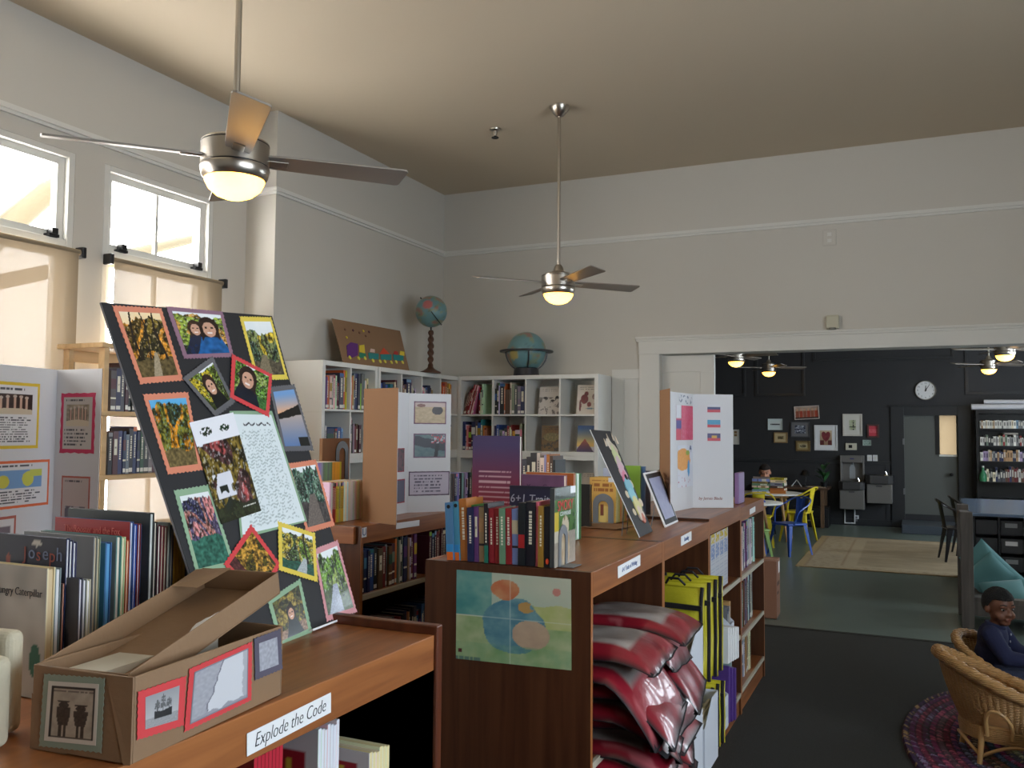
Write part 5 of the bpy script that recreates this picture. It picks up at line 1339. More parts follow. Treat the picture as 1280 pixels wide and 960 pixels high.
def bookend(M, label, w=.12, h=.135, m=GREY, group='bent metal bookends', foot=.10):
    """arched plate standing in x-z at y = 0 with a foot running back to +y"""
    t = thing('bookend', label, 'bookend', M, group)
    out = [(w / 2 * math.cos(a), h - w / 2 + w / 2 * math.sin(a)) for a in [PI * i / 16 for i in range(17)]]
    iw = w * .24; inn = [(iw * math.cos(a), h - w / 2 - .008 + iw * math.sin(a)) for a in [PI * i / 12 for i in range(13)]]
    b = MB(); F = Matrix(((1, 0, 0, 0), (0, 0, -1, 0), (0, 1, 0, 0), (0, 0, 0, 1)))
    # plate as a strip between the outer and inner arch
    N = 25; O = [(w / 2, 0)] + out + [(-w / 2, 0)]; I = [(iw, .0)] + inn + [(-iw, .0)]
    def samp(P, s):
        L = [0]
        for i in range(1, len(P)): L.append(L[-1] + math.dist(P[i], P[i - 1]))
        d = s * L[-1]
        for i in range(1, len(P)):
            if d <= L[i] + 1e-9:
                k = (d - L[i - 1]) / max(1e-9, L[i] - L[i - 1]); return tuple(P[i - 1][j] * (1 - k) + P[i][j] * k for j in (0, 1))
        return P[-1]
    b.grid(lambda u, v: (lambda a, c: (a[0] * (1 - v) + c[0] * v, 0, a[1] * (1 - v) + c[1] * v))(samp(O, u), samp(I, u)), 40, 1)
    b.grid(lambda u, v: (lambda a, c: (a[0] * (1 - v) + c[0] * v, .0025, a[1] * (1 - v) + c[1] * v))(samp(O, 1 - u), samp(I, 1 - u)), 40, 1)
    for P, s in ((O, 1), (I, -1)):
        b.grid(lambda u, v: (lambda a: (a[0], .0025 * v if s == 1 else .0025 * (1 - v), a[1]))(samp(P, 1 - u)), 40, 1)
    b.build('upright', m, t)
    MB().box((-w / 2, -foot, 0), (w / 2, .0, .0022)).build('foot_plate', m, t)
    return t
bookend(rotz((xd + .0205, ynov + .075, ZB + .0005), -PI / 2) @ Matrix.Rotation(PI, 4, 'Z'), 'grey arched bookend holding the shaggy dog book', .085, at(700, 657, 'x', xd + .02).z - ZB, foot=.05)
# books standing behind the novels, covers to the camera
def cover_book(xr, y, w, h, thick, cn, label, fn=None, zb=ZB, name='book', pages=None, lean=0, nx=40, ny=56, group=None):
    M = Matrix.Translation((xr - w, y, zb + .001)) @ Matrix.Rotation(R(-90), 4, 'Z') @ Matrix.Translation((-thick, 0, 0))
    o = book(M, thick, w, h, cn, label, group, parts=True, call=False, name=name, pages=pages)
    if fn: quad_print('cover_art', [(thick, 0, h), (thick, w, h), (thick, w, 0), (thick, 0, 0)], fn, nx, ny, PRINT, o, lift=.0004)
    return o
y = 3.12; xr = at(697, 640, 'y', y).x; w = xr - at(637, 640, 'y', y).x
o = cover_book(xr, y, w, at(665, 608, 'y', y).z - ZB, .014, 'navy blue', 'dark blue teaching book with 6+1 Trait on its cover', lambda u, v: mixc(rgb(40, 38, 74), rgb(34, 34, 60), v) if v < .95 else rgb(30, 30, 50))
hh = at(665, 608, 'y', y).z - ZB
text('6+1 Trait', .045, Matrix.Translation((.0158, w * .42, hh - .05)) @ RB, o, mat('silver_title', S(170, 172, 190), .5), shear=.1, xs=.95)
text('of Writing', .034, Matrix.Translation((.0158, w * .42, hh - .093)) @ RB, o, MATS['silver_title'], shear=.2)
y = 3.34; xr = at(705, 640, 'y', y).x; w = xr - at(644, 640, 'y', y).x; hh = at(675, 594, 'y', y).z - ZB
o = cover_book(xr, y, w, hh, .03, 'lilac', 'mauve pet book standing behind the 6+1 Trait book', plain_cover(rgb(150, 104, 140), None, 3), pages=rgb(222, 190, 160))
text('Your Cat', .030, Matrix.Translation((.032, w * .5, hh - .05)) @ RB, o, mat('plum_ink', S(84, 50, 84), .6))
y = 3.46; xr = at(717, 660, 'y', y).x; hh = at(712, 592, 'y', y).z - ZB
cover_book(xr, y, .22, hh, .02, 'orange', 'orange-backed book between the mauve one and the big white one')
y = 3.50; xr = at(721, 668, 'y', y).x
cover_book(xr, y, .24, at(716, 592, 'y', y).z - ZB, .026, 'white', 'big white book whose bright page edges face the long aisle', pages=rgb(236, 236, 240))
y = 3.53
cover_book(xr + .004, y, .24, at(719, 592, 'y', y).z - ZB, .012, 'green', 'green-spined book pressed behind the big white one')
y = 3.22; x0, x1 = at(590.5, 600, 'y', y).x, at(649.5, 600, 'y', y).x
def dusk(u, v):
    c = mixc(rgb(150, 40, 60), rgb(74, 62, 104), (v - .35) * 1.8)
    if v < .4: c = mixc(rgb(34, 22, 34), c, v / .4 + .25 * (nz(u * 6, v * 6) - .5))
    k = (v - .36) / .33 * 7
    if .36 < v < .69 and .14 < u < .82 and abs(k - int(k) - .5) < .12 and nz(u * 40, int(k) * 3) > .3: c = rgb(206, 170, 180)
    return c
hh = at(620, 545, 'y', y).z - ZB
o = cover_book(x1, y, x1 - x0, hh, .022, 'maroon', 'upright purple and red book with a block of pale text', dusk, nx=60, ny=90)
# a short bookcase past the end of the one behind, with a few upright books
low_bookcase('short oak bookcase carrying the books right behind the purple and red one', 5.05, .36, -1.90, .52, 1.235, [.1, .48, .905])
xk = at(652, 600, 'y', 5.12).x
for q, (cn, px, wpx, py) in enumerate((('dark grey', 652, 6, 574), ('black', 658, 5, 571), ('black', 663, 8, 566), ('cream', 671, 4, 566), ('white', 675, 5, 572), ('lilac', 680, 3, 569), ('orange', 683, 4, 568), ('brown', 687, 4, 570), ('black', 691, 3, 575))):
    x0 = at(px, 600, 'y', 5.12).x; w = at(px + wpx, 600, 'y', 5.12).x - x0
    book(rotz((x0, 5.12, 1.2365), 0), w - .001, .18, at(px, py, 'y', 5.12).z - 1.2365, cn, '%s book, %s from left in the short row behind the purple-red book' % (cn, ORD[q]), 'short row behind the purple-red book', seed=q + 300)
for q, (y, x, a) in enumerate(((4.08, -1.40, .2), (4.07, -1.34, -.15))):
    o = MB().box((-.09, -.10, 0), (.09, .10, .0012 + .0012 * q)).build('loose_sheet', mat('tan_loose_paper', S(150, 112, 82), .6)); o.matrix_world = rotz((x, y, ZB + .0005 + .0014 * q), a)
    tag(o, ['brownish loose sheet flat on the oak top before the yellow readers', 'second loose sheet, lying over the first one'][q], 'paper')
# dark slanted folder and the yellow set with its bookend
y = 4.0
cover_book(at(737, 640, 'y', y).x, y, .16, at(732, 606, 'y', y).z - ZB, .03, 'black', 'black folder standing between the white book and the yellow set')
y = 4.235; xr = at(770, 650, 'y', y).x; x0 = at(737, 650, 'y', y).x; hh = at(752, 597, 'y', y).z - ZB
def bbread(u, v):
    c = rgb(206, 160, 80)
    if .64 < v < .94 and .08 < u < .92 and abs((v * 9) % 1 - .5) < .28 and nz(u * 22, int(v * 9) * 3.1) > .42: c = rgb(150, 90, 40)
    if v < .36 and ((u - .5) / .3) ** 2 + ((v - .2) / .2) ** 2 < 1: c = rgb(220, 190, 110)
    if .4 < u < .55 and .16 < v < .4: c = rgb(120, 60, 40)
    if v > .9 and u > .7: c = rgb(210, 210, 214)
    return c
GY = 'yellow reader set by the black easel board'
o = cover_book(xr, y, xr - x0, hh, .018, 'mustard', 'front yellow reader of its set, standing behind the grey bookend', bbread, group=GY)
for q in range(6):
    cover_book(xr + .003 * q, y + .02 + .019 * q, xr - x0, hh - .004 * (q % 2), .018, ['tan', 'mustard', 'orange', 'tan', 'mustard', 'orange'][q], '%s reader behind the front yellow one' % ORD[q], group=GY)
bookend(rotz(((x0 + xr) / 2 + .004, y - .006, ZB + .0005), 0), 'grey arched bookend before the yellow readers', at(766, 640, 'y', y).x - at(740, 640, 'y', y).x, at(752, 617, 'y', y).z - ZB, foot=.06)
# pale magazines behind the easel boards
y = 4.53
for q, (cn, px, py) in enumerate((('white', 776, 586), ('lime green', 800, 583), ('pale blue', 806, 584), ('grey', 812, 590))):
    xr = at(px, 640, 'y', y + .03 * q).x
    cover_book(xr, y + .03 * q, .10, at(px, py, 'y', y).z - 1.2515, .02, cn, '%s magazine half hidden behind the black easel board' % cn, zb=1.2515, name='magazine', pages=rgb(220, 222, 226))
# easel boards
def easel_board(name, label, TL, TR, BR, BL, zb, lean, build):
    a = at(*BL, 'z', zb); c = at(*BR, 'z', zb)
    d = (c - a).normalized(); n = Vector((d.y, -d.x, 0))
    if n.dot(EYE - a) < 0: n = -n
    up = Vector((0, 0, math.cos(R(lean)))) - n * math.sin(R(lean))
    if d.cross(up).dot(n) < 0: d = -d; a, c = c, a
    M = frame(a, d, up); t = thing(name, label, 'display board', M); I = M.inverted()
    nn = d.cross(up)
    q = [I @ atp(*p, a, nn) for p in (TL, TR, BR, BL)]
    build(t, q, lambda px, py: I @ atp(px, py, a, nn)); return t, M
def dragon(t, q, P):
    w = .135
    pts = [q[3], q[2], q[1], q[0]]
    MB().prism([(p.x, max(0, p.y)) for p in pts], -.005, 0).build('board', FOAMB, t)
    e0, e1 = Vector((q[3].x, 0, 0)), q[0]
    MB().tube([e0 + Vector((-.001, 0, -.002)), e1 + Vector((-.001, 0, -.002))], .0022, 6).build('board_edge', PAPER, t)
    cols = [(rgb(220, 206, 190), 762, 556, .030), (rgb(206, 190, 170), 768, 563, .034), (rgb(206, 214, 160), 770, 571, .040), (rgb(214, 190, 196), 774, 580, .036), (rgb(220, 180, 196), 778, 590, .038), (rgb(222, 130, 160), 782, 600, .034), (rgb(136, 196, 214), 787, 611, .042), (rgb(150, 206, 220), 791, 622, .040), (rgb(222, 214, 150), 796, 633, .040), (rgb(226, 206, 190), 800, 642, .032), (rgb(206, 120, 100), 803, 648, .018)]
    rnd = random.Random(3)
    for i, (c, px, py, r) in enumerate(cols):
        p = P(px, py); n = 18; r *= 1.3
        MB().prism([(p.x + r * (1 + .28 * math.sin(3 * a + i) * rnd.uniform(.4, 1)) * math.cos(a), p.y + r * .9 * (1 + .25 * rnd.uniform(-1, 1)) * math.sin(a)) for a in [2 * PI * k / n for k in range(n)]], .0004, .0012 + .0006 * i, 0, c).build('paper_cutout', PRINT, t)
    for px, py in ((760, 549), (766, 548), (757, 555), (771, 552)):
        p = P(px, py); MB().prism([(p.x - .014, p.y - .012), (p.x + .01, p.y - .012), (p.x + .004, p.y + .028)], .0004, .003, 0, rgb(226, 210, 190)).build('paper_cutout', PRINT, t)
    p = P(781, 597); MB().prism([(p.x + .012 * math.cos(k), p.y + .014 * math.sin(k)) for k in range(6)], .001, .010, 0, rgb(30, 28, 30)).build('paper_cutout', PRINT, t)
    for px, py, r in ((776, 590, .03), (789, 605, .03), (784, 618, .026), (801, 628, .03), (793, 640, .024)):
        p = P(px, py); MB().prism([(p.x + r * math.cos(k * PI / 6), p.y + r * .7 * math.sin(k * PI / 6)) for k in range(12)], .0003, .0008, 0, rgb(222, 204, 176)).build('paper_cutout', PRINT, t)
    for xx in (.03, .12):
        MB().tube([(xx, .17, -.007), (xx - .005, .001 , -.10)], .0022, 6).build('wire_leg', GREY, t)
t, M = easel_board('easel_board', 'black board with a pastel paper-cut totem, tilted on a wire easel', (738, 537), (763, 539), (816, 664), (800, 671.5), ZB, 25, dragon)
def docframe(t, q, P):
    pts = [q[3], q[2], q[1], q[0]]; pl = [(p.x, max(0, p.y)) for p in pts]
    c = Vector((sum(p[0] for p in pl) / 4, sum(p[1] for p in pl) / 4))
    ins = lambda k: [tuple(c + (Vector(p) - c) * k) for p in pl]
    MB().prism(pl, -.008, 0).build('frame', PAPER, t, bevel=.001)
    MB().prism(ins(.93), .0002, .001).build('mount', FOAMB, t)
    cc = [Vector((*p, .0012)) for p in ins(.76)]
    quad_print('document', [cc[3], cc[2], cc[1], cc[0]], lambda u, v: mixc(rgb(150, 154, 190), rgb(176, 178, 204), fbm(u * 6, v * 6)), 24, 30, PRINT, t, .0002)
    for xx in (pl[0][0] + .02, pl[1][0] - .02): MB().tube([(xx, .12, -.010), (xx, .002, -.09)], .002, 6).build('wire_leg', GREY, t)
easel_board('document_frame', 'small white-edged frame with a faint lilac document, beside the map board', (805, 591), (824.5, 587), (848, 652), (832.5, 659), ZB, 25, docframe)
# purple binder end beyond the map board
o = MB().box((0, 0, 0), (.03, .2, .2), 0).build('binder', mat('mauve_binder', S(140, 112, 160), .4), bevel=.006); p = at(917, 627, 'z', 1.2375)
o.matrix_world = rotz((p.x - .0, 5.75, 1.2375), 0); o.location.x = at(918, 620, 'y', 5.75).x; tag(o, 'mauve binder showing past the edge of the map board', 'binder')

# --- things on the bookcase behind
GWB = 'thin workbooks on the bookcase behind'
y0 = at(405, 650, 'x', -2.6).y
n = 0
x_ = y0 + .04
for q in range(22):
    cn = 'yellow' if q in (4, 5, 7, 8) else 'red' if q in (2, 3) else 'tan' if q == 6 else 'white'
    w = .0125
    o = book(rotz((-2.6, x_, 1.2365), PI / 2), w, .11, .2 - .004 * (q % 2), cn, '%s workbook, %s from left in the front row by the photo board' % (cn, ORD[q]), GWB, seed=q, spine='plain' if cn == 'white' else 'two', name='workbook', hard=False, call=False)
    x_ += w + .0007
    if x_ > 3.86: break
x_ = y0 + .04
for q in range(22):
    w = .0125; cn = 'lilac' if q < 10 else 'sage green' if q < 16 else 'yellow'
    book(rotz((-2.74, x_, 1.2365), PI / 2), w, .15, .29, cn, '%s workbook, %s from left in the taller back row' % (cn, ORD[q]), GWB, seed=q + 40, spine='plain', name='workbook', hard=False, call=False, pages=rgb(232, 232, 226))
    x_ += w + .0007
    if x_ > 3.90: break
yy = 3.78
p0, p1 = at(403, 560, 'x', -2.95), at(437, 560, 'x', -2.95)
o = MB().box((-.02, p0.y, 1.2365), (.0, p1.y, at(415, 548, 'x', -2.95).z), 0).build('cardboard_sleeve', CARDB); o.location = (-2.95, 0, 0); tag(o, 'tan cardboard sleeve standing behind the thin workbooks', 'cardboard')
bk = bookend(rotz((-2.945, (p0.y * .3 + p1.y * .7), 1.2365), PI / 2), 'tall dark arched bookend before the tan cardboard sleeve', .12, at(428, 551, 'x', -2.94).z - 1.2365, mat('dark_grey_metal', S(70, 66, 66), .4), foot=.01)
row(rotz((-2.50, 4.62, 1.2365), PI / 2), .36, [('black', .02, .2), ('tan', .016, .2), ('navy blue', .02, .2), ('blue', .02, .2), ('lilac', .018, .2), ('navy blue', .02, .2), ('black', .02, .2), ('pale blue', .018, .2), ('grey', .02, .2), ('lilac', .02, .2), ('navy blue', .02, .2), ('black', .03, .2)], 'in the thin row right of the tan board', 'thin books beside the tan board', d=.15, seed=77)
bookend(rotz((-2.53, 4.99, 1.2365), PI / 2), 'brown arched bookend at the end of the thin dark books', .14, .25, mat('brown_metal', S(110, 72, 58), .45), foot=.06)
for q, (cn, y, h, lab) in enumerate((('white', 4.74, .27, 'white book standing behind the thin dark row'), ('teal', 4.80, .26, 'teal book standing behind the thin dark row'), ('grey', 4.88, .25, 'pale grey book behind the brown bookend'))):
    book(rotz((-2.72, y, 1.2365), PI / 2), .05, .15, h, cn, lab, seed=q + 90, call=False)
# ================================================================ THE FAR ROOM
YFW = YF - .001
def wall_quad(x0, y0, x1, y1, y=YFW): return [at(x0, y0, 'y', y), at(x1, y0, 'y', y), at(x1, y1, 'y', y), at(x0, y1, 'y', y)]
def framed(px, label, fn, frame_c, mount=None, fw=.03, mw=.0, nx=30, ny=30, tilt=0, name='framed_picture', cat='picture', group='framed pictures on the charcoal wall'):
    x0, y0, x1, y1 = px
    q = wall_quad(*px); c = sum(q, Vector()) / 4; w = (q[1] - q[0]).length; h = (q[3] - q[0]).length
    M = frame((c.x, YF - .002, c.z), (1, 0, 0), (0, 0, 1)) @ Matrix.Rotation(R(tilt), 4, 'Z')
    t = thing(name, label, cat, M, group)
    fm = mat('frame_' + name + '_%02x%02x%02x' % frame_c, S(*frame_c), .4)
    if fw:
        b = MB()
        for a, e in (((-w / 2, -h / 2), (w / 2, -h / 2 + fw)), ((-w / 2, h / 2 - fw), (w / 2, h / 2)), ((-w / 2, -h / 2 + fw), (-w / 2 + fw, h / 2 - fw)), ((w / 2 - fw, -h / 2 + fw), (w / 2, h / 2 - fw))):
            b.box((*a, 0), (*e, .022))
        b.build('frame', fm, t)
    W, Hh = w / 2 - fw, h / 2 - fw
    if mount:
        MB().box((-W, -Hh, .0), (W, Hh, .010)).build('mount', mat('mount_%02x%02x%02x' % mount, S(*mount), .8), t)
    W -= mw; Hh -= mw
    z = .0105 if mount else .002
    quad_print('print', [(-W, Hh, z), (W, Hh, z), (W, -Hh, z), (-W, -Hh, z)], fn, nx, ny, PRINT, t, .0002)
    return t
def group_photo(u, v):
    c = mixc(rgb(200, 180, 160), rgb(150, 130, 120), fbm(u * 5, v * 5))
    for i in range(6):
        x = .1 + i * .16
        if abs(u - x) < .07 and v < .66: c = rgb(170, 70, 50) if i % 2 else rgb(150, 84, 64)
        if ((u - x) / .04) ** 2 + ((v - .74) / .11) ** 2 < 1: c = rgb(206, 160, 130)
    if v < .14: c = rgb(60, 44, 44)
    return c
framed((993, 507.5, 1024, 524), 'wide photo of people in red, hung slightly crooked highest on the wall', group_photo, (210, 200, 196), None, .012, nx=50, ny=28, tilt=3)
framed((960, 523.5, 978, 537.5), 'white card with one dark line of writing on the charcoal wall', lambda u, v: rgb(60, 66, 70) if abs(v - .5) < .06 and .16 < u < .84 and nz(u * 22, 3) > .3 else rgb(214, 226, 228), (200, 214, 216), None, .006, nx=60, ny=24, name='wall_card')
def vintage(s): return lambda u, v: mixc(rgb(60, 50, 30), rgb(176, 158, 112), fbm(u * 5, v * 5, s) * 1.2 - (.5 if .1 < u < .9 and .15 < v < .6 else 0))
framed((967.5, 540.5, 984.5, 553.5), 'small tan framed scene below the white card', vintage(3), (150, 122, 80), (196, 178, 140), .02, .05)
framed((988.5, 527, 1012, 546.5), 'grey mounted photo of a snowy building below the crooked wide photo', lambda u, v: mixc(rgb(30, 36, 56), rgb(206, 214, 226), fbm(u * 5, v * 5, 6) * 1.8 - .5), (70, 72, 78), (112, 112, 116), .018, .055)
framed((995, 551, 1013, 564), 'small gold framed oval-looking picture, lowest of the picture group', lambda u, v: rgb(70, 62, 44) if ((u - .5) / .4) ** 2 + ((v - .5) / .4) ** 2 < 1 and fbm(u * 6, v * 6) > .4 else rgb(176, 166, 130), (112, 92, 54), (160, 140, 96), .03, .03)
def heart(u, v):
    x, y = (u - .5) * 2.5, (v - .5) * 2.5
    c = mixc(rgb(150, 120, 96), rgb(206, 190, 160), v)
    if (x * x + y * y - .55) ** 3 - x * x * y ** 3 * 1.6 < 0: c = mixc(rgb(104, 34, 44), rgb(150, 60, 66), fbm(u * 4, v * 4))
    if v < .34 and abs(u - .5) > .16: c = rgb(96, 40, 40)
    return c
framed((1018, 531.5, 1047, 563), 'large white framed picture of a dark red heart in hands', heart, (216, 218, 222), (226, 228, 232), .03, .07, 40, 44)
framed((1053.5, 517.5, 1078, 545), 'cream framed print of a green and black tree-like figure', lambda u, v: rgb(40, 40, 36) if (.5 < u < .75 and nz(u * 9, v * 9) > .45) or (abs(v - .3) < .04) else mixc(rgb(160, 176, 130), rgb(206, 206, 190), fbm(u * 4, v * 4)), (206, 202, 194), (214, 212, 206), .028, .085, 36, 40)
framed((1084, 530.5, 1099, 547), 'small dark framed red print near the clock end of the wall', lambda u, v: mixc(rgb(196, 60, 76), rgb(226, 120, 130), fbm(u * 6, v * 6) if .3 < v < .7 else 0), (88, 56, 54), None, .03)
framed((1078.5, 550, 1089, 557), 'tiny pale green sign under the red print', lambda u, v: mixc(rgb(90, 120, 110), rgb(206, 216, 212), nz(u * 7, v * 5)), (190, 200, 196), None, .004, name='wall_sign', cat='sign')
framed((915, 537, 924, 555.5), 'white notice with two brown marks, half hidden by the map board', lambda u, v: rgb(120, 90, 50) if abs(u - .5) < .22 and (.56 < v < .72 or .76 < v < .92) else rgb(214, 212, 206), (206, 204, 200), None, .006, name='wall_notice', cat='notice')
def plate(px, name, label, m, cat, depth=.02, group=None, detail=None):
    q = wall_quad(*px); c = sum(q, Vector()) / 4; w = (q[1] - q[0]).length; h = (q[3] - q[0]).length
    t = thing(name, label, cat, (c.x, YF - .001, c.z), group)
    MB().box((-w / 2, -depth, -h / 2), (w / 2, 0, h / 2)).build('plate', m, t, bevel=.004)
    if detail: detail(t, w, h)
    return t
PLW = mat('white_plastic', S(224, 226, 228), .4)
plate((1057, 554, 1071, 562.5), 'thermostat', 'cream thermostat with a dark display between heart picture and green sign', mat('cream_plastic', S(206, 202, 186), .4), 'thermostat', .03, None,
      lambda t, w, h: MB().box((-w * .22, -.033, -h * .2), (w * .1, -.029, h * .24)).build('display', BLACKM, t))
for k, px in enumerate(((1084, 568.7, 1090, 577), (1091, 568.7, 1097, 577))):
    plate(px, 'switch_plate', ['white switch plate nearer the drinking fountain', 'white switch plate nearer the far door'][k], PLW, 'switch', .012, 'white switch plates', lambda t, w, h: MB().box((-.015, -.017, -.03), (.015, -.011, .03)).build('rocker', TRIMW, t))
plate((1067.5, 644, 1073.5, 653), 'outlet', 'white power outlet low on the wall below the drinking fountains', PLW, 'outlet', .012, None, lambda t, w, h: MB().box((-.02, -.016, .008), (.02, -.011, .045)).box((-.02, -.016, -.045), (.02, -.011, -.008)).build('socket', mat('socket_grey', S(120, 120, 122), .5), t))
# wall clock
q = wall_quad(1143.5, 475.5, 1170.5, 500.5); c = sum(q, Vector()) / 4; cr = (q[1] - q[0]).length / 2
t = thing('wall_clock', 'round white-faced wall clock showing just after one, above the far door', 'clock', frame((c.x, YF - .001, c.z), (1, 0, 0), (0, 0, 1)))
MB().lathe([(cr * .93, .0), (cr, .0), (cr, .03), (cr * .96, .04), (cr * .92, .03), (cr * .92, .0), (cr * .93, .0)], 40).build('rim', NICKEL, t, smooth=True)
MB().lathe([(0, .010), (cr * .925, .010), (cr * .925, .012), (0, .012)], 40).build('dial', PAPER, t)
for n in range(1, 13):
    a = PI / 2 - n * PI / 6
    text(str(n), cr * .24, Matrix.Translation((cr * .74 * math.cos(a), cr * .74 * math.sin(a), .0125)), t, INK, name='numeral')
def hand(nm, a, L, w):
    A = Matrix.Rotation(PI / 2 - a, 4, 'Z'); MB().prism([(-L * .18, -w), (L, -w * .5), (L, w * .5), (-L * .18, w)], .014, .016, M=A).build(nm, BLACKM, t)
hand('hour_hand', R(2.5), cr * .50, .010); hand('minute_hand', R(32), cr * .74, .007)
MB().lathe([(0, .012), (.016, .012), (.016, .019), (0, .019)], 12).build('hub', BLACKM, t)
# drinking fountains
FTN = mat('fountain_grey_steel', S(120, 118, 116), .4, metal=.3)
FTD = mat('fountain_dark_steel', S(84, 84, 86), .3, metal=.4)
def fountain(px0, px1, pyb, pyt, pybot, label, filler=None):
    d = .42
    a, c = at(px0, pyb, 'y', YF - d), at(px1, pyb, 'y', YF - d)
    k = (c.x - a.x); x = (a.x + c.x) / 2
    zb, zt, z0 = at(px0, pyb, 'y', YF - d).z, at(px0, pyt, 'y', YF - d).z, at(px0, pybot, 'y', YF - d).z
    t = thing('drinking_fountain', label, 'drinking fountain', (x, YF - .001, 0), 'wall-hung drinking fountains')
    w = k / 2
    MB().box((-w + .02, -d + .06, z0), (w - .01, 0, zb)).build('cabinet', FTN, t, bevel=.012)
    b = MB().prism([(-w, 0), (w, 0), (w, -d + .08), (w - .08, -d), (-w + .08, -d), (-w, -d + .08)], zb, zt); b.build('basin', FTD, t, bevel=.02, seg=3)
    MB().lathe([(0, 0), (.11, 0), (.13, .006), (.0, .004)], 20, M=Matrix.Translation((-w * .2, -d * .5, zt))).build('bowl', STEEL, t)
    xs = w * .55
    MB().tube([(xs, -d + .12, zt), (xs, -d + .12, zt + .03), (xs - .02, -d + .12, zt + .07)], .014, 8).lathe([(0, 0), (.045, 0), (.04, .012), (0, .014)], 14, M=Matrix.Translation((xs, -d + .12, zt))).build('bubbler', mat('chrome', S(226, 226, 228), .12, metal=1), t, smooth=True)
    MB().box((-.05, -d + .055, zb - .05), (.05, -d + .062, zb - .02)).build('push_bar', FTD, t)
    if filler:
        zf = at(px0, filler, 'y', YF - .12).z
        MB().box((-w + .02, -.03, zt), (w - .02, 0, zf)).box((-w + .02, -.14, zt), (-w + .05, -.03, zf)).box((w - .05, -.14, zt), (w - .02, -.03, zf)).box((-w + .05, -.14, zf - .13), (w - .05, -.03, zf)).build('bottle_filler', FTN, t, bevel=.006)
        MB().tube([(0, -.09, zf - .13), (0, -.09, zf - .17)], .014, 8).build('spout', FTD, t)
        MB().lathe([(.0, 0), (.05, 0), (.05, .2), (.022, .27), (.022, .3), (.0, .3)], 16, M=Matrix.Translation((0, -.032, zt + .04)) @ Matrix.Diagonal((1, .06, 1, 1))).build('bottle_outline', mat('pale_decal', S(170, 176, 182), .4), t)
        MB().box((-.035, -.144, zf - .07), (.035, -.14, zf - .05)).build('badge', mat('blue_badge', S(60, 60, 120), .4), t)
        for s in (0, 1): MB().tube([(-w * .62 + s * .17, -.04, z0), (-w * .62 + s * .17, -.04, .04)], .012, 8).build('water_pipe', PLW, t)
        MB().tube([(-w * .62 - .01, -.04, .04), (-w * .62 + .18, -.04, .04)], .012, 8).build('water_pipe', PLW, t)
    return t
fountain(1047.5, 1081, 612, 602, 636.5, 'lower steel drinking fountain with a bottle filler above it', 569)
fountain(1081.5, 1116, 605, 594, 629, 'higher steel drinking fountain without a bottle filler')
# desk against the wall
DESK = mat('dark_walnut_top', S(88, 66, 52), .35)
yd = 16.9
xd0, xd1 = at(940, 608, 'y', yd).x, at(1035, 610, 'y', yd - .3).x; zd = at(1000, 608, 'y', yd).z
t = thing('desk', 'long dark-topped desk on wooden legs against the charcoal wall', 'desk', ((xd0 + xd1) / 2, yd, 0))
dw = (xd1 - xd0) / 2
MB().box((-dw, -.32, zd - .04), (dw, .45, zd)).build('desk_top', DESK, t, bevel=.004)
for sx in (-1, 1):
    for yy in (-.26, .36): MB().box((sx * (dw - .10) - .03, yy - .03, 0), (sx * (dw - .10) + .03, yy + .03, zd - .04)).build('leg', wood('desk_leg_wood', S(96, 74, 56), S(120, 92, 70), (20, 20, 2)), t)
p = at(1014, 656, 'z', 0)
t = thing('file_cabinet', 'low black file cabinet under the desk top', 'cabinet', (at(1014, 650, 'y', 16.8).x, 16.95, 0))
fw2 = .30; hc = at(1014, 634, 'y', 16.7).z
MB().box((-fw2, -.22, 0), (fw2, .22, hc)).build('body', BLACKM, t, bevel=.004)
for z in (.02, hc / 2 + .01): 
    d = MB().box((-fw2 + .015, -.235, z), (fw2 - .015, -.22, z + hc / 2 - .03)).build('drawer', mat('drawer_front_black', S(34, 34, 38), .4), t)
    MB().box((-.05, -.245, z + hc / 4), (.05, -.235, z + hc / 4 + .02)).build('handle', NICKEL, d)
p = at(1030, 606, 'y', 16.8)
LEAF = mat('plant_leaf', S(52, 104, 56), .45)
t = thing('potted_plant', 'small green leafy plant in a dark pot at the desk end', 'plant', (p.x, 16.8, zd))
MB().lathe([(0, 0), (.05, 0), (.065, .10), (.058, .10), (.05, .085), (0, .085)], 16).build('pot', BLACKM, t, smooth=True)
rnd = random.Random(9); ph_ = at(1030, 575, 'y', 16.8).z - zd
b = MB()
for i in range(16):
    a = rnd.uniform(0, 2 * PI); l = rnd.uniform(.12, .2); z0 = .10 + (ph_ - .2) * rnd.random(); o = rnd.uniform(.0, .05)
    M = Matrix.Translation((o * math.cos(a), o * math.sin(a), z0)) @ Matrix.Rotation(a, 4, 'Z') @ Matrix.Rotation(-rnd.uniform(.5, 1.3), 4, 'Y')
    b.grid(lambda u, v: (l * u, (v - .5) * .085 * math.sin(PI * min(1, u * .96 + .02)), .02 * math.sin(u * 3)), 6, 2, M=M)
b.build('leaves', LEAF, t)
MB().tube([(0, 0, .085), (.01, 0, ph_ - .1)], .005, 6).tube([(0, 0, .085), (-.03, .01, ph_ - .16)], .004, 6).build('stem', LEAF, t)
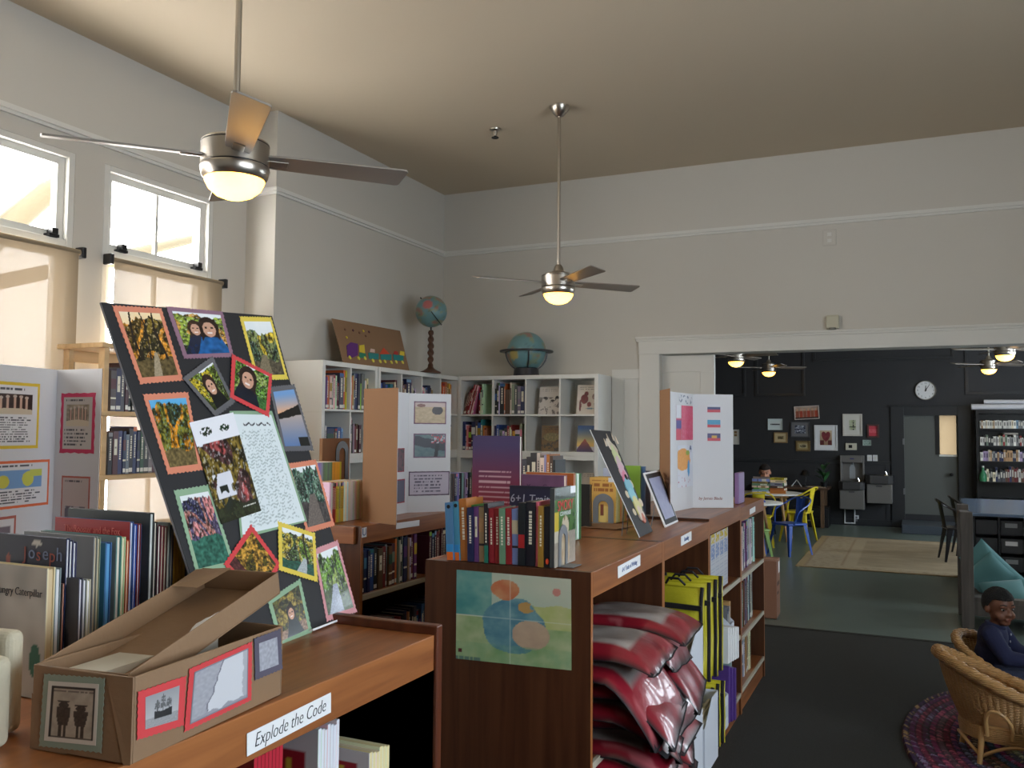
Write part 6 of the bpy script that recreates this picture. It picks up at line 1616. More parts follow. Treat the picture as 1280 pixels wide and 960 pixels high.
# dark things on the desk
p = at(1006, 606, 'y', 16.9)
t = thing('desk_lamp', 'black stubby desk lamp standing on the desk behind the table', 'lamp', (p.x, 16.95, zd))
MB().lathe([(0, 0), (.08, 0), (.075, .02), (.015, .03), (0, .03)], 16).build('base', BLACKM, t, smooth=True)
MB().tube([(0, 0, .02), (.02, 0, .16), (-.02, 0, .24)], .010, 8).build('stem', BLACKM, t, smooth=True)
MB().lathe([(.03, .30), (.05, .29), (.09, .20), (.085, .20), (.045, .28), (0, .29)], 16).build('lamp_shade', BLACKM, t, smooth=True)
p = at(996, 606, 'y', 16.85)
t = thing('book_easel', 'small white wire stand on the desk', 'stand', (p.x, 16.8, zd))
MB().tube([(-.09, 0, .0), (-.0, .06, .12), (.09, 0, .0)], .007, 6).build('wire_frame', PLW, t)
p = at(1021, 608, 'y', 16.8)
o = MB().box((-.16, -.10, 0), (.16, .10, .012)).build('paper_sheet', mat('tan_papers', S(176, 156, 130), .8)); o.location = (p.x, 16.85, zd + .0005); tag(o, 'flat tan papers lying at the plant end of the desk', 'papers')

# ---- tables and metal chairs
def round_table(x, y, r, h, label):
    t = thing('round_table', label, 'table', (x, y, 0), 'round white tables')
    MB().lathe([(0, h - .025), (r - .012, h - .025), (r, h - .018), (r, h - .004), (r - .006, h), (0, h)], 48).build('table_top', WHITE, t, smooth=True)
    for k in range(4):
        a = PI / 4 + k * PI / 2
        MB().tube([(r * .55 * math.cos(a), r * .55 * math.sin(a), h - .025), (r * .82 * math.cos(a), r * .82 * math.sin(a), 0)], [.026, .017], 10).build('leg', PINEY, t, smooth=True)
    MB().lathe([(r * .5, h - .07), (r * .56, h - .07), (r * .56, h - .025), (r * .5, h - .025), (r * .5, h - .07)], 32).build('apron', PINEY, t)
    return t
T1 = at(962, 615.5, 'z', .74); r1 = 40.5 / FPX * (T1 - EYE).dot(_F)
round_table(T1.x, T1.y, r1, .74, 'round white table with stacks of books, a child sitting behind it')
T2r = at(978, 629, 'z', .72)
round_table(T2r.x - .50, T2r.y + .05, .50, .72, 'nearer round white table, half hidden by the long oak run')
def metal_chair(M, col, rough, label, s=1.0, arms=True, group='metal armchairs around the tables'):
    """pressed-steel armchair, seat facing +y"""
    m = mat('enamel_%02x%02x%02x' % col, S(*col), rough, coat=.2, metal=0)
    t = thing('metal_chair', label, 'chair', M @ Matrix.Scale(s, 4), group)
    sh = .45
    MB().prism([(-.17, -.17), (.17, -.17), (.19, .12), (.17, .19), (-.17, .19), (-.19, .12)], sh - .03, sh).build('seat', m, t, bevel=.012, seg=3)
    for sx in (-1, 1):
        for sy in (-1, 1):
            x, y = sx * .165, (.165 if sy > 0 else -.155); X, Y = sx * .225, y + sy * .06
            b = MB(); w0, w1 = .062, .026
            # folded sheet leg: an angle that tapers to the foot
            for (dx, dy) in ((1, 0), (0, 1)):
                e = .004
                p = [(x, y, sh - .01), (x - sx * w0 * dx, y - sy * w0 * dy, sh - .01), (X - sx * w1 * dx, Y - sy * w1 * dy, 0), (X, Y, 0)]
                off = Vector((-sx * e * dy, -sy * e * dx, 0))
                q = [tuple(Vector(v) + off) for v in p]
                b.add(p + q, [(0, 1, 2, 3), (7, 6, 5, 4), (0, 4, 5, 1), (1, 5, 6, 2), (2, 6, 7, 3), (3, 7, 4, 0)])
            b.build('leg', m, t)
    bh = .80
    b = MB().grid(lambda u, v: ((u - .5) * (.13 + .05 * v), -.185 - .06 * v + .03 * (abs(u - .5) * 2) ** 2, sh - .01 + (bh - sh) * v), 8, 6)
    b.grid(lambda u, v: ((.5 - u) * (.13 + .05 * v), -.189 - .06 * v + .03 * (abs(u - .5) * 2) ** 2, sh - .01 + (bh - sh) * v), 8, 6)
    b.build('back_splat', m, t, smooth=True)
    pts = [(-.19, .10, sh - .02), (-.235, .06, .60), (-.24, -.02, .66), (-.225, -.14, .72), (-.16, -.235, .785), (0, -.265, .81), (.16, -.235, .785), (.225, -.14, .72), (.24, -.02, .66), (.235, .06, .60), (.19, .10, sh - .02)]
    if not arms: pts = [(-.17, -.16, sh), (-.19, -.20, .62), (-.15, -.24, .77), (0, -.26, .80), (.15, -.24, .77), (.19, -.20, .62), (.17, -.16, sh)]
    MB().tube(smooth_path(pts, 4), .011, 8).build('back_rail', m, t, smooth=True)
    return t
def smooth_path(pts, n):
    P = [Vector(p) for p in pts]; out = []
    for i in range(len(P) - 1):
        a, b, c, d = P[max(i - 1, 0)], P[i], P[i + 1], P[min(i + 2, len(P) - 1)]
        for k in range(n):
            t = k / n
            out.append(.5 * ((2 * b) + (c - a) * t + (2 * a - 5 * b + 4 * c - d) * t * t + (3 * b - a - 3 * c + d) * t ** 3))
    return out + [P[-1]]
BLUE, YELLOW, GREENC, DARKC = (42, 84, 176), (226, 206, 50), (150, 186, 110), (38, 36, 38)
la = at(970, 694, 'z', 0); lb = at(998, 695, 'z', 0); c = (la + lb) / 2
metal_chair(rotz((c.x + .02, c.y + .16, 0), R(140)), BLUE, .3, 'bright blue metal armchair nearest the opening, at the nearer table', .98)
metal_chair(rotz((c.x - .56, c.y + .02, 0), R(40)), BLUE, .3, 'blue metal armchair mostly hidden behind the long oak run', .95)
p = at(1008, 679, 'z', 0)
metal_chair(rotz((p.x - .14, p.y + .22, 0), R(78)), YELLOW, .3, 'yellow metal armchair beside the blue one, facing the book-stacked table', 1.05)
p = at(947, 640, 'y', 13.5)
metal_chair(rotz((p.x, 13.62, 0), R(8)), YELLOW, .3, 'yellow metal armchair with its back to the camera, before the book-stacked table', 1.0)
p = at(955, 660, 'y', 12.2)
metal_chair(rotz((p.x - .12, 12.0, 0), R(-60)), GREENC, .3, 'pale green metal armchair just past the end of the oak run', .95)
p = at(1176, 703, 'z', 0)
metal_chair(rotz((p.x + .22, p.y + .22, .0095), R(-80)), DARKC, .25, 'dark metal armchair standing at the edge of the beige rug', 1.0)
metal_chair(rotz((p.x + .40, p.y + .95, .0095), R(-84)), DARKC, .25, 'dark metal armchair behind the other dark one, nearer the far door', 1.0)
# books stacked on the table
def stack(px, py, y, specs, where):
    p = at(px, py, 'y', y); z = .7405
    for i, (cn, w, h, rz) in enumerate(specs):
        M = Matrix.Translation((p.x, y, z)) @ Matrix.Rotation(R(rz), 4, 'Z') @ Matrix.Rotation(PI / 2, 4, 'Y') @ Matrix.Translation((-h, -.1, -w / 2))
        book(M, h, .22, w, cn, '%s book, %s from the bottom of the %s stack' % (cn, ORD[i], where), 'books stacked on the round table', seed=i + 5, call=False)
        z += h + .0008
stack(952, 614, T1.y - .18, [('white', .26, .03, 4), ('pale blue', .25, .03, -6), ('green', .24, .025, 8), ('white', .26, .03, -3), ('sage green', .28, .035, 5), ('tan', .24, .03, -8), ('pale blue', .27, .04, 3), ('grey', .26, .025, 9)], 'taller')
stack(973, 615, T1.y - .16, [('orange', .24, .05, 3), ('orange', .22, .035, -5), ('brown', .23, .035, 6), ('lilac', .22, .05, -4), ('cream', .24, .04, 5), ('yellow', .23, .03, -6)], 'shorter')
# beige rug
RUGM = mat('woven_beige_rug', attr='Col', rough=.95, bump=(120, .4))
def rugcol(u, v):
    e = min(u * 2.4, (1 - u) * 2.4, v * 4.0, (1 - v) * 4.0)
    c = mixc(rgb(156, 140, 114), rgb(132, 116, 92), fbm(u * 18, v * 24, 2))
    if e < .05: c = rgb(160, 138, 100)
    elif e < .08 or .31 < e < .33: c = rgb(142, 120, 94)
    elif e < .30: c = mixc(rgb(166, 150, 124), rgb(138, 120, 94), .7 if nz(u * 60, v * 60) > .6 else .1)
    elif e < .42: c = rgb(162, 146, 120)
    return c
x0, x1, ya, yb_ = -1.38, 2.6, 11.74, 15.35
b = MB().grid(lambda u, v: (x0 + (x1 - x0) * u, ya + (yb_ - ya) * v, .009), 150, 130, 0, rugcol)
b.add([(x0, ya, 0), (x1, ya, 0), (x1, ya, .009), (x0, ya, .009)], [(0, 1, 2, 3)], 0, rgb(150, 130, 96)).add([(x0, ya, 0), (x0, ya, .009), (x0, yb_, .009), (x0, yb_, 0)], [(0, 1, 2, 3)], 0, rgb(150, 130, 96))
tag(b.build('rug', RUGM), 'large beige patterned rug on the green floor of the far room', 'rug')
# paper rolls on the black bookcase, bottle, sign
zt_ = 2.121
for i, (px, py, L, r, rz) in enumerate(((1214, 511, 1.9, .05, 2), (1224, 509, 1.7, .045, -1), (1230, 506, 1.6, .035, 1))):
    x = at(px, py, 'y', 17.2).x; y = 17.15 + .09 * i
    z = zt_ + r if i < 2 else zt_ + .105 + r
    o = MB().tube([(0, 0, 0), (L, 0, 0)], r, 16).build('paper_roll', mat('rolled_white_paper', S(206, 206, 214), .6), smooth=True)
    o.matrix_world = rotz((x, y if i < 2 else 17.2, z), R(rz)); tag(o, ['white paper roll nearest the front on the black bookcase', 'white paper roll at the back on the black bookcase', 'thinner white paper roll lying on top of the two others'][i], 'paper roll', 'paper rolls on the black bookcase')
p = at(1224, 603, 'y', 17.05)
t = thing('bottle', 'green glass bottle at the edge of the black bookcase', 'bottle', (1.03 + .06, 17.06, .891))
GB_ = mat('green_glass', S(80, 170, 120), .15, trans=.5)
MB().lathe([(0, 0), (.055, 0), (.06, .02), (.058, .12), (.03, .17), (.018, .19), (.018, .24), (0, .24)], 20).build('body', GB_, t, smooth=True)
MB().lathe([(0, .24), (.02, .24), (.02, .265), (0, .265)], 12).build('cap', WHITE, t, smooth=True)
# dark island with bins, its top glossy and bluish
GTOP = mat('blue_grey_laminate', S(104, 122, 146), .18)
BIN = mat('charcoal_bin', S(46, 46, 50), .5)
xi0, yi0, yi1 = at(1216, 641, 'y', 9.75).x, 9.75, 11.9; zi = at(1216, 641, 'y', 9.75).z; wi = 1.75
t = thing('storage_island', 'dark storage island of labelled bins with a shiny blue-grey top', 'cabinet', (xi0, yi0, 0))
MB().box((-.02, -.02, zi - .03), (wi, yi1 - yi0, zi)).build('top', GTOP, t, bevel=.004)
MB().box((0, .25, 0), (wi - .02, yi1 - yi0 - .02, zi - .03)).build('carcass', BLACKM, t)
cw, nc = .215, 8; ch = (zi - .06) / 5
for cx_ in range(nc + 1): MB().box((cx_ * cw, 0, .02), (cx_ * cw + .018, .25, zi - .03)).build('upright', BLACKM, t)
for cz in range(5):
    for cx_ in range(nc):
        d = MB().box((cx_ * cw + .022, .012, .03 + cz * ch), (cx_ * cw + cw - .004, .24, .03 + cz * ch + ch * .80)).build('bin', BIN, t, bevel=.004)
        if cx_ >= 1: MB().box((cx_ * cw + .06, .008, .03 + cz * ch + ch * .42), (cx_ * cw + cw - .05, .012, .03 + cz * ch + ch * .66)).build('label_holder', mat('grey_label', S(150, 152, 156), .6) if (cx_ + cz) % 4 else PAPER, d)
# bench with a high end post, slatted back and teal cushions
BENCH = wood('weathered_grey_timber', S(78, 74, 72), S(104, 98, 94), (24, 24, 2), .7, 0)
xp0, xp1 = at(1201, 700, 'y', 8.72).x, at(1217, 700, 'y', 8.72).x
zp = at(1208, 640, 'y', 8.72).z
t = thing('bench', 'weathered grey timber bench with a tall end post and teal cushions on it', 'bench', (xp0, 8.72, 0))
pw = xp1 - xp0; bw_ = 1.9
for xx in (0, bw_ - pw): MB().box((xx, 0, 0), (xx + pw, .09, zp)).build('post', BENCH, t, bevel=.006)
for xx in (0, bw_ - pw): MB().box((xx, .62, 0), (xx + pw, .70, zp + .02)).build('post', BENCH, t, bevel=.006); MB().box((xx + .01, .09, zp - .10), (xx + pw - .01, .62, zp - .03)).build('armrest', BENCH, t, bevel=.006)
zs_ = .27
MB().box((pw, .04, zs_ - .04), (bw_ - pw, .66, zs_)).build('seat', BENCH, t, bevel=.004)
MB().box((pw, .04, zs_ - .16), (bw_ - pw, .07, zs_ - .04)).build('apron', BENCH, t)
TEAL = mat('teal_cushion_cloth', S(84, 132, 136), .9, bump=(160, .15), sheen=.3)
def cushion(M, w, h, d, label):
    def side(s): return lambda u, v: ((u - .5) * w * (1 - .10 * math.sin(PI * v) ** 2 * 0 - .06 * (1 - (abs(v - .5) * 2) ** 2)), (v - .5) * h * (1 - .06 * (1 - (abs(u - .5) * 2) ** 2)), s * d / 2 * (max(0, (1 - abs(2 * u - 1) ** 2.6)) * max(0, 1 - abs(2 * v - 1) ** 2.6)) ** .6)
    b = MB().grid(side(1), 20, 20).grid(lambda u, v: side(-1)(1 - u, v), 20, 20)
    o = b.build('cushion', TEAL, None, smooth=True); o.matrix_world = M; return tag(o, label, 'cushion', 'teal cushions on the bench')
def facing(px, py, y, roll, pitch): return Matrix.Translation(at(px, py, 'y', y)) @ Matrix.Rotation(R(pitch), 4, 'X') @ Matrix.Rotation(R(roll), 4, 'Z')
cushion(facing(1246, 716, 9.20, -45, 78), .60, .27, .14, 'upper teal cushion, tilted, reaching highest against the end post')
cushion(facing(1236, 720, 9.08, -46, 80), .30, .34, .12, 'pale teal cushion wedged between the end post and the tilted one')
cushion(facing(1256, 742, 8.95, 12, 40), .36, .30, .12, 'lowest teal cushion, right behind the head of the seated boy')
# cardboard carton at the end of the oak run
p0, p1, p2 = at(937, 771, 'z', .001), at(971, 774, 'z', .001), at(979, 766, 'z', .001)
h = at(971, 702, 'y', p1.y).z
d = (p1 - at(958, 773, 'z', .001)).normalized(); d = Vector((1, .02, 0)).normalized()
L = frame(p1, d, (0, 0, 1)); W = .42; D = .30
t = thing('carton', 'tall brown cardboard carton on the floor past the end of the oak run', 'carton', rotz((p1.x, p1.y, 0), R(2)))
MB().box((-W, 0, .001), (0, D, h)).build('body', BOXCARD, t, bevel=.004)
MB().box((-W, D * .47, h), (0, D * .53, h + .0006)).build('tape', mat('packing_tape', S(176, 140, 106), .3), t)
MB().box((.0, D * .2, h * .55), (.0008, D * .75, h * .62)).box((.0, D * .2, h * .40), (.0008, D * .6, h * .45)).build('printing', mat('box_printing', S(84, 56, 46), .8), t)
MB().box((.0, D * .55, h * .75), (.0008, D * .9, h * .95)).build('shipping_label', PAPER, t)
# ================================================================ INSIDE THE OPEN BAYS
VINYL = mat('red_mesh_and_clear_vinyl', attr='Col', rough=.3, coat=.4, bump=(40, .12))
BIND = mat('black_binding_tape', S(26, 24, 30), .7)
def pouch(M, w, L, droop, t, seed, clear, label):
    """flat zip bag: x across, y outwards over the shelf edge, drooping beyond y = edge"""
    rnd = random.Random(seed); edge = .30; k = rnd.uniform(.8, 1.2); sk = rnd.uniform(-.35, .35)
    def P(u, v, s):
        x = (u - .5) * w; y = L * v
        over = max(0, y - edge); z = -droop * (over / max(.01, L - edge)) ** 1.5 * (1 + sk * (u - .5)) if over > 0 else 0
        y2 = y - over * over * .55 * droop
        bulge = t * (1 - (abs(u - .5) * 2) ** 6) * (1 - (abs(v - .5) * 2) ** 8)
        z += .004 * math.sin(u * 11 * k + seed) * math.sin(v * 7 + seed) * 1.6
        return (x, y2, z + (bulge if s > 0 else 0))
    red = rgb(112, 18, 34); red2 = rgb(160, 34, 50); gr = rgb(120, 110, 104); pinkc = rgb(214, 40, 96); pa = rgb(206, 200, 198)
    def C(u, v):
        if u < .04 or u > .96 or v > .965: return rgb(24, 22, 28)
        if clear and .07 < u < .74 + .2 * nz(seed, 1) and .08 < v < .80: 
            c = mixc(gr, pa, nz(u * 6, v * 6, seed))
            if seed % 3 == 0 and nz(u * 3, v * 3, seed) > .62: c = pinkc
            return c
        c = mixc(red, red2, nz(u * 5, v * 5, seed))
        if nz(u * 9, v * 3, seed + 4) > .72: c = mixc(c, rgb(230, 190, 180), .35)
        return c
    o = MB().grid(lambda u, v: P(u, v, 1), 22, 26, 0, C).grid(lambda u, v: P(1 - u, v, -1), 22, 26, 0, lambda u, v: rgb(24, 22, 28) if u < .04 or u > .96 or v > .965 else mixc(red, rgb(90, 18, 28), nz(u * 8, v * 8, seed))).build('zip_bag', VINYL, None, smooth=True)
    o.matrix_world = M; tag(o, label, 'bag', 'red zip bags heaped in the near bay')
    bd = MB(); wv = .020
    def strip(pts, inn):
        for s in (1, -1):
            for i in range(len(pts) - 1):
                p, q = Vector(pts[i]), Vector(pts[i + 1]); z = Vector((0, 0, .0025 * s))
                f = (0, 1, 2, 3) if s > 0 else (3, 2, 1, 0)
                bd.add([p - inn * .004, q - inn * .004, q + inn * wv + z + Vector((0, 0, .003 * s)), p + inn * wv + z + Vector((0, 0, .003 * s))], [f])
    strip([P(0, i / 14, -1) for i in range(15)], Vector((1, 0, 0))); strip([P(1, i / 14, -1) for i in range(15)], Vector((-1, 0, 0)))
    strip([P(i / 8, 1, -1) for i in range(9)], Vector((0, -1, .25)))
    bd.build('binding', BIND, o)
    return o
rnd = random.Random(12); n = 0
zc = .305
for layer in range(11):
    for side in (0, 1):
        yc = 2.985 + .42 * side + rnd.uniform(-.012, .012); t = rnd.uniform(.032, .046)
        rz = -PI / 2 + (rnd.uniform(-.10, .32) if side else rnd.uniform(.0, .30))
        L = rnd.uniform(.40, .50); dr = rnd.uniform(.04, .20) if layer < 10 else .04
        tilt = R(rnd.uniform(-5, 5)) if layer < 10 else 0
        M = Matrix.Translation((-1.25 + rnd.uniform(0, .02), yc, zc + .010 * side)) @ Matrix.Rotation(rz, 4, 'Z') @ Matrix.Rotation(tilt, 4, 'Y')
        lab = '%s red zip bag %s' % (['lowest', 'second', 'third', 'fourth', 'fifth', 'sixth', 'seventh', 'eighth', 'ninth', 'tenth', 'topmost'][layer] + ('' if layer in (0, 10) else ' lowest'), 'on the poster side of the heap' if side == 0 else 'on the yellow bag side of the heap')
        pouch(M, rnd.uniform(.37, .42), L, dr, t, n + 3, layer in (10, 8, 5) or (n % 2 == 0), lab); n += 1
    zc += .064
# --- white magazine files
def magazine_file(M, label, w=.10, d=.26, h=.31, body=None, low=.13, group='white magazine files in the long run', writing=True):
    """open file box: x thickness, y depth (low front at -y), z height"""
    m = body or mat('white_file_card', S(216, 220, 230), .5)
    t = thing('magazine_file', label, 'magazine file', M, group); e = .003
    prof = [(0, 0), (d, 0), (d, h), (d * .55, h), (0, low)]
    S_ = Matrix(((0, 0, 1, 0), (1, 0, 0, 0), (0, 1, 0, 0), (0, 0, 0, 1)))
    b = MB().prism(prof, 0, e, M=S_).prism(prof, w - e, w, M=S_).box((e, 0, 0), (w - e, e, low)).box((e, d - e, 0), (w - e, d, h)).box((e, e, 0), (w - e, d - e, e))
    b.build('body', m, t)
    rr = random.Random(int(h * 1000 + M.translation.y * 77))
    x = e + .004; b = MB()
    while x < w - .02:
        ww = rr.uniform(.006, .014); c = rr.choice([(206, 206, 206), (120, 120, 124), (220, 206, 180), (90, 100, 120)])
        b.box((x, .02, e + .001), (x + ww, d - .01, h * rr.uniform(.72, .9)), 0, rgb(*c)); x += ww + .002
    b.build('magazines', BOOKM, t)
    if writing: MB().box((w * .2, -.001, low * .35), (w * .8, 0, low * .7)).build('faint_label', mat('faint_label', S(196, 200, 212), .6), t)
    return t
OUT = PI / 2       # -y of a thing turned towards the aisle (+x)
def aisle(x, y, z, a=0): return rotz((x, y, z), PI / 2 + a)
# second bay, upper shelf (.52) and lower shelf (.155)
for i, (x, y, z, a, w, lab) in enumerate(((-1.105, 3.70, .521, .0, .235, 'big white magazine file jutting out below the yellow bags, upper shelf'), (-1.24, 3.72, .521, 0, .12, 'white magazine file deeper on the upper shelf of the yellow bags'),
                                 (-1.10, 3.69, .156, .0, .23, 'white magazine file on the lower shelf nearest the aisle'), (-1.235, 3.71, .156, 0, .12, 'white magazine file deeper on the lower shelf'), (-1.105, 4.00, .156, .0, .24, 'white magazine file on the lower shelf in front of the yellow bags'))):
    magazine_file(rotz((x, y, z), a), lab, w, .29, .31, low=.21)
YEL1 = mat('yellow_mesh_cloth', S(206, 196, 52), .35, coat=.3, bump=(60, .25))
def tote(M, label, w=.30, t=.07, h=.46, pic=True):
    """flat yellow bag on its edge, broad face towards -y, black binding and loop handles"""
    o = thing('yellow_bag', label, 'bag', M, 'yellow and black book bags')
    def P(u, v, s):
        b = t * .5 * (1 - (abs(u - .5) * 2) ** 4) * (1 - (abs(v - .45) * 1.9) ** 4) 
        return ((u - .5) * w, -s * (b + .002) + .006 * math.sin(v * 9 + u * 4), h * v)
    MB().grid(lambda u, v: P(u, v, 1), 16, 20).grid(lambda u, v: P(1 - u, v, -1), 16, 20).build('pouch', YEL1, o, smooth=True)
    for u in (.04, .96): MB().tube([P(u, i / 10, 1) for i in range(11)], .009, 6).build('binding', BIND, o)
    b = MB().box((-w / 2, -t * .5 - .008, h * .78), (w / 2, -t * .5 + .004, h * .83)); b.build('binding', BIND, o)
    MB().tube([(-w * .16, .02, h), (-w * .08, .0, h + .03), (w * .08, .0, h + .03), (w * .16, .02, h)], .006, 6).build('handle', BIND, o)
    if pic:
        MB().box((-w * .20, -t * .5 - .010, h * .22), (w * .26, -t * .5 - .004, h * .58), 0, rgb(206, 204, 170)).box((-w * .15, -t * .5 - .012, h * .27), (w * .2, -t * .5 - .010, h * .42), 0, rgb(46, 84, 150)).box((-w * .15, -t * .5 - .012, h * .43), (w * .2, -t * .5 - .010, h * .54), 0, rgb(120, 160, 70)).build('picture_pocket', PRINT, o)
    return o
for i, (x, y, z, a, lab) in enumerate(((-1.03, 4.10, .522, -.14, 'yellow and black bag seen broad side on, upper shelf of its bay'), (-1.03, 4.22, .522, .05, 'second yellow and black bag on the upper shelf'), (-1.02, 4.33, .522, .0, 'third yellow and black bag on the upper shelf'), (-1.02, 4.44, .522, .06, 'yellow and black bag closest to the laminated chart, upper shelf'),
                                       (-1.04, 4.36, .157, -.08, 'yellow and black bag seen broad side on, lower shelf of its bay'), (-1.03, 4.42, .157, .04, 'second yellow and black bag on the lower shelf'), (-1.02, 4.49, .157, .02, 'yellow and black bag closest to the purple folders, lower shelf'))):
    tote(rotz((x, y, z), a), lab, .30, .07, .46 if z > .4 else .30)
GRB = mat('green_bag_cloth', S(70, 96, 70), .5, bump=(40, .2))
o = thing('green_bag', 'dark green bag with a pale strap squeezed in before the yellow bags', 'bag', rotz((-1.13, 3.90, .83), .0))
MB().grid(lambda u, v: ((u - .5) * .14, -.03 * math.sin(PI * u) * math.sin(PI * v), .2 * v), 12, 12).grid(lambda u, v: ((.5 - u) * .14, .03 * math.sin(PI * u) * math.sin(PI * v), .2 * v), 12, 12).build('pouch', GRB, o, smooth=True)
MB().tube([(-.05, -.03, .02), (-.04, -.05, .12), (0, -.055, .17), (.06, -.05, .10), (.11, -.04, -.08)], .011, 8).build('strap', mat('pale_green_strap', S(150, 170, 130), .6), o, smooth=True)
# third bay: chart, files, folders
def chart(u, v):
    c = rgb(222, 224, 232)
    col = int(u * 4); fu = u * 4 - col
    if v > .84 and .1 < fu < .9: return rgb(226, 200, 90) if nz(u * 22, v * 20) > .4 else c
    if .58 < v < .82 and .08 < fu < .92: return rgb(150, 170, 214) if nz(u * 30, v * 30) > .42 else c
    if .1 < fu < .9 and (v * 22) % 1 < .25: return rgb(196, 202, 220)
    return c
q = [at(888, 671, 'x', -.985), at(909.5, 659, 'x', -.985), at(909.5, 727, 'x', -.985), at(888, 737, 'x', -.985)]
q[2].z = q[3].z = .83; q[0].z = q[1].z = 1.150
o = quad_print('wall_chart', q, chart, 60, 60, PRINTG, None, 0, .0015); tag(o, 'laminated calendar chart standing on the upper shelf of the third bay', 'chart')
GF3 = 'folders and files in the third bay'
def slab(name, x0, y, t, w, h, z, m, label, cat, a=0, group=GF3, lean=0):
    o = MB().box((-w, 0, 0), (0, t, h)).build(name, m, None, bevel=min(.003, t * .3)); o.matrix_world = rotz((x0, y, z), a) @ Matrix.Rotation(R(lean), 4, 'X'); return tag(o, label, cat, group)
PUR = mat('purple_plastic', S(92, 62, 140), .35); AQ = mat('aqua_plastic', S(110, 160, 180), .35); TEALB = mat('teal_board', S(40, 110, 110), .4); GRNB = mat('bottle_green_board', S(36, 84, 62), .4); BLUB = mat('bright_blue_board', S(50, 130, 206), .4); PGR = mat('pale_grey_green', S(150, 172, 168), .5)
z = .4765
slab('folder', -.95, 4.62, .02, .26, .27, z, GRNB, 'bottle green folder on the middle shelf of the third bay', 'folder', -.05)
slab('folder', -.94, 4.66, .02, .26, .30, z, BLUB, 'bright blue folder on the middle shelf of the third bay', 'folder', -.03)
slab('folder', -.95, 4.70, .02, .26, .29, z, GRNB, 'dark green folder behind the bright blue one', 'folder', -.03)
for k in range(5):
    slab('paper_packet', -.90 + .006 * k, 4.745 + .034 * k, .03, .22, .19 - .006 * k, z, PAPER, '%s white paper packet from the dark green folder' % ORD[k], 'papers', -.04, 'white paper packets in the third bay')
magazine_file(aisle(-.93, 4.96, z), 'white magazine file with grey magazines on the middle shelf of the third bay', .11, .26, .29, low=.16)
slab('book', -.96, 5.10, .03, .2, .26, z, mat('tan_book_board', S(190, 150, 96), .5), 'tan book between the white file and the far bay, middle shelf', 'book')
z = .1315
slab('folder', -.94, 4.62, .012, .24, .26, z, AQ, 'pale aqua folder at the start of the bottom shelf, third bay', 'folder')
slab('folder', -.93, 4.65, .012, .24, .27, z, TEALB, 'teal folder on the bottom shelf of the third bay', 'folder', -.03)
magazine_file(aisle(-.92, 4.70, z, -.03), 'white magazine file on the bottom shelf of the third bay', .12, .26, .25, low=.17)
for k in range(3): slab('folder', -.92 + .01 * k, 4.86 + .035 * k, .03, .25, .30 - .012 * k, z, PUR, '%s purple folder on the bottom shelf of the third bay' % ORD[k], 'folder', -.05)
slab('folder', -.93, 4.98, .02, .24, .33, z, PGR, 'tall grey-green folder beside the purple ones', 'folder')
magazine_file(aisle(-.95, 5.12, z), 'small grey magazine file by the far bay, bottom shelf', .10, .24, .26, mat('grey_file_card', S(150, 154, 160), .5), .15)
# books at the foot of the foreground bookcase
ZA2 = .8515
def pack(x, ya, yb, top_px, n, w, cn, label, pages, group, art=None):
    h = at(*top_px, 'x', x).z - ZA2; t = (yb - ya) / n
    for k in range(n):
        M = Matrix.Translation((x - w, ya + t * k, ZA2)) @ Matrix.Rotation(R(-90), 4, 'Z') @ Matrix.Translation((-t + .0006, 0, 0))
        o = book(M, t - .0006, w, h - .004 * (k % 3), cn, '%s, %s from the front' % (label, ORD[k]), group, name='workbook', pages=pages, hard=False, spine='plain', call=False, seed=k)
        if k == 0 and art: quad_print('cover_art', [(t - .0006, 0, h), (t - .0006, w, h), (t - .0006, w, 0), (t - .0006, 0, 0)], art, 30, 40, PRINT, o, lift=.0003)
def code(u, v):
    c = rgb(206, 206, 210)
    if .42 < u < .86 and .42 < v < .78: c = rgb(150, 30, 44) if abs(u - .64) > .03 or v > .7 else rgb(190, 170, 60)
    if .44 < u < .84 and .42 < v < .5: c = rgb(190, 170, 60)
    return c
yA = lambda px: at(px, 930, 'x', -1.11).y
pack(-1.11, yA(318), yA(354), (350, 928), 8, .2, 'red', 'red-edged workbook under the paper label', rgb(190, 40, 60), 'red workbooks under the paper label')
pack(-1.11, yA(398), yA(424), (418, 902), 7, .21, 'white', 'white workbook in the tall middle pack', rgb(224, 226, 234), 'tall white workbooks', code)
pack(-1.11, yA(462), yA(487), (480, 931), 6, .21, 'white', 'cream-edged workbook in the low pack', rgb(230, 214, 160), 'cream-edged workbooks', code)
# ================================================================ RUG, WICKER CHAIRS, CHILDREN
def braid(u, v):
    a, rr = 2 * PI * u, v; k = rr * 20; i = int(k)
    r3 = random.Random(i * 7 + 3)
    base = ([(104, 30, 62), (60, 54, 86), (150, 60, 50), (90, 40, 44), (120, 110, 60), (70, 60, 70), (150, 40, 90), (60, 80, 110), (110, 84, 60), (90, 70, 50), (120, 40, 60), (64, 60, 84)] + [(72, 40, 84), (96, 26, 52), (84, 60, 70), (110, 34, 74), (76, 30, 66), (104, 28, 54), (88, 30, 78), (56, 34, 70), (104, 30, 62)])[min(20, i)]
    n = nz(a * 46 + i * 3 + rr * 30, i * 1.7 + rr * 9, 1)
    c = rgb(*base)
    if n > .64: c = mixc(c, rgb(*r3.choice([(206, 190, 160), (190, 90, 110), (150, 160, 190), (206, 170, 90)])), .7)
    elif n < .36: c = mixc(c, rgb(*r3.choice([(30, 34, 50), (40, 60, 50), (60, 24, 40)])), .75)
    if k - i < .14: c = shade_c(c, .6)
    return c
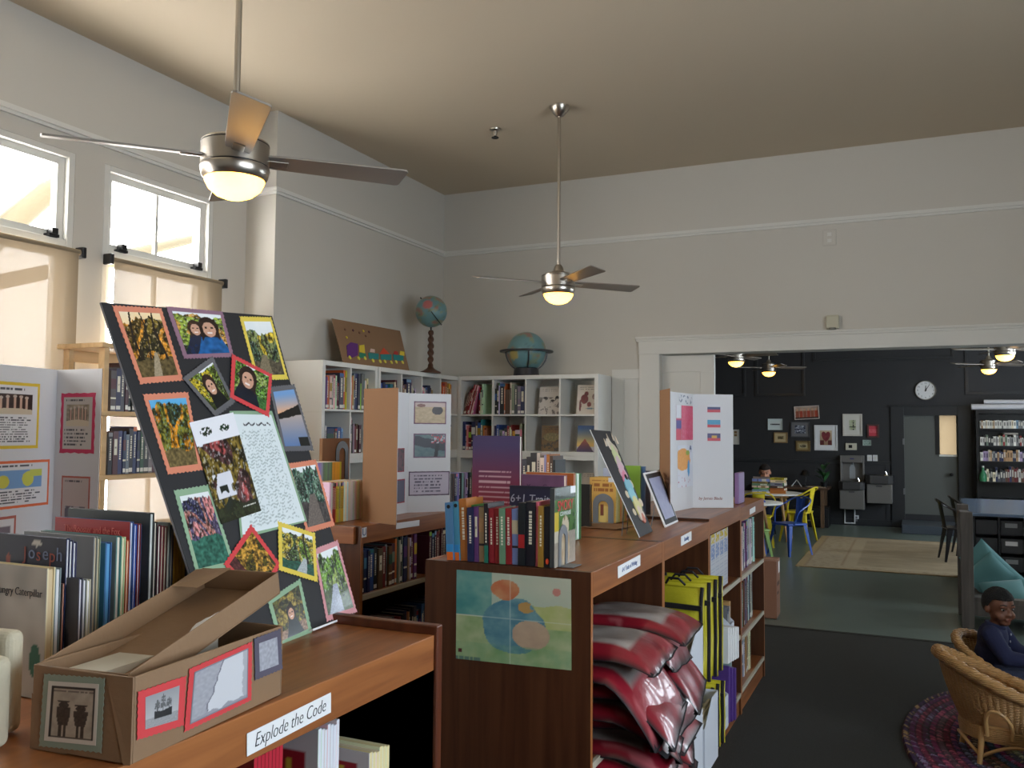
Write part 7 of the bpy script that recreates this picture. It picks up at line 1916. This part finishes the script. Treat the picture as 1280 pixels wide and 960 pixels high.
def rugpt(u, v):
    a = 2 * PI * u; rr = v; h = .012 + .004 * abs(math.sin(rr * 20 * PI)) + .0015 * math.sin(a * 90 + rr * 60)
    if v > .995: h = .0
    return (.70 * rr * math.cos(a), 1.25 * rr * math.sin(a), h)
o = MB().grid(rugpt, 640, 80, 0, braid).build('braided_rug', mat('braided_rag', attr='Col', rough=.95, bump=(150, .5)), None, smooth=True)
o.location = (.62, 5.55, 0); tag(o, 'oval braided rag rug in crimson and purple under the wicker chairs', 'rug')

def wicker_material():
    M = mat('wicker_cane', S(176, 134, 84), .5, var=(30, .28))
    nt = M.node_tree; b = nt.nodes['Principled BSDF']
    tc = nt.nodes.new('ShaderNodeTexCoord'); wv = nt.nodes.new('ShaderNodeTexWave'); wv.bands_direction = 'Z'
    wv.inputs['Scale'].default_value = 34; wv.inputs['Distortion'].default_value = 1.2; wv.inputs['Detail'].default_value = 2
    nt.links.new(tc.outputs['Object'], wv.inputs['Vector'])
    bp = nt.nodes.new('ShaderNodeBump'); bp.inputs['Strength'].default_value = .7; bp.inputs['Distance'].default_value = .006
    nt.links.new(wv.outputs['Fac'], bp.inputs['Height']); nt.links.new(bp.outputs['Normal'], b.inputs['Normal'])
    return M
WICK = wicker_material()
CANE = mat('smooth_cane', S(186, 146, 94), .42, var=(14, .15))
def wicker_chair(M, label, s=1.0):
    """round-backed child's armchair facing +x"""
    t = thing('wicker_chair', label, 'chair', M @ Matrix.Scale(s, 4), 'wicker armchairs on the braided rug')
    A0, A1 = R(48), R(312)
    def rim(a):
        q = (1 - math.cos(a)) / 2
        return Vector(((.27 + .03 * q) * math.cos(a) - .02, .30 * math.sin(a), .315 + .235 * q ** 1.3))
    def base(a): return Vector((.205 * math.cos(a), .215 * math.sin(a), .20))
    N = 90
    ang = [A0 + (A1 - A0) * i / N for i in range(N + 1)]
    pts = [rim(a) for a in ang]
    pts = [Vector((.25, .17, .22)), Vector((.235, .20, .27))] + pts + [Vector((.235, -.20, .27)), Vector((.25, -.17, .22))]
    b = MB()
    b.tube(pts, [.031 + .004 * math.sin(i * 1.6) for i in range(len(pts))], 12); b.build('rim', WICK, t, smooth=True)
    vs = []; nv = 14
    def P(u, v, off):
        a = A0 + (A1 - A0) * u; p = base(a).lerp(rim(a), v)
        d = Vector((math.cos(a), math.sin(a), 0)); k = .006 * abs(math.sin(u * 40 * PI)) + .012 * math.sin(PI * v)
        return p + d * (k + off)
    nu = 160
    for off, flip in ((.0, False), (-.012, True)):
        g = [[P(i / nu, j / nv, off) for i in range(nu + 1)] for j in range(nv + 1)]
        V = [p for r_ in g for p in r_]; F = []
        for j in range(nv):
            for i in range(nu):
                u = i / nu; hole = any(abs(u - c) < .055 * math.sqrt(max(0, 1 - ((j + .5) / nv - .08) ** 2 / .16)) for c in (.24, .76)) and j < 6
                if hole: continue
                f = (j * (nu + 1) + i, j * (nu + 1) + i + 1, (j + 1) * (nu + 1) + i + 1, (j + 1) * (nu + 1) + i)
                F.append(f[::-1] if flip else f)
        bb = b if False else None
        if off == 0: sh = MB()
        sh.add(V, F)
    sh.build('back_shell', WICK, t, smooth=True)
    for c in (.24, .76):
        a = A0 + (A1 - A0) * c
        arc = []
        for k in range(15):
            e = PI * k / 14; aa = a + (A1 - A0) * .06 * math.cos(e); v = .02 + .42 * math.sin(e)
            p = base(aa).lerp(rim(aa), v); arc.append(p + Vector((math.cos(aa), math.sin(aa), 0)) * .012)
        arc = [arc[0] - Vector((0, 0, .04))] + arc + [arc[-1] - Vector((0, 0, .04))]
        MB().tube(arc, .011, 8).build('arch', CANE, t, smooth=True)
    MB().lathe([(0, .222), (.19, .222), (.215, .21), (.222, .18), (.215, .135), (.205, .13), (.20, .20), (0, .20)], 48).build('seat', WICK, t, smooth=True)
    for a in (R(45), R(135), R(225), R(315)):
        d = Vector((math.cos(a), math.sin(a), 0))
        MB().tube([d * .20 + Vector((0, 0, .23)), d * .215 + Vector((0, 0, .13)), d * .235 + Vector((0, 0, 0.012))], [.017, .016, .014], 10).build('leg', CANE, t, smooth=True)
    for q in range(4):
        a0 = R(45 + 90 * q); arc = []
        for k in range(13):
            e = k / 12; aa = a0 + PI / 2 * e
            arc.append(Vector((.218 * math.cos(aa), .218 * math.sin(aa), .05 + .075 * math.sin(PI * e))))
        MB().tube(arc, .009, 8).build('arch', CANE, t, smooth=True)
    return t
wicker_chair(rotz((.412, 5.36, 0), R(12)), 'empty wicker armchair in front of the seated boy', .96)
wicker_chair(rotz((.50, 5.96, 0), R(-20)), 'wicker armchair in which the small boy sits', .88)

# ---- people
def skin(verts, edges, radii, level=2, root=0):
    me = bpy.data.meshes.new('tmp'); me.from_pydata([tuple(v) for v in verts], edges, []); me.update()
    o = bpy.data.objects.new('tmp', me); COL.objects.link(o)
    o.modifiers.new('skin', 'SKIN'); 
    sv = me.skin_vertices[0].data
    for i, r in enumerate(radii):
        sv[i].radius = (r, r) if not isinstance(r, tuple) else r
        sv[i].use_root = (i == root)
    sd = o.modifiers.new('sub', 'SUBSURF'); sd.levels = level; sd.render_levels = level
    bpy.context.view_layer.update()
    r = bpy.data.meshes.new_from_object(o.evaluated_get(bpy.context.evaluated_depsgraph_get()))
    bpy.data.objects.remove(o); bpy.data.meshes.remove(me)
    return r
def into(b, me, M=None, m=0):
    b.add([v.co.copy() for v in me.vertices], [tuple(p.vertices) for p in me.polygons], m, None, M)
    return b
def capsule(b, p, q, r0, r1, n=14):
    """closed tapered limb with round ends"""
    p, q = Vector(p), Vector(q); d = (q - p).normalized(); pts = []; rs = []
    for k in range(1, 6):
        e = PI / 2 * (1 - k / 5); pts.append(p - d * r0 * math.sin(e)); rs.append(r0 * math.cos(e))
    for k in range(0, 5):
        e = PI / 2 * k / 5; pts.append(q + d * r1 * math.sin(e)); rs.append(r1 * math.cos(e))
    b.tube(pts, rs, n); return b
def limb_chain(b, pts, rr):
    for i in range(len(pts) - 1): capsule(b, pts[i], pts[i + 1], rr[i], rr[i + 1])
    return b
def fuse(b, voxel, smooth_it=4):
    """one continuous surface from overlapping closed pieces"""
    me = bpy.data.meshes.new('tmp'); me.from_pydata([tuple(v) for v in b.v], [], b.f); me.update()
    o = bpy.data.objects.new('tmp', me); COL.objects.link(o)
    rm = o.modifiers.new('r', 'REMESH'); rm.mode = 'VOXEL'; rm.voxel_size = voxel
    sm = o.modifiers.new('s', 'SMOOTH'); sm.iterations = smooth_it; sm.factor = .5
    bpy.context.view_layer.update()
    r = bpy.data.meshes.new_from_object(o.evaluated_get(bpy.context.evaluated_depsgraph_get()))
    bpy.data.objects.remove(o); bpy.data.meshes.remove(me)
    return r
def mesh_obj(name, me, m, parent, smooth=True):
    me.materials.clear(); me.materials.append(m)
    if smooth: me.polygons.foreach_set('use_smooth', [True] * len(me.polygons))
    o = bpy.data.objects.new(name, me); COL.objects.link(o)
    if parent is not None: o.parent = parent
    return o
def hand_pieces(b, wrist, direc, palm_n, s=1.0, curl=.5, thumb_side=1):
    """palm, five bent fingers; direc points to the fingertips, palm_n out of the palm"""
    d = Vector(direc).normalized(); n = Vector(palm_n); n = (n - d * n.dot(d)).normalized(); w = d.cross(n) * thumb_side
    W = Vector(wrist)
    limb_chain(b, [W - d * .012 * s, W + d * .012 * s], [.015 * s, .015 * s])
    for o in (-.013, 0, .013): capsule(b, W + d * .014 * s + w * o * .7 * s, W + d * .048 * s + w * o * s, .0105 * s, .0098 * s)
    for k, (o, L) in enumerate(((.019, .040), (.0065, .046), (-.0065, .043), (-.0185, .034))):
        p0 = W + d * .050 * s + w * o * s; ln = L * s; sp_ = w * (o * .35)
        d0 = (d + sp_ * 8 * .35).normalized()
        p1 = p0 + (d0 * math.cos(curl * .5) + n * math.sin(curl * .5)) * ln * .45
        p2 = p1 + (d0 * math.cos(curl * 1.3) + n * math.sin(curl * 1.3)) * ln * .32
        p3 = p2 + (d0 * math.cos(curl * 2.0) + n * math.sin(curl * 2.0)) * ln * .25
        limb_chain(b, [p0, p1, p2, p3], [.0068 * s, .0066 * s, .0062 * s, .0056 * s])
    t0 = W + d * .016 * s + w * .018 * s; t1 = t0 + (d * .6 + w * .75 + n * .2).normalized() * .022 * s; t2 = t1 + (d * .9 + w * .25 + n * .35).normalized() * .018 * s
    limb_chain(b, [t0 - w * .008 * s, t0, t1, t2], [.010 * s, .009 * s, .0074 * s, .0062 * s])
def child(M, label, skin_c, hair_c, shirt_m, trouser_m, J, head_rot, voxel, full=True, s=1.0, shoes=True, hair_len=0):
    """J: joints in the child's own frame, +y forward, z up"""
    t = thing('person', label, 'person', M @ Matrix.Scale(s, 4))
    SK = mat('skin_%02x%02x%02x' % skin_c, S(*skin_c), .5, spec=.4)
    HR = mat('hair_%02x%02x%02x' % hair_c, S(*hair_c), .85, bump=(140, 1.0))
    V = Vector; H = V(J['head']); HM = Matrix.Translation(H) @ head_rot
    b = MB()
    # torso with neck, then limbs
    def trunk(b, k):
        for nm, r in (('hips', (.088, .072, .062)), ('waist', (.083, .068, .075)), ('chest', (.092, .070, .085))): b.ball(tuple(V(J[nm])), tuple(x + k for x in r), 22, 14)
        limb_chain(b, [J['hips'], J['waist'], J['chest']], [.066 + k, .064 + k, .066 + k])
        for sd in 'lr': capsule(b, V(J['chest']).lerp(V(J['shoulder_' + sd]), .15), J['shoulder_' + sd], .056 + k, .040 + k)
    trunk(b, 0)
    limb_chain(b, [V(J['chest']), J['neck0'], J['neck1']], [.05, .036, .034])
    for sd in 'lr':
        limb_chain(b, [J['shoulder_' + sd], J['elbow_' + sd], J['wrist_' + sd]], [.038, .029, .019])
        limb_chain(b, [V(J['hips']).lerp(V(J['thigh_' + sd]), .6), J['thigh_' + sd], J['knee_' + sd], J['ankle_' + sd], J['toe_' + sd]], [.06, .058, .043, .029, .022])
    # head: skull, cheeks, chin, nose, ears, lips
    hb = MB()
    hb.ball((0, -.012, .018), (.074, .090, .084), 28, 20); hb.ball((0, .016, -.030), (.060, .066, .070), 24, 16); hb.ball((0, .052, -.078), (.030, .026, .022), 16, 10)
    for sx in (-1, 1):
        hb.ball((sx * .034, .050, -.040), (.028, .026, .026), 16, 10)
        hb.ball((sx * .076, -.008, -.012), (.010, .017, .026), 14, 10)
        hb.ball((sx * .028, .066, .018), (.022, .014, .010), 12, 8)
    hb.ball((0, .082, -.028), (.013, .016, .011), 12, 8); hb.ball((0, .076, -.010), (.008, .013, .022), 12, 8)
    for sx in (-1, 1): hb.ball((sx * .011, .080, -.031), (.007, .009, .007), 10, 8)
    hb.ball((0, .075, -.055), (.020, .011, .0055), 14, 8); hb.ball((0, .073, -.063), (.017, .011, .006), 14, 8)
    hb.tube([(0, -.01, -.06), tuple(HM.inverted() @ V(J['neck1'])), tuple(HM.inverted() @ V(J['neck0']))], [.034, .036, .040], 14)
    for i, v in enumerate(hb.v): hb.v[i] = HM @ v
    b.v, off = b.v + hb.v, len(b.v); b.f += [tuple(i + off for i in f) for f in hb.f]
    for sd in 'lr':
        w = V(J['wrist_' + sd]); e = V(J['elbow_' + sd]); d = (w - e).normalized()
        hand_pieces(b, w + d * .012, J.get('hand_' + sd, d), J.get('palm_' + sd, V((0, 0, -1))), .92, .55, -1 if sd == 'l' else 1)
    body = mesh_obj('body', fuse(b, voxel, 3), SK, t)
    # eyes, brows, mouth line
    for sx in (-1, 1):
        e = MB().ball((sx * .029, .066, .002), (.0120, .0088, .0068), 16, 10); e.v = [HM @ v for v in e.v]
        eo = e.build('eye', mat('eye_white', S(150, 142, 138), .35), t, smooth=True)
        e = MB().ball((sx * .029 + .002, .0735, .001), (.0064, .0028, .0062), 12, 8); e.v = [HM @ v for v in e.v]; e.build('iris', mat('dark_iris', S(26, 18, 16), .15), eo, smooth=True)
        e = MB().tube([(sx * .014, .077, .026), (sx * .03, .075, .031), (sx * .046, .062, .026)], .0028, 6); e.v = [HM @ v for v in e.v]; e.build('eyebrow', HR, t, smooth=True)
        e = MB().tube([(sx * .015, .0765, .009), (sx * .03, .0765, .0125), (sx * .044, .066, .007)], .0014, 6); e.v = [HM @ v for v in e.v]; e.build('eyelid', HR, t, smooth=True)
    e = MB().ball((0, .0815, -.056), (.019, .0055, .0045), 14, 6).ball((0, .0795, -.0635), (.015, .006, .005), 14, 6); e.v = [HM @ v for v in e.v]
    e.build('lips', mat('lips_%02x%02x%02x' % skin_c, S(*[int(k * .78) if i else int(min(255, k * .98)) for i, k in enumerate(skin_c)]), .4), t, smooth=True)
    # hair: a cap over the skull with a natural hairline
    def cap(u, v):
        a = 2 * PI * u; fr = math.sin(a)              # +1 at the forehead
        low = R(23) if fr > .45 else (R(23) - R(60) * min(1, (.45 - fr) / .6))
        low -= hair_len * R(10)
        th = PI / 2 - (PI / 2 - low) * v
        rr = 1.055 + .012 * nz(a * 9, v * 9) - (.035 if v > .97 else 0)
        return HM @ V((.078 * rr * math.cos(th) * math.cos(a), -.012 + .095 * rr * math.cos(th) * math.sin(a), .016 + .089 * rr * math.sin(th) + (.006 * nz(a * 14, v * 12, 3))))
    MB().grid(lambda u, v: cap(u, 1 - v), 72, 26).build('hair', HR, t, smooth=True)
    # shirt: sleeves and trunk as one cloth surface just off the skin
    c = MB(); trunk(c, .013)
    limb_chain(c, [V(J['chest']), V(J['neck0']) + V((0, 0, -.012))], [.065, .047])
    for sd in 'lr':
        el, w = V(J['elbow_' + sd]), V(J['wrist_' + sd])
        limb_chain(c, [J['shoulder_' + sd], el, el.lerp(w, .5), el.lerp(w, .90)], [.055, .047, .042, .034])
    for i in range(len(c.v)):
        p_ = c.v[i]; c.v[i] = p_ + V((1, 1, 0)) * (.004 * (noise.noise(p_ * 22)))
    mesh_obj('shirt', fuse(c, voxel * 1.3, 3), shirt_m, t)
    cl = MB().tube([HM.inverted() @ V((0, 0, 0)) * 0 + V(J['neck0']) + V((.046 * math.cos(a), .046 * math.sin(a), .012 - .012 * math.sin(a))) for a in [2 * PI * k / 20 for k in range(20)]], .012, 8, closed=True)
    cl.build('collar', shirt_m, t, smooth=True)
    if full:
        for sd in 'lr':
            pass
        c = MB().ball(tuple(V(J['hips']) + V((0, 0, -.01))), (.100, .083, .068), 22, 14)
        for sd in 'lr':
            kn, an = V(J['knee_' + sd]), V(J['ankle_' + sd])
            limb_chain(c, [V(J['hips']).lerp(V(J['thigh_' + sd]), .5), J['thigh_' + sd], kn, kn.lerp(an, .88)], [.070, .071, .055, .043])
        mesh_obj('trousers', fuse(c, voxel * 1.3, 3), trouser_m, t)
        for sd in 'lr':
            a_, q = V(J['ankle_' + sd]), V(J['toe_' + sd]); d = (q - a_); d.z = 0; d.normalize()
            sb = limb_chain(MB(), [a_ + V((0, 0, -.01)), a_ - d * .012 + V((0, 0, -.034)), q + V((0, 0, -.006)), q + d * .035 + V((0, 0, -.012))], [.036, .036, .033, .026])
            sh = fuse(sb, .006, 3)
            mesh_obj('shoe', sh, mat('dark_shoe', S(38, 38, 44), .5), t)
    return t, HM
NAVY = mat('navy_cotton', S(26, 32, 66), .9, bump=(180, .2))
DENIM = mat('dark_denim', S(50, 58, 84), .85, bump=(220, .25), var=(30, .3))
J = {'hips': (0, -.02, .30), 'waist': (0, -.03, .40), 'chest': (0, -.01, .50), 'neck0': (0, .005, .565), 'neck1': (0, .015, .60), 'head': (0, .028, .685),
     'shoulder_l': (-.112, 0, .535), 'elbow_l': (-.148, .075, .42), 'wrist_l': (-.085, .195, .385), 'shoulder_r': (.112, 0, .535), 'elbow_r': (.150, .085, .425), 'wrist_r': (.07, .215, .40),
     'thigh_l': (-.062, .03, .285), 'knee_l': (-.085, .20, .285), 'ankle_l': (-.085, .235, .075), 'toe_l': (-.095, .31, .045),
     'thigh_r': (.062, .03, .285), 'knee_r': (.080, .21, .285), 'ankle_r': (.078, .25, .075), 'toe_r': (.082, .325, .045),
     'hand_l': (.6, .75, -.1), 'hand_r': (-.5, .8, -.1), 'palm_l': (0, 0, -1), 'palm_r': (0, 0, -1)}
bx, by = .425, 5.96
t, HM = child(rotz((bx, by, 0), R(-104)), 'small boy in a navy shirt sitting in a wicker armchair, looking aside', (104, 66, 48), (13, 11, 11), NAVY, DENIM, J, Matrix.Rotation(R(-42), 4, 'Z') @ Matrix.Rotation(R(-6), 4, 'X'), .0048)
for k, z in enumerate((.53, .49, .45)):
    MB().ball((.0, .085 - .004 * k, z), (.007, .004, .007), 10, 8).build('button', mat('pale_button', S(150, 150, 160), .3), t, smooth=True)
# the child behind the round table
p = at(958, 590, 'y', T1.y + .55)
sc = (p.z - .0) / (1.0)
J2 = {'hips': (0, -.06, .46), 'waist': (0, -.04, .58), 'chest': (0, .0, .70), 'neck0': (0, .03, .775), 'neck1': (0, .045, .805), 'head': (0, .07, .885),
      'shoulder_l': (-.125, .01, .74), 'elbow_l': (-.20, .12, .66), 'wrist_l': (-.13, .27, .70), 'shoulder_r': (.125, .01, .74), 'elbow_r': (.20, .12, .66), 'wrist_r': (.11, .27, .70),
      'thigh_l': (-.07, .02, .44), 'knee_l': (-.09, .24, .44), 'ankle_l': (-.09, .26, .08), 'toe_l': (-.10, .34, .045), 'thigh_r': (.07, .02, .44), 'knee_r': (.09, .24, .44), 'ankle_r': (.09, .26, .08), 'toe_r': (.10, .34, .045)}
s2 = 1.0 * (p.z / .885)
child(rotz((p.x, p.y - .0, 0), R(172)), 'child with dark hair behind the stacked books at the round table', (190, 134, 108), (34, 24, 22), mat('dark_grey_tee', S(44, 44, 50), .85), DENIM, J2, Matrix.Rotation(R(16), 4, 'Z') @ Matrix.Rotation(R(-16), 4, 'X'), .0046, True, min(1.25, s2))
# stool under that child
t = thing('stool', 'dark stool under the child at the round table, hidden by the table', 'stool', rotz((p.x, p.y + .07, 0), 0))
MB().lathe([(0, .40 * s2), (.16, .40 * s2), (.17, .385 * s2), (.16, .37 * s2), (0, .37 * s2)], 24).build('seat', BLACKM, t, smooth=True)
for k in range(4):
    a = PI / 4 + k * PI / 2; MB().tube([(.10 * math.cos(a), .10 * math.sin(a), .37 * s2), (.16 * math.cos(a), .16 * math.sin(a), 0)], .012, 8).build('leg', BLACKM, t)
# dark cloth bundle at the edge of the rug
o = MB().ball((0, 0, .13), (.11, .13, .13), 24, 16).build('bundle', NAVY, None, smooth=True)
for v in o.data.vertices:
    n_ = noise.noise(v.co * 9) * .02; v.co += v.normal * n_
    v.co.z = max(.0, v.co.z)
o.location = (.58, 5.02, .0165); tag(o, 'dark navy cloth bundle lying on the rug beside the empty wicker chair', 'clothing')
